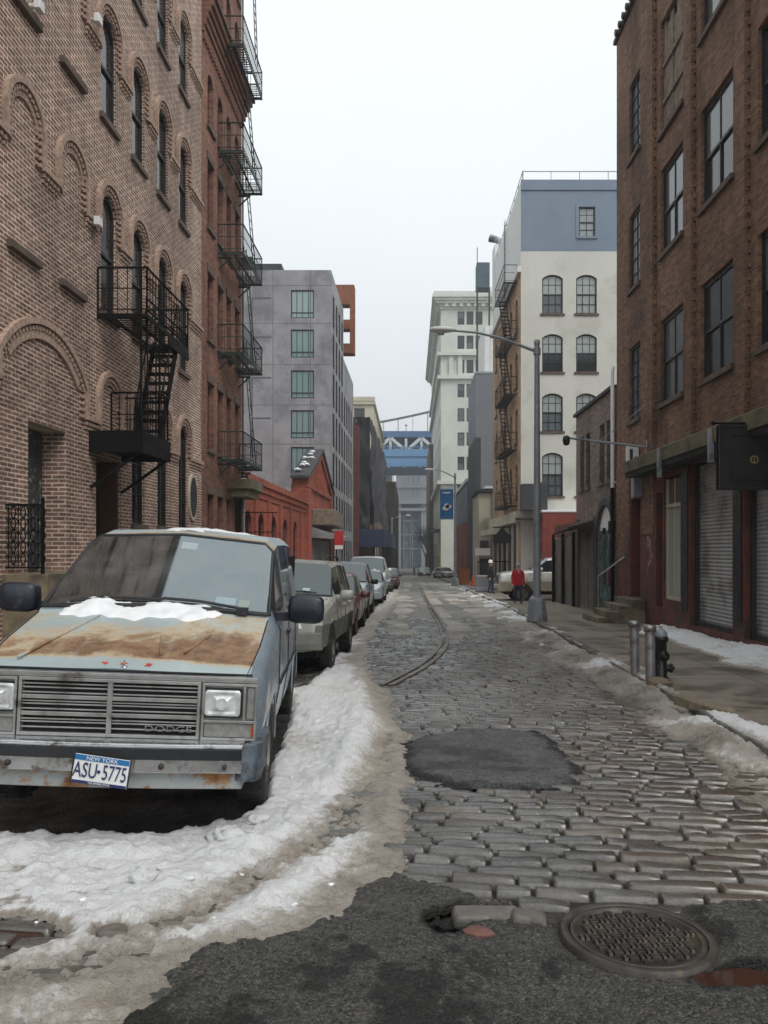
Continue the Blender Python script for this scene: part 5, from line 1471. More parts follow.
# ------------------------------------------------------------------ the rusty van
def rusty_van():
    t = thing('parked_van', 'rusty pale blue van with a crooked licence plate in the left foreground', 'van',
              (-1.73, 4.40, gz(4.5)+.06), (0, math.radians(2.9), math.radians(5.2)), group='vehicles parked along the left kerb')
    t.scale = (.95, 1, 1)
    W = .90
    st = [(.10,'h',.945,.955), (.16,'h',.965,.985), (.55,'h',1.07,1.0), (1.02,'h',1.185,1.0), (1.10,'h',1.225,1.0),
          (1.92,'c',1.735,1.0), (2.3,'c',1.79,1.0), (3.3,'c',1.80,1.0), (4.1,'c',1.785,.99), (4.36,'c',1.73,.975), (4.46,'c',1.60,.96)]
    S = Shell(W, st, .31, .68, 1.10, [.80, 3.62], .335, .055, .83)
    P = {'pw': 0}
    M['van_paint'] = paint('pale blue van paint', c8(122,136,148), .10, .26, coat=.35, rscale=3.0)
    M['van_hood'] = rusted('rusted bonnet paint', c8(158,172,174), 'hood')
    M['van_roof'] = rusted('rusted roof paint', c8(160,174,180), 'roof')
    def side(k, y, sd):
        if k != 4: return None
        for a, b in ((1.22, 2.22), (2.31, 3.28), (3.37, 4.22)):
            if a < y < b: return (a, sd)
    for y in (1.22, 2.22, 2.31, 3.28, 3.37, 4.22): S.ys.append(y)
    S.ys = sorted(set(S.ys))
    parts = [('windscreen', lambda k, y, sd: 1 if k in (5, 6) and 1.10 < y < 1.92 else None, 'windscreen'),
             ('side_window', side, 'car_glass'),
             ('bonnet', lambda k, y, sd: 1 if k in (5, 6) and y < 1.06 else None, 'van_hood'),
             ('roof', lambda k, y, sd: 1 if k in (5, 6) and 1.92 < y < 4.3 else None, 'van_roof')]
    o = S.make(t, 'van_paint', parts, lambda m: M[m])
    body = o['body'][0]
    def add(name, mb, m, par=t, bevel=0, **k): return build(mb, name, M[m], par, True, bevel, local=True, **k)
    # shut line round the bonnet
    m = MB(); r0 = [S.ring(y) for y in (.12, .55, 1.04)]
    for sd in (1, -1): m.tube([(sd*r[5][0], y, r[5][1]+.001) for r, y in zip(r0, (.12,.55,1.04))], .0045, 4)
    m.tube([(-.82,.098,.943), (.82,.098,.943)], .007, 4)
    m.tube([(-.80,1.06,1.206), (-.4,1.075,1.222),(0,1.08,1.232),(.4,1.075,1.222),(.80,1.06,1.206)], .005, 4)
    add('panel_gap', m, 'black_line')
    m = MB()                                             # pressed creases of the bonnet
    for pts in ([(-.60,.20,.985), (-.36,.95,1.176)], [(.22,.30,1.013), (.15,.62,1.092)], [(.36,.34,1.023), (.46,.66,1.098)]):
        m.tube(pts, .009, 6)
    [add('bonnet_crease', q, 'van_hood', o['bonnet'][0]) for q in islands(m) if len(q.v) > 8]
    # door seams, rub strip, handles on both sides
    m = MB()
    for y in (1.26, 2.26, 3.32):
        r = S.ring(y)
        for sd in (1, -1): m.tube([(sd*(p[0]+.001), y, p[1]) for p in r[0:5]], .006, 4)
    for sd in (1, -1):
        m.tube([(sd*.903, y, .70) for y in (1.3, 2.4, 3.1)], .012, 4)
    [add('door_seam', q, 'black_line') for q in islands(m)]
    m = MB()
    for sd in (1, -1): m.box(min(sd*.893,sd*.915), max(sd*.893,sd*.915), 2.02, 2.2, .98, 1.02)
    [add('door_handle', q, 'plastic_black', bevel=.005) for q in islands(m)]
    m = MB()                                             # flared lips of the wheel arches
    for yc in (.80, 3.62):
        for sd in (1, -1):
            m.tube([(sd*.889, yc+.39*math.cos(a), .335+.39*math.sin(a)) for a in [PI*j/14 for j in range(15)]], .009, 6)
    for q in islands(m):
        if len(q.v) > 40: add('wheel_arch', q, 'van_paint')
    # windscreen rubber, header band
    m = MB(); ra = S.ring(1.10); rb = S.ring(1.92)
    for sd in (1, -1): m.tube([(sd*ra[5][0],1.10,ra[5][1]), (sd*rb[5][0],1.92,rb[5][1])], .017, 5)
    m.tube([(sd*x,1.10,z+.004) for sd, (x, z) in ((-1,ra[5]),(-1,ra[6]),(1,ra[7]),(1,ra[6]),(1,ra[5]))], .018, 5)
    m.tube([(sd*x,1.92,z) for sd, (x, z) in ((-1,rb[5]),(-1,rb[6]),(1,rb[7]),(1,rb[6]),(1,rb[5]))], .012, 5)
    add('windscreen_seal', m, 'plastic_black')
    # interior
    m = MB(); m.box(-.80, .80, .3, 4.3, .40, .46); m.box(-.80,.80,4.28,4.3,.46,1.6); m.box(-.8,.8,.28,.3,.46,.9); add('floor_pan', m, 'well')
    m = MB(); m.hexa([(-.78,1.06,.9),(.78,1.06,.9),(.78,1.62,.9),(-.78,1.62,.9),(-.78,1.10,1.19),(.78,1.10,1.19),(.78,1.6,1.12),(-.78,1.6,1.12)]); add('dashboard', m, 'plastic_black', bevel=.03)
    for x in (-.38, .38):
        m = MB(); m.box(x-.25, x+.25, 1.95, 2.45, .7, .86); m.box(x-.25, x+.25, 2.4, 2.54, .86, 1.42); m.box(x-.13, x+.13, 2.42, 2.52, 1.45, 1.62); add('seat', m, 'interior', bevel=.04)
    m = MB(); m.box(-.7, .7, 3.2, 3.35, .7, 1.4); add('rear_bench', m, 'interior', bevel=.04)
    m = MB(); m.tube([(.38+.19*math.cos(a), 1.72+.08*math.sin(a), 1.2+.17*math.sin(a)) for a in [2*PI*j/18 for j in range(19)]], .014, 6, caps=False); m.tube([(.38,1.72,1.2),(.38,1.5,1.08)], .03, 6); add('steering_wheel', m, 'plastic_black')
    m = MB(); m.box(-.12, .12, 1.93, 1.96, 1.60, 1.66); add('rear_view_mirror', m, 'plastic_black', bevel=.01)
    # grille
    zc0, zc1 = .595, .885; y = .055
    m = MB(); m.box(-.845, .845, y+.02, .12, .575, .93); add('front_panel', m, 'alu')
    m = MB(); m.box(-.50, .50, y+.012, y+.0195, zc0, zc1); g0 = add('grille_back', m, 'well')
    m = MB()
    m.box(-.525, .525, y-.012, y+.02, zc1, zc1+.018); m.box(-.525, .525, y-.012, y+.02, zc0-.018, zc0)
    for x in (-.525, .507): m.box(x, x+.018, y-.0115, y+.02, zc0, zc1)
    m.box(-.018, .012, y-.010, y+.011, zc0, zc1)
    for z in (.688, .782): m.box(-.507, .507, y-.008, y+.011, z, z+.022)
    for z in (.618, .648, .670-.006, .720, .748, .768-.004, .812, .84, .862):
        m.box(-.507, .507, y-.002, y+.011, z, z+.008)
    g = add('grille', m, 'alu', bevel=.002, seg=1)
    m = MB(); text_into(m, 'DODGE', .045, Matrix.Translation((.345, y-.012, .632)) @ FACE_F, depth=.004, sx=1.75); add('lettering', m, 'chrome', g)
    m = MB(); m.box(-.86, .86, y-.004, y+.03, .915, .935); m.box(-.86, .86, y, .1, .9045, .9145); add('bonnet_trim', m, 'alu', bevel=.003)
    for sd in (-1, 1):
        # headlamp, side lens, turn lens
        m = MB(); a, b = sd*.535, sd*.86; x0, x1 = min(a,b), max(a,b)
        for q in ((x0, x1, .885, .9), (x0, x1, .575, .59), (x0, x0+.014, .59, .885), (x1-.014, x1, .59, .885), (x0+.014, x1-.014, .675, .69)): m.box(q[0], q[1], y-.01, y+.02, q[2], q[3])
        xs = sd*.785; m.box(xs-.008, xs+.008, y-.0095, y+.02, .69, .885)
        h = add('headlight', m, 'alu', bevel=.002, seg=1)
        xc = sd*.655; pts = []
        for cx, cz, a0 in ((.098,.062,0),(-.098,.062,90),(-.098,-.062,180),(.098,-.062,270)):
            for j in range(5): aa = math.radians(a0+j*22.5); pts.append((xc+cx+.022*math.cos(aa), .787+cz+.022*math.sin(aa)))
        m = MB(); m.prism(pts, lambda u, z, d: (u, y+d, z), .0, .02); add('bezel', m, 'plastic_black', h)
        m = MB(); n = len(pts); V = []
        for f, d in ((.88,-.002),(.74,-.014),(.68,-.008),(.40,-.002),(.36,-.018),(.0,-.026)): V += [(xc+(u-xc)*f, y+d, .787+(z-.787)*f) for u, z in pts]
        m.add(V, [(i*n+j, i*n+(j+1)%n, (i+1)*n+(j+1)%n, (i+1)*n+j) for i in range(5) for j in range(n)], 0, True); add('lens', m, 'lamp_glass', h)
        m = MB(); m.lathe([(0,0),(.026,.003),(.034,.009)], 14, Matrix.Translation((xc, y-.027, .787))@Matrix.Rotation(PI/2,4,'X')); add('bulb_cap', m, 'lamp_glass', h)
        m = MB(); m.box(x0+.016, x1-.016, y, y+.02, .592, .673); add('turn_lens', m, 'lens_grey', h, bevel=.004)
        a, b = sd*.80, sd*.846; m = MB(); m.box(min(a,b), max(a,b), y, y+.02, .70, .88); add('corner_lens', m, 'lens_grey', h, bevel=.004)
        a, b = sd*.83, sd*.846; m = MB(); m.box(min(a,b), max(a,b), y-.003, y+.019, .60, .668); add('side_marker', m, 'amber', h)
    # bumper
    def bar(z0, z1, y0, y1, m_, nm, w=.80, par=t, bv=.006):
        m = MB(); n = 12; V = []
        for i in range(n+1):
            x = -w+2*w*i/n; bow = .035*(1-(x/w)**2)
            for yy, zz in ((y0-bow, z0), (y0-bow, z1), (y1, z1), (y1, z0)): V.append((x, yy, zz))
        F = [(i*4+j, i*4+(j+1)%4, (i+1)*4+(j+1)%4, (i+1)*4+j) for i in range(n) for j in range(4)] + [(0,1,2,3), (n*4+3,n*4+2,n*4+1,n*4)]
        m.add(V, F); return add(nm, m, m_, par, bevel=bv)
    b = bar(.415, .575, -.045, .08, 'chrome', 'bumper', .80)
    bar(.490, .555, -.062, -.03, 'plastic_black', 'rub_strip', .795, b)
    bar(.556, .566, -.064, -.03, 'chrome', 'upper_lip', .797, b, .003)
    M['van_valance'] = paint('rust-specked valance', c8(146,152,152), .34, .5, coat=.1, rscale=5); M['bumper_end'] = mat('scuffed bumper end', c8(92,102,112), .5, var=.3, scale=6, dirt=c8(44,48,54), damt=.6, dscale=9)
    v = bar(.315, .413, -.0, .1, 'van_valance', 'valance', .80)
    for sd in (-1, 1):
        m = MB(); a, c = sd*.80, sd*.915
        V = []
        for yy, q in ((-.03, .80), (-.012, .87), (.05, .905), (.30, .915), (.44, .91)):
            for zz in (.36, .575): V.append((sd*q, yy, zz+(0 if zz > .5 else (.0 if yy < .2 else .06))))
        V2 = [(x-sd*.05, yy+.03, zz) for x, yy, zz in V]
        n = 5; F = [(2*i, 2*i+1, 2*i+3, 2*i+2) for i in range(n-1)]; F += [(10+2*i+2, 10+2*i+3, 10+2*i+1, 10+2*i) for i in range(n-1)]
        F += [(2*i, 2*i+2, 10+2*i+2, 10+2*i) for i in range(n-1)] + [(2*i+1, 10+2*i+1, 10+2*i+3, 2*i+3) for i in range(n-1)] + [(0,10,11,1), (8,9,19,18)]
        m.add(V+V2, F); add('bumper_end', m, 'bumper_end', b, bevel=.008)
    m = MB()
    for x, rr in ((-.52,.017), (.34,.017), (.70,.013)): m.lathe([(0,.012),(rr,.006),(rr,0)], 10, Matrix.Translation((x, -.062-.02*(1-(x/.8)**2)+.004, .452))@Matrix.Rotation(PI/2,4,'X'))
    [add('bumper_bolt', q, 'iron_brown', b) for q in islands(m)]
    # crooked licence plate
    Pm = Matrix.Translation((.015, -.115, .43)) @ Matrix.Rotation(math.radians(6.5), 4, 'Y') @ Matrix.Scale(.93, 4)
    m = MB(); m.box(-.165, .165, -.003, .004, -.085, .085, M=Pm); p = add('licence_plate', m, 'sign_white', bevel=.004)
    m = MB(); m.box(-.163, .163, -.0055, -.0032, .052, .083, M=Pm); add('plate_band', m, 'sign_blue', p)
    m = MB(); m.box(-.163, .163, -.0055, -.0032, -.083, -.066, M=Pm); add('plate_foot', m, 'plate_navy', p)
    m = MB(); text_into(m, 'ASU', .125, Pm @ Matrix.Translation((-.092, -.006, -.008)) @ FACE_F, depth=.002, sx=.64)
    text_into(m, '5775', .125, Pm @ Matrix.Translation((.084, -.006, -.008)) @ FACE_F, depth=.002, sx=.60); m.box(-.020, -.002, -.0065, -.0035, -.014, .004, M=Pm)
    add('plate_number', m, 'plate_navy', p)
    m = MB(); text_into(m, 'NEW YORK', .033, Pm @ Matrix.Translation((0, -.0075, .067)) @ FACE_F, depth=.001, sx=1.1); add('plate_state', m, 'sign_white', p)
    m = MB(); text_into(m, 'THE EMPIRE STATE', .015, Pm @ Matrix.Translation((0, -.0075, -.075)) @ FACE_F, depth=.001, sx=1.05); add('plate_slogan', m, 'sign_white', p)
    m = MB()
    for x in (-.175, .168): m.box(x, x+.008, -.004, .0, -.088, .088, M=Pm)
    add('plate_frame', m, 'plastic_black', p)
    # ornament and red stickers at the bonnet's lip
    m = MB(); m.box(.045, .053, .125, .135, .955, 1.0); m.lathe([(0,0),(.03,.003),(.018,.012)], 5, Matrix.Translation((.05, .13, .955))); add('bonnet_ornament', m, 'chrome')
    m = MB()
    R = random.Random(3)
    for cx in (-.07, .035, .185):
        pts = []
        for j in range(10):
            a = 2*PI*j/10+.3; rr = (.024 if j % 2 == 0 else .009)*(1 if cx != .035 else .8)*R.uniform(.5, 1.3)
            pts.append((cx+rr*math.cos(a), .985 if 0 else rr*math.sin(a)))
        m.prism(pts, lambda u, v, d: (u, .155+v*.93, .969+v*.27+d), .006, .012)
    [add('star_sticker', q, 'sticker_red', o['bonnet'][0]) for q in islands(m)]
    # wipers, stickers, mirrors, wheels, aerial
    def on_glass(x, f, off=.012):                             # f: 0 cowl .. 1 header
        y = 1.10+.82*f; r = S.ring(y, False); ax = abs(x)
        (xa, za), (xb, zb_) = (r[6], r[7]) if ax < r[6][0] else (r[5], r[6])
        q = (ax-xa)/(xb-xa); return Vector((x, y-off, za+(zb_-za)*q+off))
    m = MB()
    for pts in ([(-.62,.03),(-.3,.075),(.03,.06)], [(.03,.075),(.3,.07),(.60,.025)]):
        m.tube([on_glass(x, f, .02) for x, f in pts], .011, 5); m.tube([on_glass(x, f+.02, .012) for x, f in pts], .006, 4)
    m.box(.58,.66,1.04,1.1,1.21,1.26); add('wiper', m, 'plastic_black')
    for (x0, x1, f0, f1, mm) in ((.01, .14, .80, .90, 'sign_white'), (.40, .55, .10, .19, 'sticker_pale'), (.57, .65, .09, .18, 'sticker_yellow')):
        m = MB(); m.quad(on_glass(x0,f0,-.004), on_glass(x1,f0,-.004), on_glass(x1,f1,-.004), on_glass(x0,f1,-.004)); add('window_sticker', m, mm, o['windscreen'][0])
    for sd in (-1, 1):
        m = MB(); x0, x1 = .99, 1.27; V = []
        n = 14
        for yy, sc in ((1.30,.80),(1.325,1.0),(1.42,.97),(1.50,.70)):
            for j in range(n):
                a = 2*PI*j/n; c, s_ = math.cos(a), math.sin(a)
                ex = abs(c)**.45*(1 if c > 0 else -1); ez = abs(s_)**.45*(1 if s_ > 0 else -1)
                V.append((sd*(1.075+.14*ex*sc), yy, 1.245+.105*ez*sc))
        F = [(i*n+j, i*n+(j+1)%n, (i+1)*n+(j+1)%n, (i+1)*n+j) for i in range(3) for j in range(n)] + [tuple(range(n)), tuple(range(4*n-1, 3*n-1, -1))]
        m.add(V, F, 0, True); m.hexa([(sd*.80,1.36,1.14),(sd*1.03,1.38,1.16),(sd*1.03,1.44,1.16),(sd*.80,1.46,1.14),(sd*.80,1.36,1.21),(sd*1.03,1.38,1.22),(sd*1.03,1.44,1.22),(sd*.80,1.46,1.21)])
        add('wing_mirror', m, 'mirror_shell')
    for sd in (-1, 1):
        wheel(t, sd*.79, .80, .335, .205, 8, 'rim', .0); wheel(t, sd*.78, 3.62, .335, .205, 8)
    m = MB(); m.box(-.75, .75, .35, 4.2, .2, .3); m.box(-.7,.7,.7,.9,.24,.36); add('underbody', m, 'well')
    m = MB(); m.box(-.7, .7, .6, 1.25, .30, .62); add('wheel_well', m, 'well')
    return t, S
M['plate_navy'] = mat('plate navy', c8(36,44,92), .5)
M['sticker_red'] = mat('red sticker', c8(198,70,48), .5, var=.3, scale=30)
M['sticker_pale'] = mat('pale sticker', c8(190,214,220), .5)
M['sticker_yellow'] = mat('yellow sticker', c8(170,180,100), .5)
M['mirror_shell'] = mat('navy black mirror shell', c8(28,34,46), .4, var=.15, dirt=c8(80,82,84), damt=.15, dscale=9)
VAN, VS = rusty_van()

def snow_on_van():
    Mv = world_of(VAN)
    R = np.random.default_rng(5)
    # drift along the wipers
    m = MB(); nx, ny = 60, 16
    X = np.linspace(-.66, .50, nx); V = []
    for j in range(ny):
        for i in range(nx):
            f = i/(nx-1); g = j/(ny-1)
            x = X[i]
            front = 1.02-.12*math.sin(PI*f)**.6-.03*math.sin(f*17)-.02*math.sin(f*41+1)
            y = front + (1.16-front)*g
            base = VS.ring(min(y, 1.10), False); ax = abs(x)
            zb = base[6][1] + (base[7][1]-base[6][1])*(1-ax/base[6][0]) if ax < base[6][0] else base[5][1]+(base[6][1]-base[5][1])*(base[5][0]-ax)/(base[5][0]-base[6][0])
            if y > 1.10: zb += (y-1.10)*.62
            hgt = (.045*math.sin(PI*g)**.7*math.sin(PI*f)**.5)*(1+.35*math.sin(f*9+1))+ (.04 if .10 < f < .30 else 0)*math.sin(PI*(f-.1)/.2)*g
            hgt += float(fbm(np.array([x*1.]), np.array([y*1.]), 14, 4, 3)[0])*.02
            V.append((x, y, zb-.012+max(hgt, 0)))
    m.add(V, [(j*nx+i, j*nx+i+1, (j+1)*nx+i+1, (j+1)*nx+i) for j in range(ny-1) for i in range(nx-1)], 0, True)
    o = thing('snow_drift', 'white heap of snow on the van bonnet along the wipers', 'snow', tuple(Mv @ Vector((.06, 1.05, 1.22))), VAN.rotation_euler)
    me = m.mesh('snow_drift', M['snow_clean'], False, world_of(o).inverted() @ Mv); link('snow_layer', me, o)
    m = MB(); nx, ny = 40, 10; V = []
    for j in range(ny):
        for i in range(nx):
            f = i/(nx-1); g = j/(ny-1); x = -.30+.78*f; y = 2.15+1.8*g
            r = VS.ring(y, False); ax = abs(x)
            zb = r[6][1]+(r[7][1]-r[6][1])*(1-ax/r[6][0]) if ax < r[6][0] else r[6][1]-.02
            h = .014*min(1, 6*min(f, 1-f))*min(1, 5*min(g, 1-g)) + float(fbm(np.array([x]), np.array([y]), 6, 3, 8)[0])*.018
            V.append((x, y, zb-.004+max(h, -.01)))
    m.add(V, [(j*nx+i, j*nx+i+1, (j+1)*nx+i+1, (j+1)*nx+i) for j in range(ny-1) for i in range(nx-1)], 0, True)
    o = thing('snow_sheet', 'thin sheet of snow lying on the van roof', 'snow', tuple(Mv @ Vector((.1, 2.8, 1.8))), VAN.rotation_euler)
    link('snow_layer', m.mesh('snow_sheet', M['snow_clean'], False, world_of(o).inverted() @ Mv), o)
snow_on_van()

# ------------------------------------------------------------------ the other cars
def car(label, cat, loc, rotz, style, col, group='vehicles parked along the left kerb', detail=2, two=None, rotx=-.02, plate=True, rust=0):
    name = {'suv': 'parked_suv', 'sedan': 'parked_car', 'minivan': 'parked_minivan', 'van': 'parked_van'}[style.split('_')[0]]
    t = thing(name, label, cat, loc, (rotx, 0, rotz), group)
    pn = 'paint_%d_%d_%d' % col
    if pn not in M: M[pn] = paint('car paint '+str(len(M)), c8(*col), rust, .3, .35 if max(col)-min(col) < 30 else .1, coat=.6)
    if style == 'suv':       # compact soft-roader
        W, L = .91, 4.5; wr = .36; wh = [.88, 3.5]; zb, zm, zbelt = .36, .74, 1.02
        st = [(.0,'h',.86,.82),(.05,'h',.93,.93),(.3,'h',1.0,.99),(1.15,'h',1.10,1.0),(1.25,'h',1.13,1.0),(2.0,'c',1.64,1.0),(2.6,'c',1.70,1.0),(3.9,'c',1.68,.99),(4.35,'c',1.55,.96),(4.5,'c',1.25,.94)]
        ws = (1.25, 2.0); sw = ((1.5, 2.45), (2.55, 3.4), (3.5, 4.15))
    elif style == 'suv_big':
        W, L = 1.0, 5.3; wr = .40; wh = [.95, 4.2]; zb, zm, zbelt = .48, .92, 1.28
        st = [(.0,'h',1.10,.86),(.06,'h',1.24,.96),(.5,'h',1.33,1.0),(1.3,'h',1.38,1.0),(1.42,'h',1.40,1.0),(2.05,'c',1.90,1.0),(2.6,'c',1.95,1.0),(4.9,'c',1.93,.99),(5.2,'c',1.8,.97),(5.3,'c',1.4,.96)]
        ws = (1.42, 2.05); sw = ((1.75, 2.6), (2.72, 3.7), (3.85, 4.95))
    elif style == 'minivan':
        W, L = .97, 4.9; wr = .34; wh = [.95, 3.9]; zb, zm, zbelt = .30, .70, 1.02
        st = [(.0,'h',.78,.78),(.06,'h',.86,.9),(.35,'h',.98,.98),(.95,'h',1.10,1.0),(1.05,'h',1.13,1.0),(2.05,'c',1.66,1.0),(2.7,'c',1.73,1.0),(4.3,'c',1.70,.99),(4.75,'c',1.55,.96),(4.9,'c',1.2,.94)]
        ws = (1.05, 2.05); sw = ((1.35, 2.4), (2.5, 3.55), (3.65, 4.5))
    elif style == 'van':
        W, L = 1.0, 5.2; wr = .36; wh = [.9, 4.1]; zb, zm, zbelt = .36, .85, 1.25
        st = [(.0,'h',1.0,.88),(.06,'h',1.10,.96),(.4,'h',1.20,1.0),(.75,'h',1.28,1.0),(.85,'h',1.30,1.0),(1.55,'c',2.0,1.0),(2.2,'c',2.08,1.0),(4.9,'c',2.06,.99),(5.2,'c',1.9,.97)]
        ws = (.85, 1.55); sw = ((1.1, 1.95), )
    else:
        W, L = .88, 4.6; wr = .32; wh = [.88, 3.6]; zb, zm, zbelt = .26, .58, .86
        st = [(.0,'h',.66,.80),(.06,'h',.74,.92),(.4,'h',.84,.99),(1.2,'h',.92,1.0),(1.35,'h',.945,1.0),(2.1,'c',1.38,1.0),(2.5,'c',1.44,1.0),(3.1,'c',1.42,1.0),(3.35,'c',1.36,1.0),(3.95,'h',1.0,.98),(4.45,'h',.96,.94),(4.6,'h',.86,.88)]
        ws = (1.35, 2.1); sw = ((1.7, 2.5), (2.6, 3.4))
    S = Shell(W, st, zb, zm, zbelt, wh, wr, .05, .80)
    for a, b in sw: S.ys += [a, b]
    S.ys = sorted(set(S.ys))
    def side(k, y, sd):
        if k == 4:
            for a, b in sw:
                if a < y < b: return (a, sd)
    parts = [('windscreen', lambda k, y, sd: 1 if k in (5, 6) and ws[0] < y < ws[1] else None, 'car_glass_pale'),
             ('side_window', side, 'car_glass'),
             ('bonnet', lambda k, y, sd: 1 if k in (5, 6) and y < ws[0]-.06 else None, pn)]
    if two: parts.append(('lower_cladding', lambda k, y, sd: 1 if k in (0, 1) else None, two))
    if style == 'sedan': parts.append(('rear_window', lambda k, y, sd: 1 if k in (5, 6) and 3.35 < y < 3.95 else None, 'car_glass'))
    o = S.make(t, pn, parts, lambda m: M[m])
    def add(nm, mb, m, par=t, bevel=0): return build(mb, nm, M[m], par, True, bevel, local=True)
    zt0 = st[1][2]
    m = MB(); ra, rb = S.ring(ws[0], False), S.ring(ws[1], False)
    for sd in (1, -1): m.tube([(sd*ra[5][0],ws[0],ra[5][1]), (sd*rb[5][0],ws[1],rb[5][1])], .014, 4)
    m.tube([(sd*x,ws[0]-.01,z+.006) for sd, (x, z) in ((-1,ra[5]),(-1,ra[6]),(1,ra[7]),(1,ra[6]),(1,ra[5]))], .016, 4)
    add('windscreen_seal', m, 'plastic_black')
    # bumper, grille, lamps
    b0 = zb+.02; b1 = b0+.26
    m = MB(); n = 10; V = []
    for i in range(n+1):
        x = -W*.93+2*W*.93*i/n; bow = .10*(1-(abs(x)/(W*.93))**2.5)
        for yy, zz in ((.0-bow, b0), (-.02-bow, b0+.1), (-.015-bow, b1), (.14, b1+.01), (.14, b0)): V.append((x, yy, zz))
    m.add(V, [(i*5+j, i*5+(j+1)%5, (i+1)*5+(j+1)%5, (i+1)*5+j) for i in range(n) for j in range(5)] + [(0,1,2,3,4), (n*5+4,n*5+3,n*5+2,n*5+1,n*5)])
    bp = add('bumper', m, two or pn, bevel=.02)
    m = MB(); m.box(-W*.5, W*.5, -.112, -.06, b0+.03, b0+.11); add('air_intake', m, 'well', bp)
    if plate: m = MB(); m.box(-.16, .16, -.135, -.125, b0+.12, b0+.26); add('licence_plate', m, 'sign_white', bp)
    m = MB(); m.box(-W*.42, W*.42, -.03, .06, b1+.05, zt0-.06); gr = add('grille', m, 'plastic_black', bevel=.01)
    m = MB()
    for q in range(3):
        z = b1+.07+(zt0-.15-b1)*q/2.4; m.box(-W*.41, W*.41, -.038, -.028, z, z+.016)
    add('grille_bar', m, 'chrome', gr)
    for sd in (1, -1):
        m = MB(); a, c = sd*W*.47, sd*W*.90; x0, x1 = min(a, c), max(a, c); zc = (b1+zt0)/2
        V = []
        for x in np.linspace(x0, x1, 6):
            q = (abs(x)-W*.47)/(W*.43); yy = -.02+.17*q*q
            for dy, z in ((0, b1+.05), (.02, zt0-.05+.03*q), (.12, zt0-.04+.03*q), (.12, b1+.05)): V.append((x, yy+dy, z))
        m.add(V, [(i*4+j, i*4+(j+1)%4, (i+1)*4+(j+1)%4, (i+1)*4+j) for i in range(5) for j in range(4)] + [(0,1,2,3), (23,22,21,20)], 0)
        add('headlight', m, 'lamp_glass', bevel=.008)
        m = MB(); yM = ws[0]+.22; zM = zbelt+.11+ (zt0-.93)*.2
        V = []; nn = 10
        for yy, sc in ((yM,.75),(yM+.03,1),(yM+.10,.95),(yM+.15,.6)):
            for j in range(nn):
                aa = 2*PI*j/nn; cc, ss = math.cos(aa), math.sin(aa)
                V.append((sd*(W+.13+.115*sc*abs(cc)**.5*(1 if cc > 0 else -1)), yy, zM+.08*sc*abs(ss)**.5*(1 if ss > 0 else -1)))
        m.add(V, [(i*nn+j, i*nn+(j+1)%nn, (i+1)*nn+(j+1)%nn, (i+1)*nn+j) for i in range(3) for j in range(nn)] + [tuple(range(nn)), tuple(range(4*nn-1, 3*nn-1, -1))], 0, True)
        m.box(min(sd*(W-.1), sd*(W+.06)), max(sd*(W-.1), sd*(W+.06)), yM+.04, yM+.1, zM-.05, zM)
        add('wing_mirror', m, {'suv': 'mirror_pale', 'minivan': 'plastic_black'}.get(style, pn))
    for yc in wh:
        for sd in (1, -1): wheel(t, sd*(W-.115), yc, wr, .21, 5)
    m = MB(); m.box(-W*.8, W*.8, .25, L-.3, zb-.12, zb+.06)
    for yc in wh: m.box(-W*.78, W*.78, yc-.42, yc+.42, zb+.06, zb+.4)
    add('underbody', m, 'well')
    if detail > 1:
        m = MB()
        for y in (sw[0][0]-.12, (sw[0][1]+(sw[1][0] if len(sw) > 1 else sw[0][1]+.1))/2):
            r = S.ring(y)
            for sd in (1, -1): m.tube([(sd*(p[0]+.001), y, p[1]) for p in r[1:5]], .005, 4)
        [add('door_seam', q, 'black_line') for q in islands(m)]
        m = MB()
        for sd in (1, -1):
            for y in [s_[1]-.22 for s_ in sw[:2]]: m.box(min(sd*W*.985, sd*(W+.02)), max(sd*W*.985, sd*(W+.02)), y, y+.17, zbelt-.09, zbelt-.055)
        [add('door_handle', q, pn, bevel=.006) for q in islands(m)]
        m = MB()
        def og(x, f): 
            y = ws[0]+(ws[1]-ws[0])*f; r = S.ring(y, False); q = abs(x)/r[6][0]
            return (x, y-.012, r[7][1]+(r[6][1]-r[7][1])*q+.014)
        m.tube([og(-.6,.05), og(-.2,.1), og(.0,.05)], .009, 4); m.tube([og(.05,.05), og(.35,.1), og(.58,.05)], .009, 4); add('wiper', m, 'plastic_black')
        m = MB(); a, b, c_, d = og(.34,.1), og(.46,.1), og(.46,.19), og(.34,.19); m.quad(a, b, c_, d); add('window_sticker', m, 'sticker_pale')
    if style == 'suv':
        m = MB()
        for sd in (1, -1): m.tube([(sd*.62, 2.2, 1.72), (sd*.62, 2.3, 1.77), (sd*.61, 3.8, 1.76), (sd*.6, 3.9, 1.70)], .018, 5)
        add('roof_rail', m, 'sign_dark')
    return t
M['mirror_pale'] = mat('silver mirror shell', c8(176,178,172), .4, .2)
M['clad_grey'] = mat('grey cladding', c8(122,124,118), .55, .1, dirt=c8(120,116,108), damt=.4)
M['clad_tan'] = mat('tan lower paint', c8(178,166,148), .4, .2)
def place(px, yfront):                                    # right front corner over pixel column px
    return (px-411)/790*yfront
car('silver grey soft-roader with roof rails and pale mirrors, parked right behind the rusty van', 'suv', (-2.12, 11.35, gz(11.3)), math.radians(-1.5), 'suv', (190,190,182), two='clad_grey')
car('maroon sedan half hidden between the silver soft-roader and the blue grey minivan', 'car', (-2.10, 17.0, gz(17)), math.radians(-.5), 'sedan', (112,44,46))
car('blue grey minivan with black mirrors, behind the maroon sedan', 'minivan', (-2.22, 22.9, gz(22.9)), 0, 'minivan', (146,158,166))
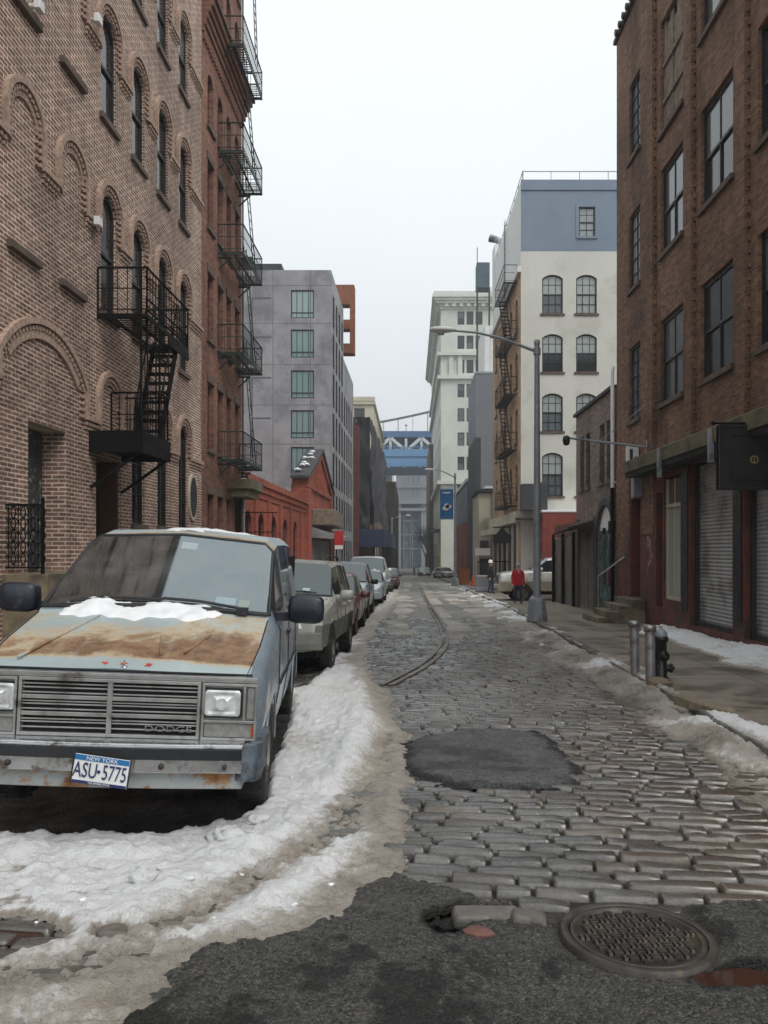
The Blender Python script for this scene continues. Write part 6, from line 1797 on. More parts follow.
car('bright silver sedan parked behind the blue grey minivan', 'car', (-2.0, 31.5, gz(31.5)), math.radians(-.5), 'sedan', (176,182,188))
car('white high-roofed passenger van parked in the middle of the row', 'van', (-2.2, 38.0, gz(38)), 0, 'van', (214,216,214))
car('dark green sedan parked behind the white passenger van', 'car', (-1.95, 45.5, gz(45.5)), 0, 'sedan', (54,72,68), detail=1)
car('wine red sedan near the far end of the parked row', 'car', (-1.75, 53, gz(53)), 0, 'sedan', (106,40,50), detail=1)
car('grey sedan at the very end of the parked row', 'car', (-1.8, 61, gz(61)), 0, 'sedan', (120,122,126), detail=1)
car('big white and tan utility wagon nosing out of the car lot on the right', 'suv', (3.80, 34.7, gz(34.5)+.02), math.radians(-90), 'suv_big', (222,220,214), 'vehicles on the right side', 2, 'clad_tan', rotx=0)
car('dark sedan driving far down the street', 'car', (2.0, 118, gz(118)), 0, 'sedan', (52,58,70), 'vehicles far down the street', 1)
car('white sedan parked far down on the right before the limestone building', 'car', (5.0, 98, gz(98)), math.radians(20), 'sedan', (218,220,222), 'vehicles far down the street', 1)
car('black sedan parked beside the limestone building', 'car', (4.3, 112, gz(112)), 0, 'sedan', (34,36,40), 'vehicles far down the street', 1)
# ================================================================== ground, road, pavements
def strip(name, fn0, fn1, ys, zoff, mat_, thick=None):
    """street strip between x=fn0(y) and x=fn1(y)"""
    m = MB(); V = []
    for y in ys: V += [(fn0(y), y, gz(y)+zoff), (fn1(y), y, gz(y)+zoff)]
    m.add(V, [(2*i, 2*i+1, 2*i+3, 2*i+2) for i in range(len(ys)-1)])
    if thick:
        V2 = [(x, y, z-thick) for x, y, z in V]
        n = len(V)
        for side in (0, 1):
            m.add([p for i in range(len(ys)) for p in (V[2*i+side], V2[2*i+side])], [(2*i, 2*i+1, 2*i+3, 2*i+2) for i in range(len(ys)-1)])
    o = build(m, name, mat_); tag(o, kind='structure'); return o
YS = [-20, -5, 0, 2, 4, 6, 8, 10, 13, 16, 20, 24, 28, 34, 42, 52, 66, 90, 120, 160, 200, 260]
strip('ground', lambda y: -400, lambda y: 400, [-60] + YS + [600, 2500], -.20, M['ground'])
strip('pavement', lambda y: XL(y)-.02, lambda y: KL-.16, YS, .10, M['pavement'])
o = strip('pavement', lambda y: KR(y)+.17, lambda y: XR(y)+.02, YS, .10, M['pavement'])
strip('pavement', lambda y: XR(y)+.021, lambda y: XR(y)+14, [29, 34, 42, 43], .096, M['asphalt'])
for nm, f0, f1 in (('kerb', lambda y: KL-.16, lambda y: KL), ('kerb', KR, lambda y: KR(y)+.17)):
    m = MB(); R = random.Random(9); y = 1.0
    while y < 120:
        L = R.uniform(1.4, 2.2); dz = R.uniform(-.012, .012); a, b = y, y+L-.02
        P = [(f0(a), a), (f1(a), a), (f1(b), b), (f0(b), b)]
        m.hexa([(x, q, gz(q)-.25) for x, q in P] + [(x, q, gz(q)+.112+dz) for x, q in P]); y += L
    o = build(m, nm, M['granite'], bevel=.015); tag(o, kind='structure')
strip('road', lambda y: KL+.0, lambda y: KR(y), [y for y in YS if y <= 24], -.045, M['grit'])
strip('road', lambda y: KL, lambda y: KR(y), [24, 28, 34, 42, 52, 66, 90, 120, 160, 200, 260], -.012, M['cobble_far'])

def pxw(x, y):                                            # where a mark of the photograph lies on the street
    Y = 790*1.6/(y-566.); return ((x-411)*Y/790, Y)
FORE = [pxw(*p) for p in ((150,985),(205,950),(300,938),(345,902),(395,872),(436,888),(470,898),(520,912),(560,920),(600,914),(660,908),(720,906),(790,900),(1000,905),(1400,940),(1500,1150),(600,1180),(100,1180),(120,1060))]
PATCH = [pxw(*p) for p in ((408,742),(430,736),(462,730),(500,729),(535,733),(552,745),(566,760),(578,776),(570,783),(540,788),(500,790),(460,786),(425,776),(405,765))]
MAN = pxw(637, 938)
def road_stones():
    th = -.10; c, s = math.cos(th), math.sin(th)
    row = .126; R = random.Random(21)
    V = []; F = []; tone = []; hue = []
    nu, nv = 9, 6
    gu = np.array([0, .018, .06, .28, .5, .72, .94, .982, 1.0]); gv = np.array([0, .06, .22, .78, .94, 1.0])
    stones = []
    for r in range(int(1.0/row), int(27/row)):
        v0 = r*row; u = -6+R.uniform(0, .3)
        while u < 7:
            L = R.choice([.18, .24, .28, .32, .38, .44]) + R.uniform(-.03, .03)
            cu, cv = u+L/2, v0+row/2
            x = cu*c-cv*s; y = cu*s+cv*c
            if 2.2 < y < 24.2 and KL+.05 < x < KR(y)-.05: stones.append((u, v0, L, x, y))
            u += L
    sx = np.array([q[3] for q in stones]); sy = np.array([q[4] for q in stones])
    df = poly_sd(sx, sy, FORE); dp = poly_sd(sx, sy, PATCH)
    keep = (df < .10) & (dp < .10) & (np.hypot(sx-MAN[0], sy-MAN[1]) > .42)
    n = 0
    U, W = np.meshgrid(gu, gv)
    for (u, v0, L, x, y), k, d in zip(stones, keep, np.maximum(df, dp)):
        if not k: continue
        g = R.uniform(.007, .013); w = row-.020-R.uniform(0, .014); l = L-g-R.uniform(0, .008)
        dz = R.gauss(0, .005) - (.012 if d > -.08 else 0); tx = R.gauss(0, .022); ty = R.gauss(0, .05); rot = R.gauss(0, .018)
        dv = R.gauss(0, .006)
        p = .30+R.random()*.25
        bx = (U-.5)*l; by = (W-.5)*w
        # rounded corners in plan and a worn crown
        eu = np.abs(U-.5)*2; ev = np.abs(W-.5)*2
        bx = bx*(1-.03*ev**6); by = by*(1-.05*eu**8)
        crown = .011*(1-ev**3)*(1-eu**10) 
        z = crown + tx*bx + ty*by + dz
        edge = (eu > .985) | (ev > .985)
        z = np.where(edge, z-.05, z)
        z = z + fbm(bx+u*3.1, by+v0*2.7, 16, 3, 5)*.010*(~edge) + np.abs(fbm(bx+u*1.7, by+v0*3.3, 45, 2, 15))*.006*(~edge)
        cu, cv = u+L/2, v0+row/2+dv
        qx = cu + bx*math.cos(rot)-by*math.sin(rot); qy = cv + bx*math.sin(rot)+by*math.cos(rot)
        X = qx*c-qy*s; Y = qx*s+qy*c
        Z = gza(Y)+z-.012
        V.append(np.stack([X.ravel(), Y.ravel(), Z.ravel()], 1))
        t = R.random(); hh = R.random()
        tone.append(np.full(nu*nv, t)); hue.append(np.full(nu*nv, hh))
        for j in range(nv-1):
            for i in range(nu-1):
                a = n+j*nu+i; F.append((a, a+1, a+nu+1, a+nu))
        n += nu*nv
    me = bpy.data.meshes.new('road'); me.from_pydata(np.concatenate(V).tolist(), [], F)
    me.polygons.foreach_set('use_smooth', np.ones(len(F), bool)); me.materials.append(M['cobble'])
    for nm, arr in (('tone', tone), ('hue', hue)):
        a = me.attributes.new(nm, 'FLOAT', 'POINT'); a.data.foreach_set('value', np.concatenate(arr).astype(np.float32))
    me.update(); o = link('road', me); tag(o, kind='structure')
road_stones()

def asph_thick(poly, h, f):
    def fn(X, Y):
        d = poly_sd(X, Y, poly) + fbm(X, Y, 4, 6, 3, .62)*.15 + fbm(X, Y, 15, 4, 13, .65)*.05
        t = np.minimum(d*.4, h) + fbm(X, Y, 2.2, 4, 9)*.014 + fbm(X, Y, 18, 4, 4)*.012 + np.abs(fbm(X, Y, 50, 2, 6))*.007
        # potholes: ragged shallow hollows
        for (px, py, rx, ry, dp) in f:
            q = ((X-px)/rx)**2 + ((Y-py)/ry)**2 + fbm(X, Y, 7, 4, 2)*.9
            t = t - dp*(1-sstep(.55, 1.0, q))
        q = np.hypot(X-MAN[0], Y-MAN[1]); t = np.where(q < .40, np.minimum(t, -.004+.02*sstep(.33,.40,q)), t)
        return t
    return fn
holes = [(*pxw(450, 918), .13, .16, .035), (*pxw(738, 980), .24, .10, .045)]
def wear(X, Y, T):
    w = np.zeros_like(X)
    for (px, py, rx, ry, dp) in holes:
        q = ((X-px)/(rx*1.15))**2 + ((Y-py)/(ry*1.3))**2 + fbm(X, Y, 7, 4, 2)*.9
        w = np.maximum(w, 1-sstep(.5, 1.1, q))
    return np.maximum(w, sstep(-.02, .16, fbm(X, Y, 2.6, 7, 14, .66))*.85)
o = sheet('road_patch', np.arange(-2.2, 2.4, .011), np.arange(2.5, 4.5, .011), asph_thick(FORE, .022, holes), M['asphalt'], {'wear': wear}); tag(o, kind='structure')
PH = [(*pxw(500, 788), .35, .03, .02), (*pxw(440, 780), .25, .05, .015)]
o = sheet('road_patch', np.arange(-.4, 1.8, .016), np.arange(5.0, 8.2, .016), asph_thick(PATCH, .02, []), M['asphalt_pale'], {'wear': lambda X, Y, T: np.maximum(sstep(-.10, .0, -poly_sd(X, Y, PATCH)+fbm(X, Y, 6, 4, 8)*.10)*.95, sstep(.05, .35, fbm(X*.7, Y*1.6, 2.2, 6, 18, .62))*.55)}); tag(o, kind='structure')
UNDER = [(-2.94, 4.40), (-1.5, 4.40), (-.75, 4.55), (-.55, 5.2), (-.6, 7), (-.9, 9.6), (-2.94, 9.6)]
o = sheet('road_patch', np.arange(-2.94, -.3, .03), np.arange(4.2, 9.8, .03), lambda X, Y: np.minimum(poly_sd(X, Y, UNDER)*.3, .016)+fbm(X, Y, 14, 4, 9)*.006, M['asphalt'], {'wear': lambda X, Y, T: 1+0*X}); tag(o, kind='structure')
m = MB(); cx, cy = pxw(738, 980)
m.poly([(cx+.26*(1+.25*math.sin(3*a+1))*math.cos(a), cy+.11*(1+.3*math.sin(2*a))*math.sin(a), gz(cy)-.006) for a in [2*PI*i/28 for i in range(28)]])
o = build(m, 'puddle', M['puddle']); tag(o, kind='structure')
m = MB(); cx, cy = pxw(2, 934)
m.poly([(cx+.15*(1+.2*math.sin(3*a+2))*math.cos(a), cy+.12*(1+.3*math.sin(2*a+1))*math.sin(a), gz(cy)-.012) for a in [2*PI*i/28 for i in range(28)]])
o = build(m, 'puddle', M['puddle']); tag(o, kind='structure')

# manhole
def manhole():
    x, y = MAN; z = gz(y)+.004
    t = thing('manhole_cover', 'round cast iron manhole cover with a basket-weave pattern, set in the asphalt in front', 'manhole cover', (x, y, z), (math.radians(-1.2), math.radians(1.5), .12))
    m = MB(); m.lathe([(.290,-.03),(.290,.010),(.297,.015),(.318,.015),(.328,.010),(.334,-.05)], 56, close=False); build(m, 'rim', M['iron_cast'], t, local=True)
    c = MB(); c.lathe([(.0,.0),(.262,.0),(.262,.010),(.284,.010),(.287,-.02)], 56, close=False)
    p = .047
    for i in range(-12, 13):
        for j in range(-12, 13):
            a, b = i*p, j*p
            if (i+j) % 2 == 0: hx, hy = .021, .008; offs = ((0,-.0115),(0,.0115))
            else: hx, hy = .008, .021; offs = ((-.0115,0),(.0115,0))
            for ox, oy in offs:
                px, py = a+ox, b+oy
                if math.hypot(abs(px)+hx, abs(py)+hy) < .256:
                    c.hexa([(px-hx,py-hy,-.001),(px+hx,py-hy,-.001),(px+hx,py+hy,-.001),(px-hx,py+hy,-.001),(px-hx*.85,py-hy*.7,.013),(px+hx*.85,py-hy*.7,.013),(px+hx*.85,py+hy*.7,.013),(px-hx*.85,py+hy*.7,.013)])
    build(c, 'lid', M['iron_cast'], t, local=True)
manhole()
def slab(name, label, cat, x, y, size, rot, m_, zoff=0, seed=1, group=None):
    R = random.Random(seed); m = MB(); n = 9
    def rg(sc, z): return [(sc*size[0]*(1+.18*math.sin(j*2.3+seed))*math.cos(2*PI*j/n), sc*size[1]*(1+.18*math.cos(j*1.7+seed))*math.sin(2*PI*j/n), z*(1+.25*math.sin(j+seed))) for j in range(n)]
    A, B, C = rg(1, -.01), rg(.97, size[2]*.75), rg(.72, size[2])
    m.add(A+B+C, [(i*n+j, i*n+(j+1)%n, (i+1)*n+(j+1)%n, (i+1)*n+j) for i in range(2) for j in range(n)] + [tuple(range(2*n, 3*n))])
    o = link(name, m.mesh(name, M[m_]), None, (x, y, gz(y)+zoff), rot); tag(o, label, cat, group); return o
slab('brick_fragment', 'small broken red brick lying by the loose cobbles', 'brick', *pxw(477, 936), (.075, .04, .03), (.1,0,-.4), 'brick_chip')
M['loose_stone'] = mat('loose sett', c8(96,92,88), .6, var=.3, scale=9, bump=.006, bscale=40, dirt=c8(64,58,52), damt=.4, dscale=6)
for (px, py, sz, rot, lab) in ((487, 920, (.34,.12,.09), (.12,.06,.12), 'long loose cobblestone tilted beside the pothole, left of the manhole'), (529, 924, (.17,.13,.09), (-.05,.12,-.15), 'squarish loose cobblestone close to the manhole rim')):
    x, y = pxw(px, py); m = MB(); R3 = random.Random(px)
    V = [(sx*sz[0]/2*R3.uniform(.86,1), sy*sz[1]/2*R3.uniform(.84,1), sz_*sz[2]*R3.uniform(.85,1)) for sz_ in (-.4,.45) for sx, sy in ((-1,-1),(1,-1),(1,1),(-1,1))]
    m.hexa(V); o = link('loose_cobble', m.mesh('loose_cobble', M['loose_stone']), None, (x, y, gz(y)+.01), rot); tag(o, lab, 'stone', 'loose cobbles by the pothole')
    bv = o.modifiers.new('bevel', 'BEVEL'); bv.width = .025; bv.segments = 3

# the old freight rail curving across the setts
def rail_track():
    P = [pxw(*p) for p in ((384,686),(402,677),(420,667),(434,656),(442,645),(443,634),(438,622),(432,612),(427,603),(423,595),(420,588))]
    V = []; pts = []
    for i in range(len(P)-1):                              # Catmull-Rom
        p0, p1, p2, p3 = P[max(i-1,0)], P[i], P[i+1], P[min(i+2,len(P)-1)]
        for k in range(10):
            t = k/10
            pts.append(tuple(.5*(2*p1[a]+(p2[a]-p0[a])*t+(2*p0[a]-5*p1[a]+4*p2[a]-p3[a])*t*t+(3*p1[a]-p0[a]-3*p2[a]+p3[a])*t**3) for a in (0,1)))
    pts.append(P[-1])
    t_ = thing('tram_rail', 'curved old steel rail with a flange groove, crossing the cobbles', 'rail', (pts[0][0], pts[0][1], gz(pts[0][1])))
    def run(o0, o1, z, mt, nm):
        m = MB(); V = []
        for i in range(len(pts)):
            a = Vector(pts[max(i-1,0)]); b = Vector(pts[min(i+1,len(pts)-1)]); d = (b-a).normalized(); n = Vector((-d.y, d.x)); x, y = pts[i]
            for o, zz in ((o0,-.06),(o0,z),(o1,z),(o1,-.06)): V.append((x+n.x*o, y+n.y*o, gz(y)+zz))
        m.add(V, [(i*4+j, i*4+j+1, (i+1)*4+j+1, (i+1)*4+j) for i in range(len(pts)-1) for j in range(3)]+[(0,1,2,3)]); build(m, nm, mt, t_)
    M['rail_steel'] = mat('worn rail steel', c8(112,104,96), .45, .4, var=.2, scale=4, dirt=c8(92,68,46), damt=.6, dscale=1.5)
    run(-.13, -.06, .022, M['rail_steel'], 'running_rail'); run(.0, .06, .022, M['rail_steel'], 'guard_rail'); run(-.061, .001, -.004, M['grit'], 'groove')
    return pts
RAILP = rail_track()

# ================================================================== snow
VANC = [(-2.75, 4.68), (-1.55, 4.66), (-1.12, 4.84), (-1.06, 5.3), (-1.16, 6.2), (-1.26, 7.6), (-1.45, 9.3), (-3.0, 9.5)]
EDGE = [pxw(*p) for p in ((205,1100),(185,1024),(165,985),(210,958),(300,938),(345,902),(392,872),(392,830),(398,795),(406,770),(410,742),(398,712),(384,690),(368,672),(366,655),(372,640),(378,626),(386,615),(393,604),(398,596),(401,588))]
EY = np.array([p[1] for p in EDGE]); EX = np.array([p[0] for p in EDGE])
_o = np.argsort(EY, kind='stable'); EY = EY[_o]; EX = EX[_o]
TRACK = [pxw(*p) for p in ((-60,985),(60,972),(150,935),(235,895),(300,855),(345,815),(372,775),(388,735))]
def snowL(X, Y):
    e = np.interp(Y, EY, EX) + .10*(1-sstep(4.0, 4.6, Y)) + fbm(X, Y, 1.6, 6, 31, .6)*.22 + fbm(X, Y, 7, 4, 33)*.06
    d = e-X                                              # metres inside the snow's edge
    t = .012*sstep(0, .10, d) + .026*sstep(.25, .7, d) + .04*sstep(.6, 1.1, d)*sstep(4.0, 5.2, Y)
    t = t*np.where(d > 0, 1, 0) - .03*(d <= 0)
    # ploughed heap along the parked cars' wheels
    ridge = np.exp(-((X+.50+.02*(Y-6))/.22)**2)*.10*sstep(5.2, 6.4, Y)*(1-sstep(10, 40, Y)*.6)
    t = t + np.where(d > .1, ridge, 0)*np.clip(d*4, 0, 1)
    t = t + np.clip(d*3, 0, 1)*(fbm(X, Y, 3.2, 5, 40)*.045 + (np.abs(fbm(X, Y, 7, 4, 41, .55))-.12)*.05 + fbm(X, Y, 22, 4, 43, .6)*.018)
    tr = line_d(X, Y, TRACK)
    rut = np.exp(-(tr/.12)**2)
    t = t - rut*.03*np.clip(d*5, 0, 1) + np.exp(-((tr-.24)/.08)**2)*.022*np.clip(d*5, 0, 1)
    tread = np.sin((Y*.75+X*.5)*72 + 3*np.sin(tr*40))*.011
    t = t + tread*rut*np.clip(d*5, 0, 1)
    v = poly_sd(X, Y, VANC) + fbm(X, Y, 5, 4, 50)*.06
    t = np.where(v > -.12, np.minimum(t, .10-(v+.12)*1.6), t)
    far = sstep(9.5, 11, Y); under = sstep(-1.25, -1.45, X)*far     # bare under the row of cars
    t = t - under*.12
    for (px, py, r) in ((*pxw(110, 934), .085), (*pxw(2, 934), .26), (*pxw(160,652+20), .0001)):
        q = np.hypot(X-px, (Y-py)*1.4)/r + fbm(X, Y, 9, 3, 60)*.4
        t = np.where(q < 1.0, np.minimum(t, -.02+.02*0), np.where(q < 1.5, np.minimum(t, -.02+(q-1)*.14), t))
    return t
def dirtL(X, Y, T):
    e = np.interp(Y, EY, EX); d = e-X + fbm(X, Y, 1.3, 4, 70)*.25
    a = 1-sstep(.05, .62, d)
    tr = line_d(X, Y, TRACK)
    a = np.maximum(a*.75, np.exp(-(tr/.2)**2)*.6)
    fg = 1-sstep(2.8, 3.9, Y+.3*fbm(X, Y, 1.1, 4, 71)); a = np.maximum(a, fg*(.52+.7*fbm(X, Y, 2, 5, 72)))
    far = sstep(10, 22, Y); a = np.maximum(a, far*.55)
    a = np.maximum(a, .04+.6*fbm(X, Y, 1.1, 5, 73))
    a = np.maximum(a, (1-sstep(.005, .03, T))*.8)
    return a
def brownL(X, Y, T):
    tr = line_d(X, Y, TRACK)
    b = np.exp(-((tr-.02)/.10)**2)*.75*sstep(2.6, 3.6, Y)*(.6+.8*fbm(X, Y, 2.5, 4, 82))
    e = np.interp(Y, EY, EX); d = e-X
    b = np.maximum(b, np.exp(-((d-.25)/.25)**2)*(.05+.8*fbm(X, Y, 1.1, 5, 80)))
    return b
ys = [2.3]
while ys[-1] < 62: ys.append(ys[-1]*1.0046)
o = sheet('snow', np.concatenate([np.arange(-6.1, -2.9, .07), np.arange(-2.9, .45, .016)]), np.array(ys), snowL, M['snow'], {'dirt': dirtL, 'brown': brownL}, base=.0); 
tag(o, 'dirty trodden snow and slush along the left kerb and around the van', 'snow', kind='stuff')

def snowR(X, Y):
    k = np.minimum(2.75+.028*Y, 3.5)
    inner = k - .55 - .35*sstep(7, 20, Y) + fbm(X, Y, .9, 5, 101)*.30 + fbm(X, Y, 4, 3, 102)*.08
    outer = k + .30 + fbm(X, Y, .7, 5, 103)*.55 + .35*(1-sstep(6, 10, Y))
    d = np.minimum(X-inner, outer-X)
    kerb = .10*sstep(-.02, .06, X-k)
    t = .02*sstep(0, .35, d) + .055*np.exp(-((X-k+.12)/.26)**2)*sstep(0, .3, d)*(1-.4*sstep(10, 30, Y)) + np.minimum(fbm(X, Y, .8, 4, 109)*.12, .03)*sstep(.05,.2,d)
    t = t*(d > 0) - .03*(d <= 0) + np.clip(d*4, 0, 1)*(fbm(X, Y, 3, 5, 105)*.07+(np.abs(fbm(X, Y, 8, 4, 106, .55))-.12)*.06+fbm(X, Y, 22, 4, 107, .65)*.03)
    return np.maximum(t, np.where(d > 0, kerb*np.clip(d*6,0,1)+t*.7, -1)) if True else t
def dirtR(X, Y, T):
    k = np.minimum(2.75+.028*Y, 3.5)
    a = .42 + .85*fbm(X, Y, 1.4, 6, 111) + .25*(1-sstep(-.5, .1, X-k)) - .35*(1-sstep(7.5, 9.5, Y))*sstep(-.1, .2, X-k)
    return np.maximum(a, (1-sstep(.005, .04, T))*.9)
ys = [3.0]
while ys[-1] < 70: ys.append(ys[-1]*1.0075)
o = sheet('snow', np.arange(1.4, 4.9, .022), np.array(ys), snowR, M['snow'], {'dirt': dirtR, 'brown': lambda X, Y, T: .1+.45*fbm(X, Y, .9, 4, 120)})
tag(o, 'grey ridge of dirty snow along the right kerb', 'snow', kind='stuff')
WALLP = [(5.55, 18.8), (6.0, 21), (6.25, 18.5), (6.3, 4), (4.9, 4), (4.75, 8), (5.0, 11.5), (4.75, 12.3), (5.1, 13), (5.0, 14.5), (5.25, 16), (5.1, 17.3)]
def snowW(X, Y):
    d = poly_sd(X, Y, WALLP) + fbm(X, Y, .9, 5, 131)*.30 + fbm(X, Y, 5, 3, 132)*.06
    t = .03*sstep(0, .12, d) + .08*sstep(.05, .7, d) - .03*(d <= 0)
    return t + np.clip(d*4, 0, 1)*(fbm(X, Y, 2.4, 5, 133)*.07+(np.abs(fbm(X, Y, 8, 4, 134, .6))-.1)*.08)
o = sheet('snow', np.arange(3.9, 6.35, .03), np.arange(4, 21.5, .03), snowW, M['snow'], {'dirt': lambda X, Y, T: np.maximum(.14+.42*fbm(X, Y, 1.1, 5, 140), (1-sstep(.01, .05, T))*.7), 'brown': lambda X, Y, T: .1+.4*fbm(X, Y, .7, 4, 141)}, base=.10)
tag(o, 'whiter snow heaped against the wall of the brick workshop', 'snow', kind='stuff')
# thin slush on the carriageway, right of the rail
def slush(X, Y):
    r = np.interp(Y, [p[1] for p in RAILP], [p[0] for p in RAILP]); k = np.minimum(2.75+.028*Y, 3.5)
    a = np.exp(-((X-r-.35)/.28)**2)*sstep(15, 21, Y) + np.exp(-((X-r-1.4)/.4)**2)*sstep(20, 28, Y)*.8 + np.exp(-((X-k+.5)/.5)**2)*sstep(12, 20, Y)
    a = np.maximum(a, np.exp(-((X-r+1.0)/.35)**2)*sstep(13, 20, Y)*.7)
    t = (a*1.1-.62 + fbm(X+.3*fbm(X,Y,1.1,3,150), Y*.14, 2.0, 7, 151, .66)*1.3)*.05
    return np.minimum(t, .02)
o = sheet('slush', np.arange(-1.0, 3.5, .035), np.array([y for y in np.arange(11, 24, .05)] + [y for y in np.arange(24, 75, .12)]), slush, M['snow'],
          {'dirt': lambda X, Y, T: .78+.6*fbm(X, Y, .8, 4, 152), 'brown': lambda X, Y, T: .3+.6*fbm(X, Y, .5, 4, 153)}, base=.004, cut=-.004)
tag(o, 'thin grey slush left on the cobbles further down the street', 'slush', kind='stuff')
R = random.Random(12)
m = MB()
for i in range(16):
    x, y = R.uniform(-2.6, -.1), R.choice([R.uniform(3.0, 4.6), R.uniform(4.6, 8.5)])
    if poly_sd(np.array([x]), np.array([y]), VANC)[0] > .02 and R.random() < .6: 
        s = R.uniform(.006, .025)
    else: s = R.uniform(.012, .04)
    if x > np.interp(y, EY, EX)-.1: continue
    s *= .55
    z = float(snowL(np.array([x]), np.array([y]))[0]); m.blob((x, y, gz(y)+max(z, 0)+s*.1), (s*1.3, s, s*.6), 8, 0, .35, i)
o = build(m, 'snow_crumbs', M['snow_clean']); tag(o, 'small crumbs of snow strewn around the front of the van', 'snow', kind='stuff')
def clod(px, py, s, lab, sd):
    x, y = pxw(px, py); z0 = gz(y)+max(float(snowL(np.array([x]), np.array([y]))[0]), .0)
    n = 22; V = []
    for i in range(n//2+1):
        t = PI*i/(n//2)
        for j in range(n):
            a = 2*PI*j/n; d = (math.sin(t)*math.cos(a), math.sin(t)*math.sin(a), math.cos(t))
            q = 1 + float(fbm(np.array([d[0]*1.3+d[2]*.8+sd*7]), np.array([d[1]*1.3-d[2]*.9+sd*3]), 1.4, 5, sd, .62)[0])*.85
            V.append((x+d[0]*s*1.35*q, y+d[1]*s*q, z0+s*.12+d[2]*s*.72*q))
    m = MB(); m.add(V, [(i*n+j, i*n+(j+1)%n, (i+1)*n+(j+1)%n, (i+1)*n+j) for i in range(n//2) for j in range(n)], 0, True)
    o = build_at(m, 'snow_clod', M['snow'], (x, y, z0)); tag(o, lab, 'snow', 'snow clods in the foreground')
clod(255, 832, .05, 'snow clod in front of the van tyre, rightmost', 1)
clod(228, 848, .075, 'larger lumpy snow clod below the van tyre', 2)
clod(145, 890, .06, 'low lump of snow in the middle of the left foreground', 3)
slab('curb_fragment', 'dark broken kerb slab sticking out of the snow at lower right', 'stone', *pxw(706, 720), (.34, .09, .09), (.0,.05,-.95), 'step_stone', .10, 3, 'stone fragments by the right kerb')
slab('curb_fragment', 'dark stone lump in the snow beside the bollards', 'stone', *pxw(661, 694), (.16, .09, .08), (.1,.05,-.3), 'step_stone', .10, 5, 'stone fragments by the right kerb')

# ================================================================== street furniture
def bollards():
    def one(px, py, label):
        Y = 790*1.50/(py-566.); x = (px-411)/790*Y; z = gz(Y)+.09
        t = thing('steel_bollard', label, 'bollard', (x, Y, z), (random.uniform(-.01,.01), random.uniform(-.015,.015), 0), 'steel bollards around the hydrant')
        m = MB(); m.lathe([(.062,0),(.062,.67)], 28, close=False); build(m, 'post', M['steel'], t, local=True)
        m = MB(); m.lathe([(.0665,.665),(.080,.672),(.080,.728),(.072,.745),(.04,.756),(0,.758)], 28); build(m, 'cap', M['steel'], t, local=True)
        m = MB(); m.lathe([(.064,.0),(.085,.006),(.085,0)], 20); build(m, 'foot', M['iron_brown'], t, local=True)
    one(635, 675, 'steel bollard standing left and behind, away from the hydrant')
    one(650.5, 683.5, 'steel bollard standing close in front of the black hydrant')
    Y = 10.45; x = (661-411)/790*Y; z = gz(Y)+.09
    t = thing('fire_hydrant', 'black fire hydrant with a silver cap behind the steel bollards', 'hydrant', (x, Y, z))
    m = MB(); m.lathe([(.10,0),(.10,.04),(.078,.05),(.074,.50),(.095,.52),(.095,.56),(.08,.58)], 24); build(m, 'barrel', M['hydrant_black'], t, local=True)
    m = MB(); m.lathe([(.082,.581),(.078,.63),(.05,.665),(.02,.675)], 20); m.box(-.018,.018,-.018,.018,.67,.715); build(m, 'bonnet', M['galv'], t, local=True)
    for a, zz, rr in ((0, .16, .05), (-PI/2, .33, .055)):
        m = MB(); Mx = Matrix.Rotation(a, 4, 'Z') @ Matrix.Translation((.06, 0, zz)) @ Matrix.Rotation(PI/2, 4, 'Y')
        m.lathe([(rr,0),(rr,.05),(rr*1.25,.055),(rr*1.25,.085),(rr*.4,.09),(rr*.4,.12)], 16, Mx); build(m, 'nozzle', M['hydrant_black'], t, local=True)
bollards()
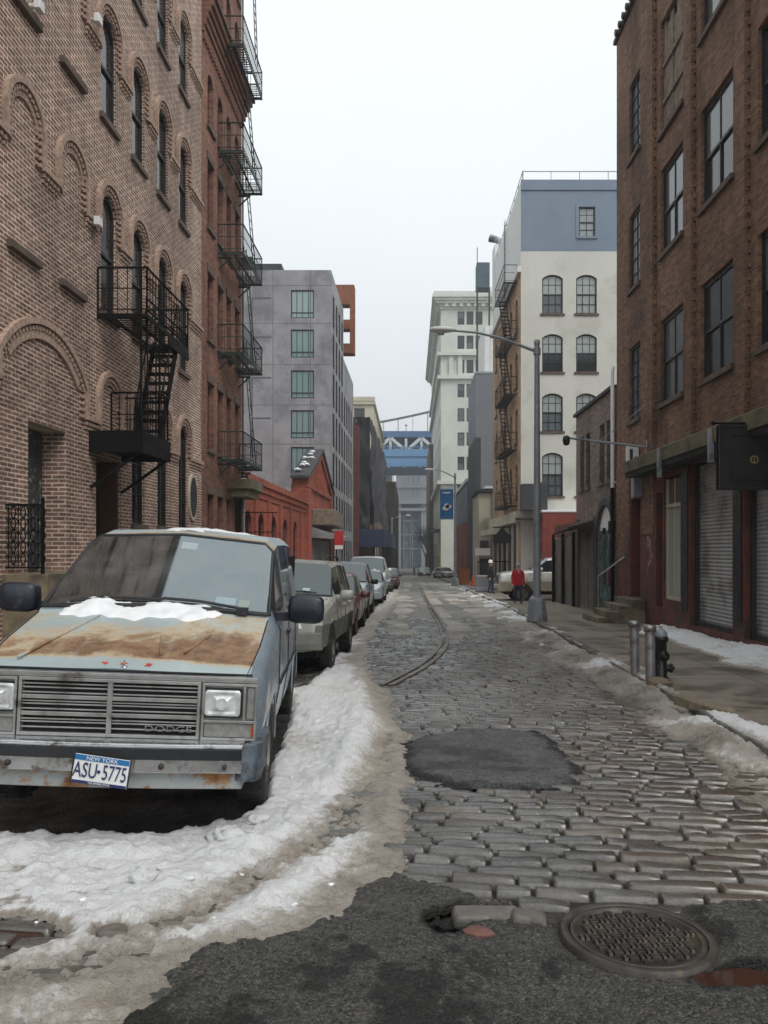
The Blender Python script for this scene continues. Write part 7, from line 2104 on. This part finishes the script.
def street_lamp(x, y, arm, label, H=7.9, z0=None, head='galv', s=1):
    z = gz(y)+.10 if z0 is None else z0
    t = thing('street_lamp', label, 'street lamp', (x, y, z), group='cobra-head street lamps')
    m = MB(); P8 = lambda r, zz: [(r*math.cos(PI/8+PI/4*k), r*math.sin(PI/8+PI/4*k), zz) for k in range(8)]
    V = P8(.30,0)+P8(.29,.06)+P8(.235,.55)+P8(.20,.62)+P8(.11,.66)
    m.add(V, [(i*8+j, i*8+(j+1)%8, (i+1)*8+(j+1)%8, (i+1)*8+j) for i in range(4) for j in range(8)] + [tuple(range(32, 40))]); build(m, 'base', M['galv'], t, local=True)
    m = MB(); m.tube([(0,0,.6),(0,0,H*.5),(0,0,H-.2)], [.105,.09,.07], 12); m.lathe([(.085,0),(.085,.1),(.0,.14)], 12, Matrix.Translation((0,0,H-.22))); build(m, 'pole', M['galv'], t, local=True)
    m = MB(); L = arm
    m.tube([(0,0,H-.42),(L*.12,0,H-.30),(L*.35,0,H-.06),(L*.6,0,H+.10),(L*.82,0,H+.15)], [.045,.042,.038,.034,.03], 8); m.lathe([(.10,-.09),(.10,.09)], 12, Matrix.Translation((0,0,H-.42))); build(m, 'arm', M['galv'], t, local=True)
    m = MB(); sg = 1 if L > 0 else -1; V = []; n = 12
    for f, w, h in ((.0,.05,.04),(.12,.10,.07),(.4,.16,.10),(.75,.17,.10),(.95,.12,.07),(1.0,.04,.03)):
        for j in range(n):
            a = 2*PI*j/n; V.append((L*.80+sg*.72*f, w*math.cos(a), H+.16+h*math.sin(a)*(1 if math.sin(a) > 0 else .6)))
    m.add(V, [(i*n+j, i*n+(j+1)%n, (i+1)*n+(j+1)%n, (i+1)*n+j) for i in range(5) for j in range(n)] + [tuple(range(n)), tuple(range(6*n-1, 5*n-1, -1))], 0, True); h = build(m, 'lamp_head', M['white_paint'], t, local=True)
    m = MB(); m.lathe([(.0,-.09),(.09,-.07),(.12,0)], 14, Matrix.Translation((L*.80+sg*.42, 0, H+.11))); build(m, 'lens', M['lamp_glass'], h, local=False) if 0 else build(m, 'lens', M['lamp_glass'], t, local=True)
    return t
street_lamp((537-411)/790*21.5, 21.5, -2.75, 'tall grey street lamp on the right kerb, nearest and in front of the cream loft', 7.75)
street_lamp((455-411)/790*58, 58, -1.9, 'street lamp carrying a blue banner, further down on the right', 8.4)
street_lamp(-2.9, 120, 2.6, 'small far street lamp on the left beside the brown loft', 9.0)
m = MB(); y = 57.9; x1 = (455-411)/790*58-.12; x0 = x1-.98
z1 = 1.6+(550-489.5)/790*58; z0 = 1.6+(550-519)/790*58
o = thing('street_banner', 'blue street banner hanging from the second street lamp on the right', 'banner', (x1, y, z0))
m.add([(x0+(x1-x0)*i/8, y+.05*math.sin(i*.9), z0+(z1-z0)*j) for j in (0,1) for i in range(9)] + [(x0+(x1-x0)*i/8, y+.05*math.sin(i*.9)+.012, z0+(z1-z0)*j) for j in (0,1) for i in range(9)], [(i, i+1, 10+i, 9+i) for i in range(8)] + [(18+i+9, 18+i+10, 18+i+1, 18+i) for i in range(8)], 0, True)
build(m, 'cloth', M['sign_blue'], o, fix=False)
m = MB()                                                   # pale cloud-like emblem on the banner
for cx, cz, rx, rz in ((.42,.36,.26,.16),(.62,.42,.22,.17),(.5,.46,.2,.14)):
    m.prism([(x0+cx+rx*math.cos(2*PI*k/12), z0+cz*(z1-z0)+rz*math.sin(2*PI*k/12)) for k in range(12)], lambda u, z, d: (u, y-.075+d, z), 0, .008+cx*.004)
m.box(x0+.2, x0+.75, y-.07, y-.06, z1-.30, z1-.20)
build(m, 'emblem', M['sign_white'], o)
m = MB(); 
for z in (z0-.03, z1+.03): m.tube([(x0-.05, y, z), (x1+.2, y+.05, z)], .025, 5)
build(m, 'banner_arm', M['galv'], o)

def post_sign(x, y, zc, w, h, label, face, extra=None, H=None, name='street_sign', cat='sign', shape='box', group='signs on posts'):
    t = thing(name, label, cat, (x, y, gz(y)+.1), group=group)
    m = MB(); m.tube([(x, y, gz(y)), (x, y, zc+h/2+.1 if H is None else H)], .03, 6); build(m, 'post', M['galv'], t)
    m = MB(); m.box(x-w/2, x+w/2, y-.05, y-.035, zc-h/2, zc+h/2); build(m, 'plate', M[face], t, bevel=.004)
    if extra:
        e = MB(); extra(e, x, y-.052, zc); return t, e
    return t, None
def noP(e, x, y, z):
    r = .22
    n = 24
    for i in range(n):
        a, b = 2*PI*i/n, 2*PI*(i+1)/n
        e.quad((x+r*math.cos(a),y,z+.1+r*math.sin(a)), (x+r*math.cos(b),y,z+.1+r*math.sin(b)), (x+r*.8*math.cos(b),y,z+.1+r*.8*math.sin(b)), (x+r*.8*math.cos(a),y,z+.1+r*.8*math.sin(a)))
    text_into(e, 'P', .3, Matrix.Translation((x, y, z+.1)) @ FACE_F, depth=.002); e.bar((x-.14,y-.003,z+.24),(x+.14,y-.003,z-.04), .035)
yy = 25.6; t, e = post_sign((244-411)/790*yy, yy, 1.6+(550-486)/790*yy, .36, .5, 'no parking sign on the post by the red brick loft', 'sign_white', noP)
build(e, 'symbol', M['sign_dark'], t)
yy = 44.0; t, e = post_sign((339-411)/790*yy, yy, 1.6+(550-538)/790*yy, .5, .78, 'red street sign on a thin post by the gabled building', 'sign_red', lambda e, x, y, z: e.box(x-.22, x+.22, y-.012, y, z-.62, z-.40))
build(e, 'lower_plate', M['sign_white'], t)
# projecting black bar sign frame by the loft door
yy = 26.4; fn = fmap('L')
t = thing('sign_frame', 'black iron sign frame with a round orange lamp jutting from the red brick loft', 'sign', fn(yy, 3, 0))
m = MB(); xw = XL(yy); m.box(xw, xw+.12, yy-.08, yy+.08, 1.2, 3.55); build(m, 'wall_plate', M['sign_black'], t)
m = MB(); m.tube([(xw+.1, yy, 2.2), (xw+1.15, yy, 2.2)], .018, 5); m.tube([(xw+.1, yy, 2.85), (xw+1.3, yy, 2.85)], .018, 5); m.tube([(xw+1.15, yy, 2.2), (xw+1.15, yy, 2.85)], .014, 5); build(m, 'arm', M['iron_black'], t)
m = MB(); m.lathe([(0,-.12),(.16,-.1),(.2,0),(.16,.1),(0,.12)], 16, Matrix.Translation((xw+.5, yy, 1.75)) @ Matrix.Rotation(PI/2, 4, 'X')); build(m, 'round_lamp', M['orange'], t)
# traffic cone, barrier, gate, jersey block
Y = 60.; x = (473-411)/790*Y
t = thing('traffic_cone', 'orange traffic cone on the pavement near the grey shed', 'cone', (x, Y, gz(Y)+.1))
m = MB(); m.lathe([(.19,.03),(.05,.78),(.03,.8)], 16); build(m, 'cone', M['orange'], t, local=True)
m = MB(); m.box(-.26,.26,-.26,.26,0,.035); build(m, 'foot', M['sign_black'], t, local=True)
m = MB(); m.lathe([(.138,.30),(.098,.48)], 16, close=False); build(m, 'band', M['sign_white'], t, local=True)
Y = 45.6; xa, xb = (476-411)/790*Y, (490.5-411)/790*Y
t = thing('concrete_barrier', 'pale concrete barrier block standing behind the worker in the white helmet', 'barrier', ((xa+xb)/2, Y, gz(Y)+.1))
m = MB(); prof = [(-.3,0),(.3,0),(.3,.08),(.16,.3),(.1,.9),(-.1,.9),(-.16,.3),(-.3,.08)]
m.prism(prof, lambda u, v, d: (d, Y+u, gz(Y)+.09+v), xa, xb); build(m, 'block', M['concrete'], t, bevel=.02)
m = MB(); m.box(xa+.05, xb-.05, Y-.08, Y+.08, gz(Y)+.99, gz(Y)+1.05); build(m, 'snow_cap', M['snow_clean'], t, bevel=.02)
Y = 47.5; xa, xb = (478-411)/790*Y, (527-411)/790*Y
t = thing('metal_gate', 'dark metal gate across the pavement behind the worker', 'gate', (xa, Y, gz(Y)+.1))
m = MB()
for z in (.15, .9, 1.75): m.tube([(xa, Y, gz(Y)+.1+z), (xb, Y, gz(Y)+.1+z)], .03, 5)
for k in range(17): xx = xa+(xb-xa)*k/16; m.tube([(xx, Y, gz(Y)+.1), (xx, Y, gz(Y)+1.9)], .03 if k % 4 == 0 else .014, 4)
build(m, 'bars', M['iron_black'], t)
Y = 62.; x = (464.5-411)/790*Y
t = thing('wooden_hoarding', 'short orange brown timber hoarding beside the traffic cone', 'hoarding', (x, Y, gz(Y)+.1))
m = MB()
for k in range(5): m.box(x-.42+k*.17, x-.27+k*.17, Y-.03, Y+.03, gz(Y)+.1, gz(Y)+1.35+.06*(k % 2))
build(m, 'plank', mat('orange brown timber', c8(150,92,44), .8, var=.2), t)
m = MB()
for z in (.4, 1.0): m.box(x-.45, x+.45, Y+.031, Y+.07, gz(Y)+.1+z, gz(Y)+.2+z)
build(m, 'rail', M['board'], t)
# yellow post far off
Y = 105.; x = (439-411)/790*Y*.98
m = MB(); m.tube([(x,Y,gz(Y)), (x,Y,gz(Y)+2.7)], .11, 8); m.box(x-.2, x+.2, Y-.2, Y+.2, gz(Y)+2.7, gz(Y)+3.1)
o = build_at(m, 'yellow_post', M['hiyellow'], (x, Y, gz(Y))); tag(o, 'yellow post far down the right pavement', 'post')

# ================================================================== people
def person(label, x, y, h, face, jacket, legs, hat=None, stride=.0, z=None, detail=True, hold=False):
    """one skinned figure; face = direction looked at (radians about z, 0 = towards the camera)"""
    s = h/1.75
    J = {'pelvis': (0,0,.95,.13,.10), 'belly': (0,0,1.08,.14,.105), 'chest': (0,.01,1.30,.165,.115), 'neck': (0,.0,1.49,.055,.055), 'skull': (0,-.015,1.60,.075,.088), 'crown': (0,-.01,1.70,.06,.07),
         'nose': (0,-.115,1.60,.016,.02)}
    E = [('pelvis','belly'),('belly','chest'),('chest','neck'),('neck','skull'),('skull','crown'),('skull','nose')]
    for sd, nm in ((1,'r'),(-1,'l')):
        st = stride*sd
        J['hip'+nm] = (sd*.095,0,.90,.095,.095); J['knee'+nm] = (sd*.10,-.06-st*.5-abs(st)*.1,.50,.065,.065); J['ankle'+nm] = (sd*.105,.03-st*(1.0),.10+(.05 if st < 0 else 0),.045,.05); J['toe'+nm] = (sd*.115,-.15-st,.045+(.02 if st < 0 else 0),.045,.04)
        J['sh'+nm] = (sd*.19,.01,1.41,.075,.075); J['elb'+nm] = (sd*.26,.03+st*.35,1.14,.056,.056); J['wri'+nm] = (sd*.265,-.06+st*.6,.90,.04,.04); J['hand'+nm] = (sd*.26,-.09+st*.7,.81,.038,.03)
        E += [('pelvis','hip'+nm),('hip'+nm,'knee'+nm),('knee'+nm,'ankle'+nm),('ankle'+nm,'toe'+nm),('chest','sh'+nm),('sh'+nm,'elb'+nm),('elb'+nm,'wri'+nm),('wri'+nm,'hand'+nm)]
        J['ear'+nm] = (sd*.085,.0,1.60,.014,.02); E.append(('skull','ear'+nm))
        for f, (dx, dy, dz) in enumerate(((.02,-.02,-.08),(.005,-.01,-.09),(-.012,.0,-.085),(-.02,.01,-.07),(-.02,-.05,-.04))):
            a = J['hand'+nm]; J['f%d%s' % (f, nm)] = (a[0]+dx*sd, a[1]+dy, a[2]+dz, .011, .011); E.append(('hand'+nm, 'f%d%s' % (f, nm)))
    names = list(J); idx = {n: i for i, n in enumerate(names)}
    me = bpy.data.meshes.new('person'); me.from_pydata([tuple(v*s for v in J[n][:3]) for n in names], [(idx[a], idx[b]) for a, b in E], [])
    o = bpy.data.objects.new('tmp', me); COL.objects.link(o)
    sk = o.modifiers.new('s', 'SKIN'); sk.use_smooth_shade = True
    lay = me.skin_vertices[0].data if me.skin_vertices else None
    if lay is None:
        bm = bmesh.new(); bm.from_mesh(me); bm.verts.layers.skin.verify(); bm.to_mesh(me); bm.free(); lay = me.skin_vertices[0].data
    for n in names: lay[idx[n]].radius = (J[n][3]*s, J[n][4]*s); lay[idx[n]].use_root = (n == 'pelvis')
    sub = o.modifiers.new('u', 'SUBSURF'); sub.levels = 1; sub.render_levels = 1
    dg = bpy.context.evaluated_depsgraph_get(); dg.update()
    out = bpy.data.meshes.new_from_object(o.evaluated_get(dg)); bpy.data.objects.remove(o)
    out.name = 'person'; out.materials.clear()
    for k in ('skin', jacket, legs, 'shoe'): out.materials.append(M[k])
    for p in out.polygons:
        c = p.center/s; p.use_smooth = True
        p.material_index = 3 if c.z < .10 else 2 if (c.z < .92 and abs(c.x) < .215) else 0 if (c.z > 1.47 or (c.z < .86 and abs(c.x) > .215)) else 1
    z = gz(y)+.10 if z is None else z
    t = link('person', out, None, (x, y, z-.015), (0, 0, face)); tag(t, label, 'person')
    j = MB(); n = 18; V = []                                 # jacket worn over the body
    for zz, rx, ry in ((.80,.205,.155),(.95,.20,.15),(1.12,.195,.15),(1.30,.205,.15),(1.42,.17,.12),(1.50,.075,.075)):
        for k in range(n): a = 2*PI*k/n; V.append((rx*s*math.cos(a), ry*s*math.sin(a)+.005, zz*s))
    j.add(V, [(i*n+k, i*n+(k+1)%n, (i+1)*n+(k+1)%n, (i+1)*n+k) for i in range(5) for k in range(n)], 0, True); build(j, 'jacket', M[jacket], t, local=True)
    if hat == 'helmet':
        hmb = MB(); hmb.lathe([(.135,1.655),(.13,1.665),(.115,1.67),(.112,1.72),(.09,1.78),(.05,1.81),(0,1.82)], 18, Matrix.Scale(s, 4), close=False); hmb.box(-.09*s,.09*s,-.17*s,-.09*s,1.655*s,1.668*s); build(hmb, 'helmet', M['helmet'], t, local=True)
    elif hat:
        hmb = MB(); hmb.lathe([(.098,1.63),(.105,1.66),(.1,1.72),(.07,1.775),(.02,1.795),(.03,1.81),(0,1.83)], 16, Matrix.Translation((0,-.012*s,0)) @ Matrix.Scale(s, 4), close=False); build(hmb, 'hat', M[hat], t, local=True)
    else:
        hmb = MB(); hmb.lathe([(.094,1.62),(.098,1.67),(.075,1.74),(0,1.765)], 14, Matrix.Translation((0,.01*s,0)) @ Matrix.Scale(s, 4), close=False); build(hmb, 'hair', M['shoe'], t, local=True)
    if hold:
        sc = MB(); sc.lathe([(.09,1.45),(.10,1.48),(.085,1.53)], 14, Matrix.Scale(s, 4), close=False); sc.box(-.03*s,.03*s,-.172*s,-.15*s,1.3*s,1.47*s); build(sc, 'scarf', M['hat_grey'], t, local=True)
    return t
person('person in red jacket and grey knit hat walking on the right pavement', (518-411)/790*31.5, 31.5, 1.62, .05, 'jacket_red', 'jeans', 'hat_grey', .16, hold=True)
person('worker in a white hard hat, black jacket and blue jeans standing by the white car', (490.5-411)/790*42.4, 42.4, 1.78, .9, 'jacket_black', 'jeans', 'helmet', .05)
person('distant person in dark clothes crossing the street, left of two', (414-411)/790*140, 140, 1.6, PI/2, 'jacket_black', 'shoe', None, .2, z=gz(140))
person('distant person in black striding across the street, right of two', (420.5-411)/790*135, 135, 1.75, -PI/2, 'jacket_black', 'shoe', None, .28, z=gz(135))

# ================================================================== bare trees far down the street
def bare_tree(x, y, H, label, seed, spread=.55):
    t = thing('bare_tree', label, 'tree', (x, y, gz(y)), group='bare trees at the street end')
    R = random.Random(seed); tr = MB(); cr = MB()
    def grow(p, d, L, r, lv, mb):
        q = p + d*L; mid = p+d*L*.5+Vector((R.uniform(-1,1),R.uniform(-1,1),R.uniform(-.5,.5)))*L*.06
        mb.tube([p, mid, q], [r, r*.85, r*.65], 5 if lv < 3 else 3, caps=False)
        if lv >= 5: return
        for k in range(3 if lv < 4 else 2):
            e = d + Vector((R.uniform(-1,1), R.uniform(-1,1), R.uniform(-.25,.7)))*spread; e.normalize()
            grow(q if k else p+d*L*.75, e, L*R.uniform(.62,.85), max(r*.6, .022), lv+1, cr)
    base = Vector((x, y, gz(y)))
    tr.tube([base, base+Vector((0,0,H*.15)), base+Vector((0,0,H*.28))], [.22,.16,.14], 7)
    for k in range(5):
        a = 2*PI*k/5; grow(base+Vector((0,0,H*(.24+.01*k))), Vector((math.cos(a)*.45, math.sin(a)*.45, 1)).normalized(), H*.2, .09, 1, cr)
    build(tr, 'trunk', M['bark'], t); build(cr, 'crown', M['bark'], t)
bare_tree((426-411)/790*165, 165, 12, 'bare tree on the right before the bridge tower', 4, .6)
bare_tree((430.5-411)/790*182, 182, 11, 'smaller bare tree just behind the first, against the brown building', 9, .6)

# ================================================================== haze, sky, light, camera
def haze(density):
    m = MB(); m.box(-120, 120, -12, 420, gz(260)-1.3, 75)
    k = bpy.data.materials.new('winter haze'); k.use_nodes = True; k.node_tree.nodes.clear()
    o_ = k.node_tree.nodes.new('ShaderNodeOutputMaterial'); v = k.node_tree.nodes.new('ShaderNodeVolumePrincipled')
    v.inputs['Color'].default_value = (.92,.94,.97,1); v.inputs['Density'].default_value = density; v.inputs['Anisotropy'].default_value = .2
    k.node_tree.links.new(v.outputs[0], o_.inputs['Volume'])
    o = build(m, 'haze', k); tag(o, 'thin pale winter haze filling the street', 'haze', kind='stuff')
HAZE = .0012
if HAZE: haze(HAZE)

w = bpy.data.worlds.new('World'); SC.world = w; w.use_nodes = True
nt = w.node_tree; nt.nodes.clear()
out = nt.nodes.new('ShaderNodeOutputWorld'); bg = nt.nodes.new('ShaderNodeBackground'); sky = nt.nodes.new('ShaderNodeTexSky')
EL, AZ = math.radians(50), math.radians(138)
sky.sky_type = 'NISHITA'; sky.sun_disc = False; sky.sun_elevation = EL; sky.sun_rotation = AZ; sky.dust_density = 6; sky.air_density = 1.5
# overcast: a bright even cloud deck covers nearly all of the blue
mx = nt.nodes.new('ShaderNodeMix'); mx.data_type = 'RGBA'; mx.inputs[0].default_value = .88
tc = nt.nodes.new('ShaderNodeTexCoord'); sp = nt.nodes.new('ShaderNodeSeparateXYZ'); nt.links.new(tc.outputs['Generated'], sp.inputs[0])
rp = nt.nodes.new('ShaderNodeValToRGB'); nt.links.new(sp.outputs[2], rp.inputs[0])
rp.color_ramp.elements[0].position = .0; rp.color_ramp.elements[0].color = (.70,.735,.78,1)
rp.color_ramp.elements[1].position = .75; rp.color_ramp.elements[1].color = (.95,1.0,1.0,1)
ns = nt.nodes.new('ShaderNodeTexNoise'); ns.inputs['Scale'].default_value = 1.6; ns.inputs['Detail'].default_value = 3; nt.links.new(tc.outputs['Generated'], ns.inputs['Vector'])
mr = nt.nodes.new('ShaderNodeMapRange'); nt.links.new(ns.outputs['Fac'], mr.inputs[0]); mr.inputs['From Min'].default_value = .3; mr.inputs['From Max'].default_value = .7; mr.inputs['To Min'].default_value = 9.6; mr.inputs['To Max'].default_value = 10.6
vm = nt.nodes.new('ShaderNodeVectorMath'); vm.operation = 'SCALE'; nt.links.new(rp.outputs[0], vm.inputs[0]); nt.links.new(mr.outputs[0], vm.inputs['Scale'])
nt.links.new(sky.outputs[0], mx.inputs[6]); nt.links.new(vm.outputs[0], mx.inputs[7])
nt.links.new(mx.outputs[2], bg.inputs[0]); bg.inputs[1].default_value = .1; nt.links.new(bg.outputs[0], out.inputs[0])
L = bpy.data.lights.new('sun', 'SUN'); L.energy = 1.2; L.angle = math.radians(25); L.color = (1, .97, .93)
so = bpy.data.objects.new('sun', L); COL.objects.link(so)
# sky sun_rotation is measured clockwise from +Y
sd = Vector((math.sin(AZ)*math.cos(EL), math.cos(AZ)*math.cos(EL), math.sin(EL)))
so.rotation_euler = sd.to_track_quat('Z', 'Y').to_euler(); so.location = (0, 0, 60)
cam = bpy.data.cameras.new('camera'); co = bpy.data.objects.new('camera', cam); COL.objects.link(co)
co.location = (0, 0, CAMZ); co.rotation_euler = (PI/2, 0, 0)
cam.sensor_fit = 'AUTO'; cam.sensor_width = 36; cam.lens = 790/1024*36
cam.shift_x = (384-411)/1024; cam.shift_y = (550-512)/1024; cam.clip_end = 4000; cam.clip_start = .05
SC.camera = co
SC.view_settings.view_transform = 'Standard'; SC.view_settings.look = 'None'; SC.view_settings.exposure = .33; SC.view_settings.gamma = 1
SC.view_settings.use_curve_mapping = False
SC.cycles.max_bounces = 6; SC.cycles.volume_bounces = 0; SC.cycles.transparent_max_bounces = 6
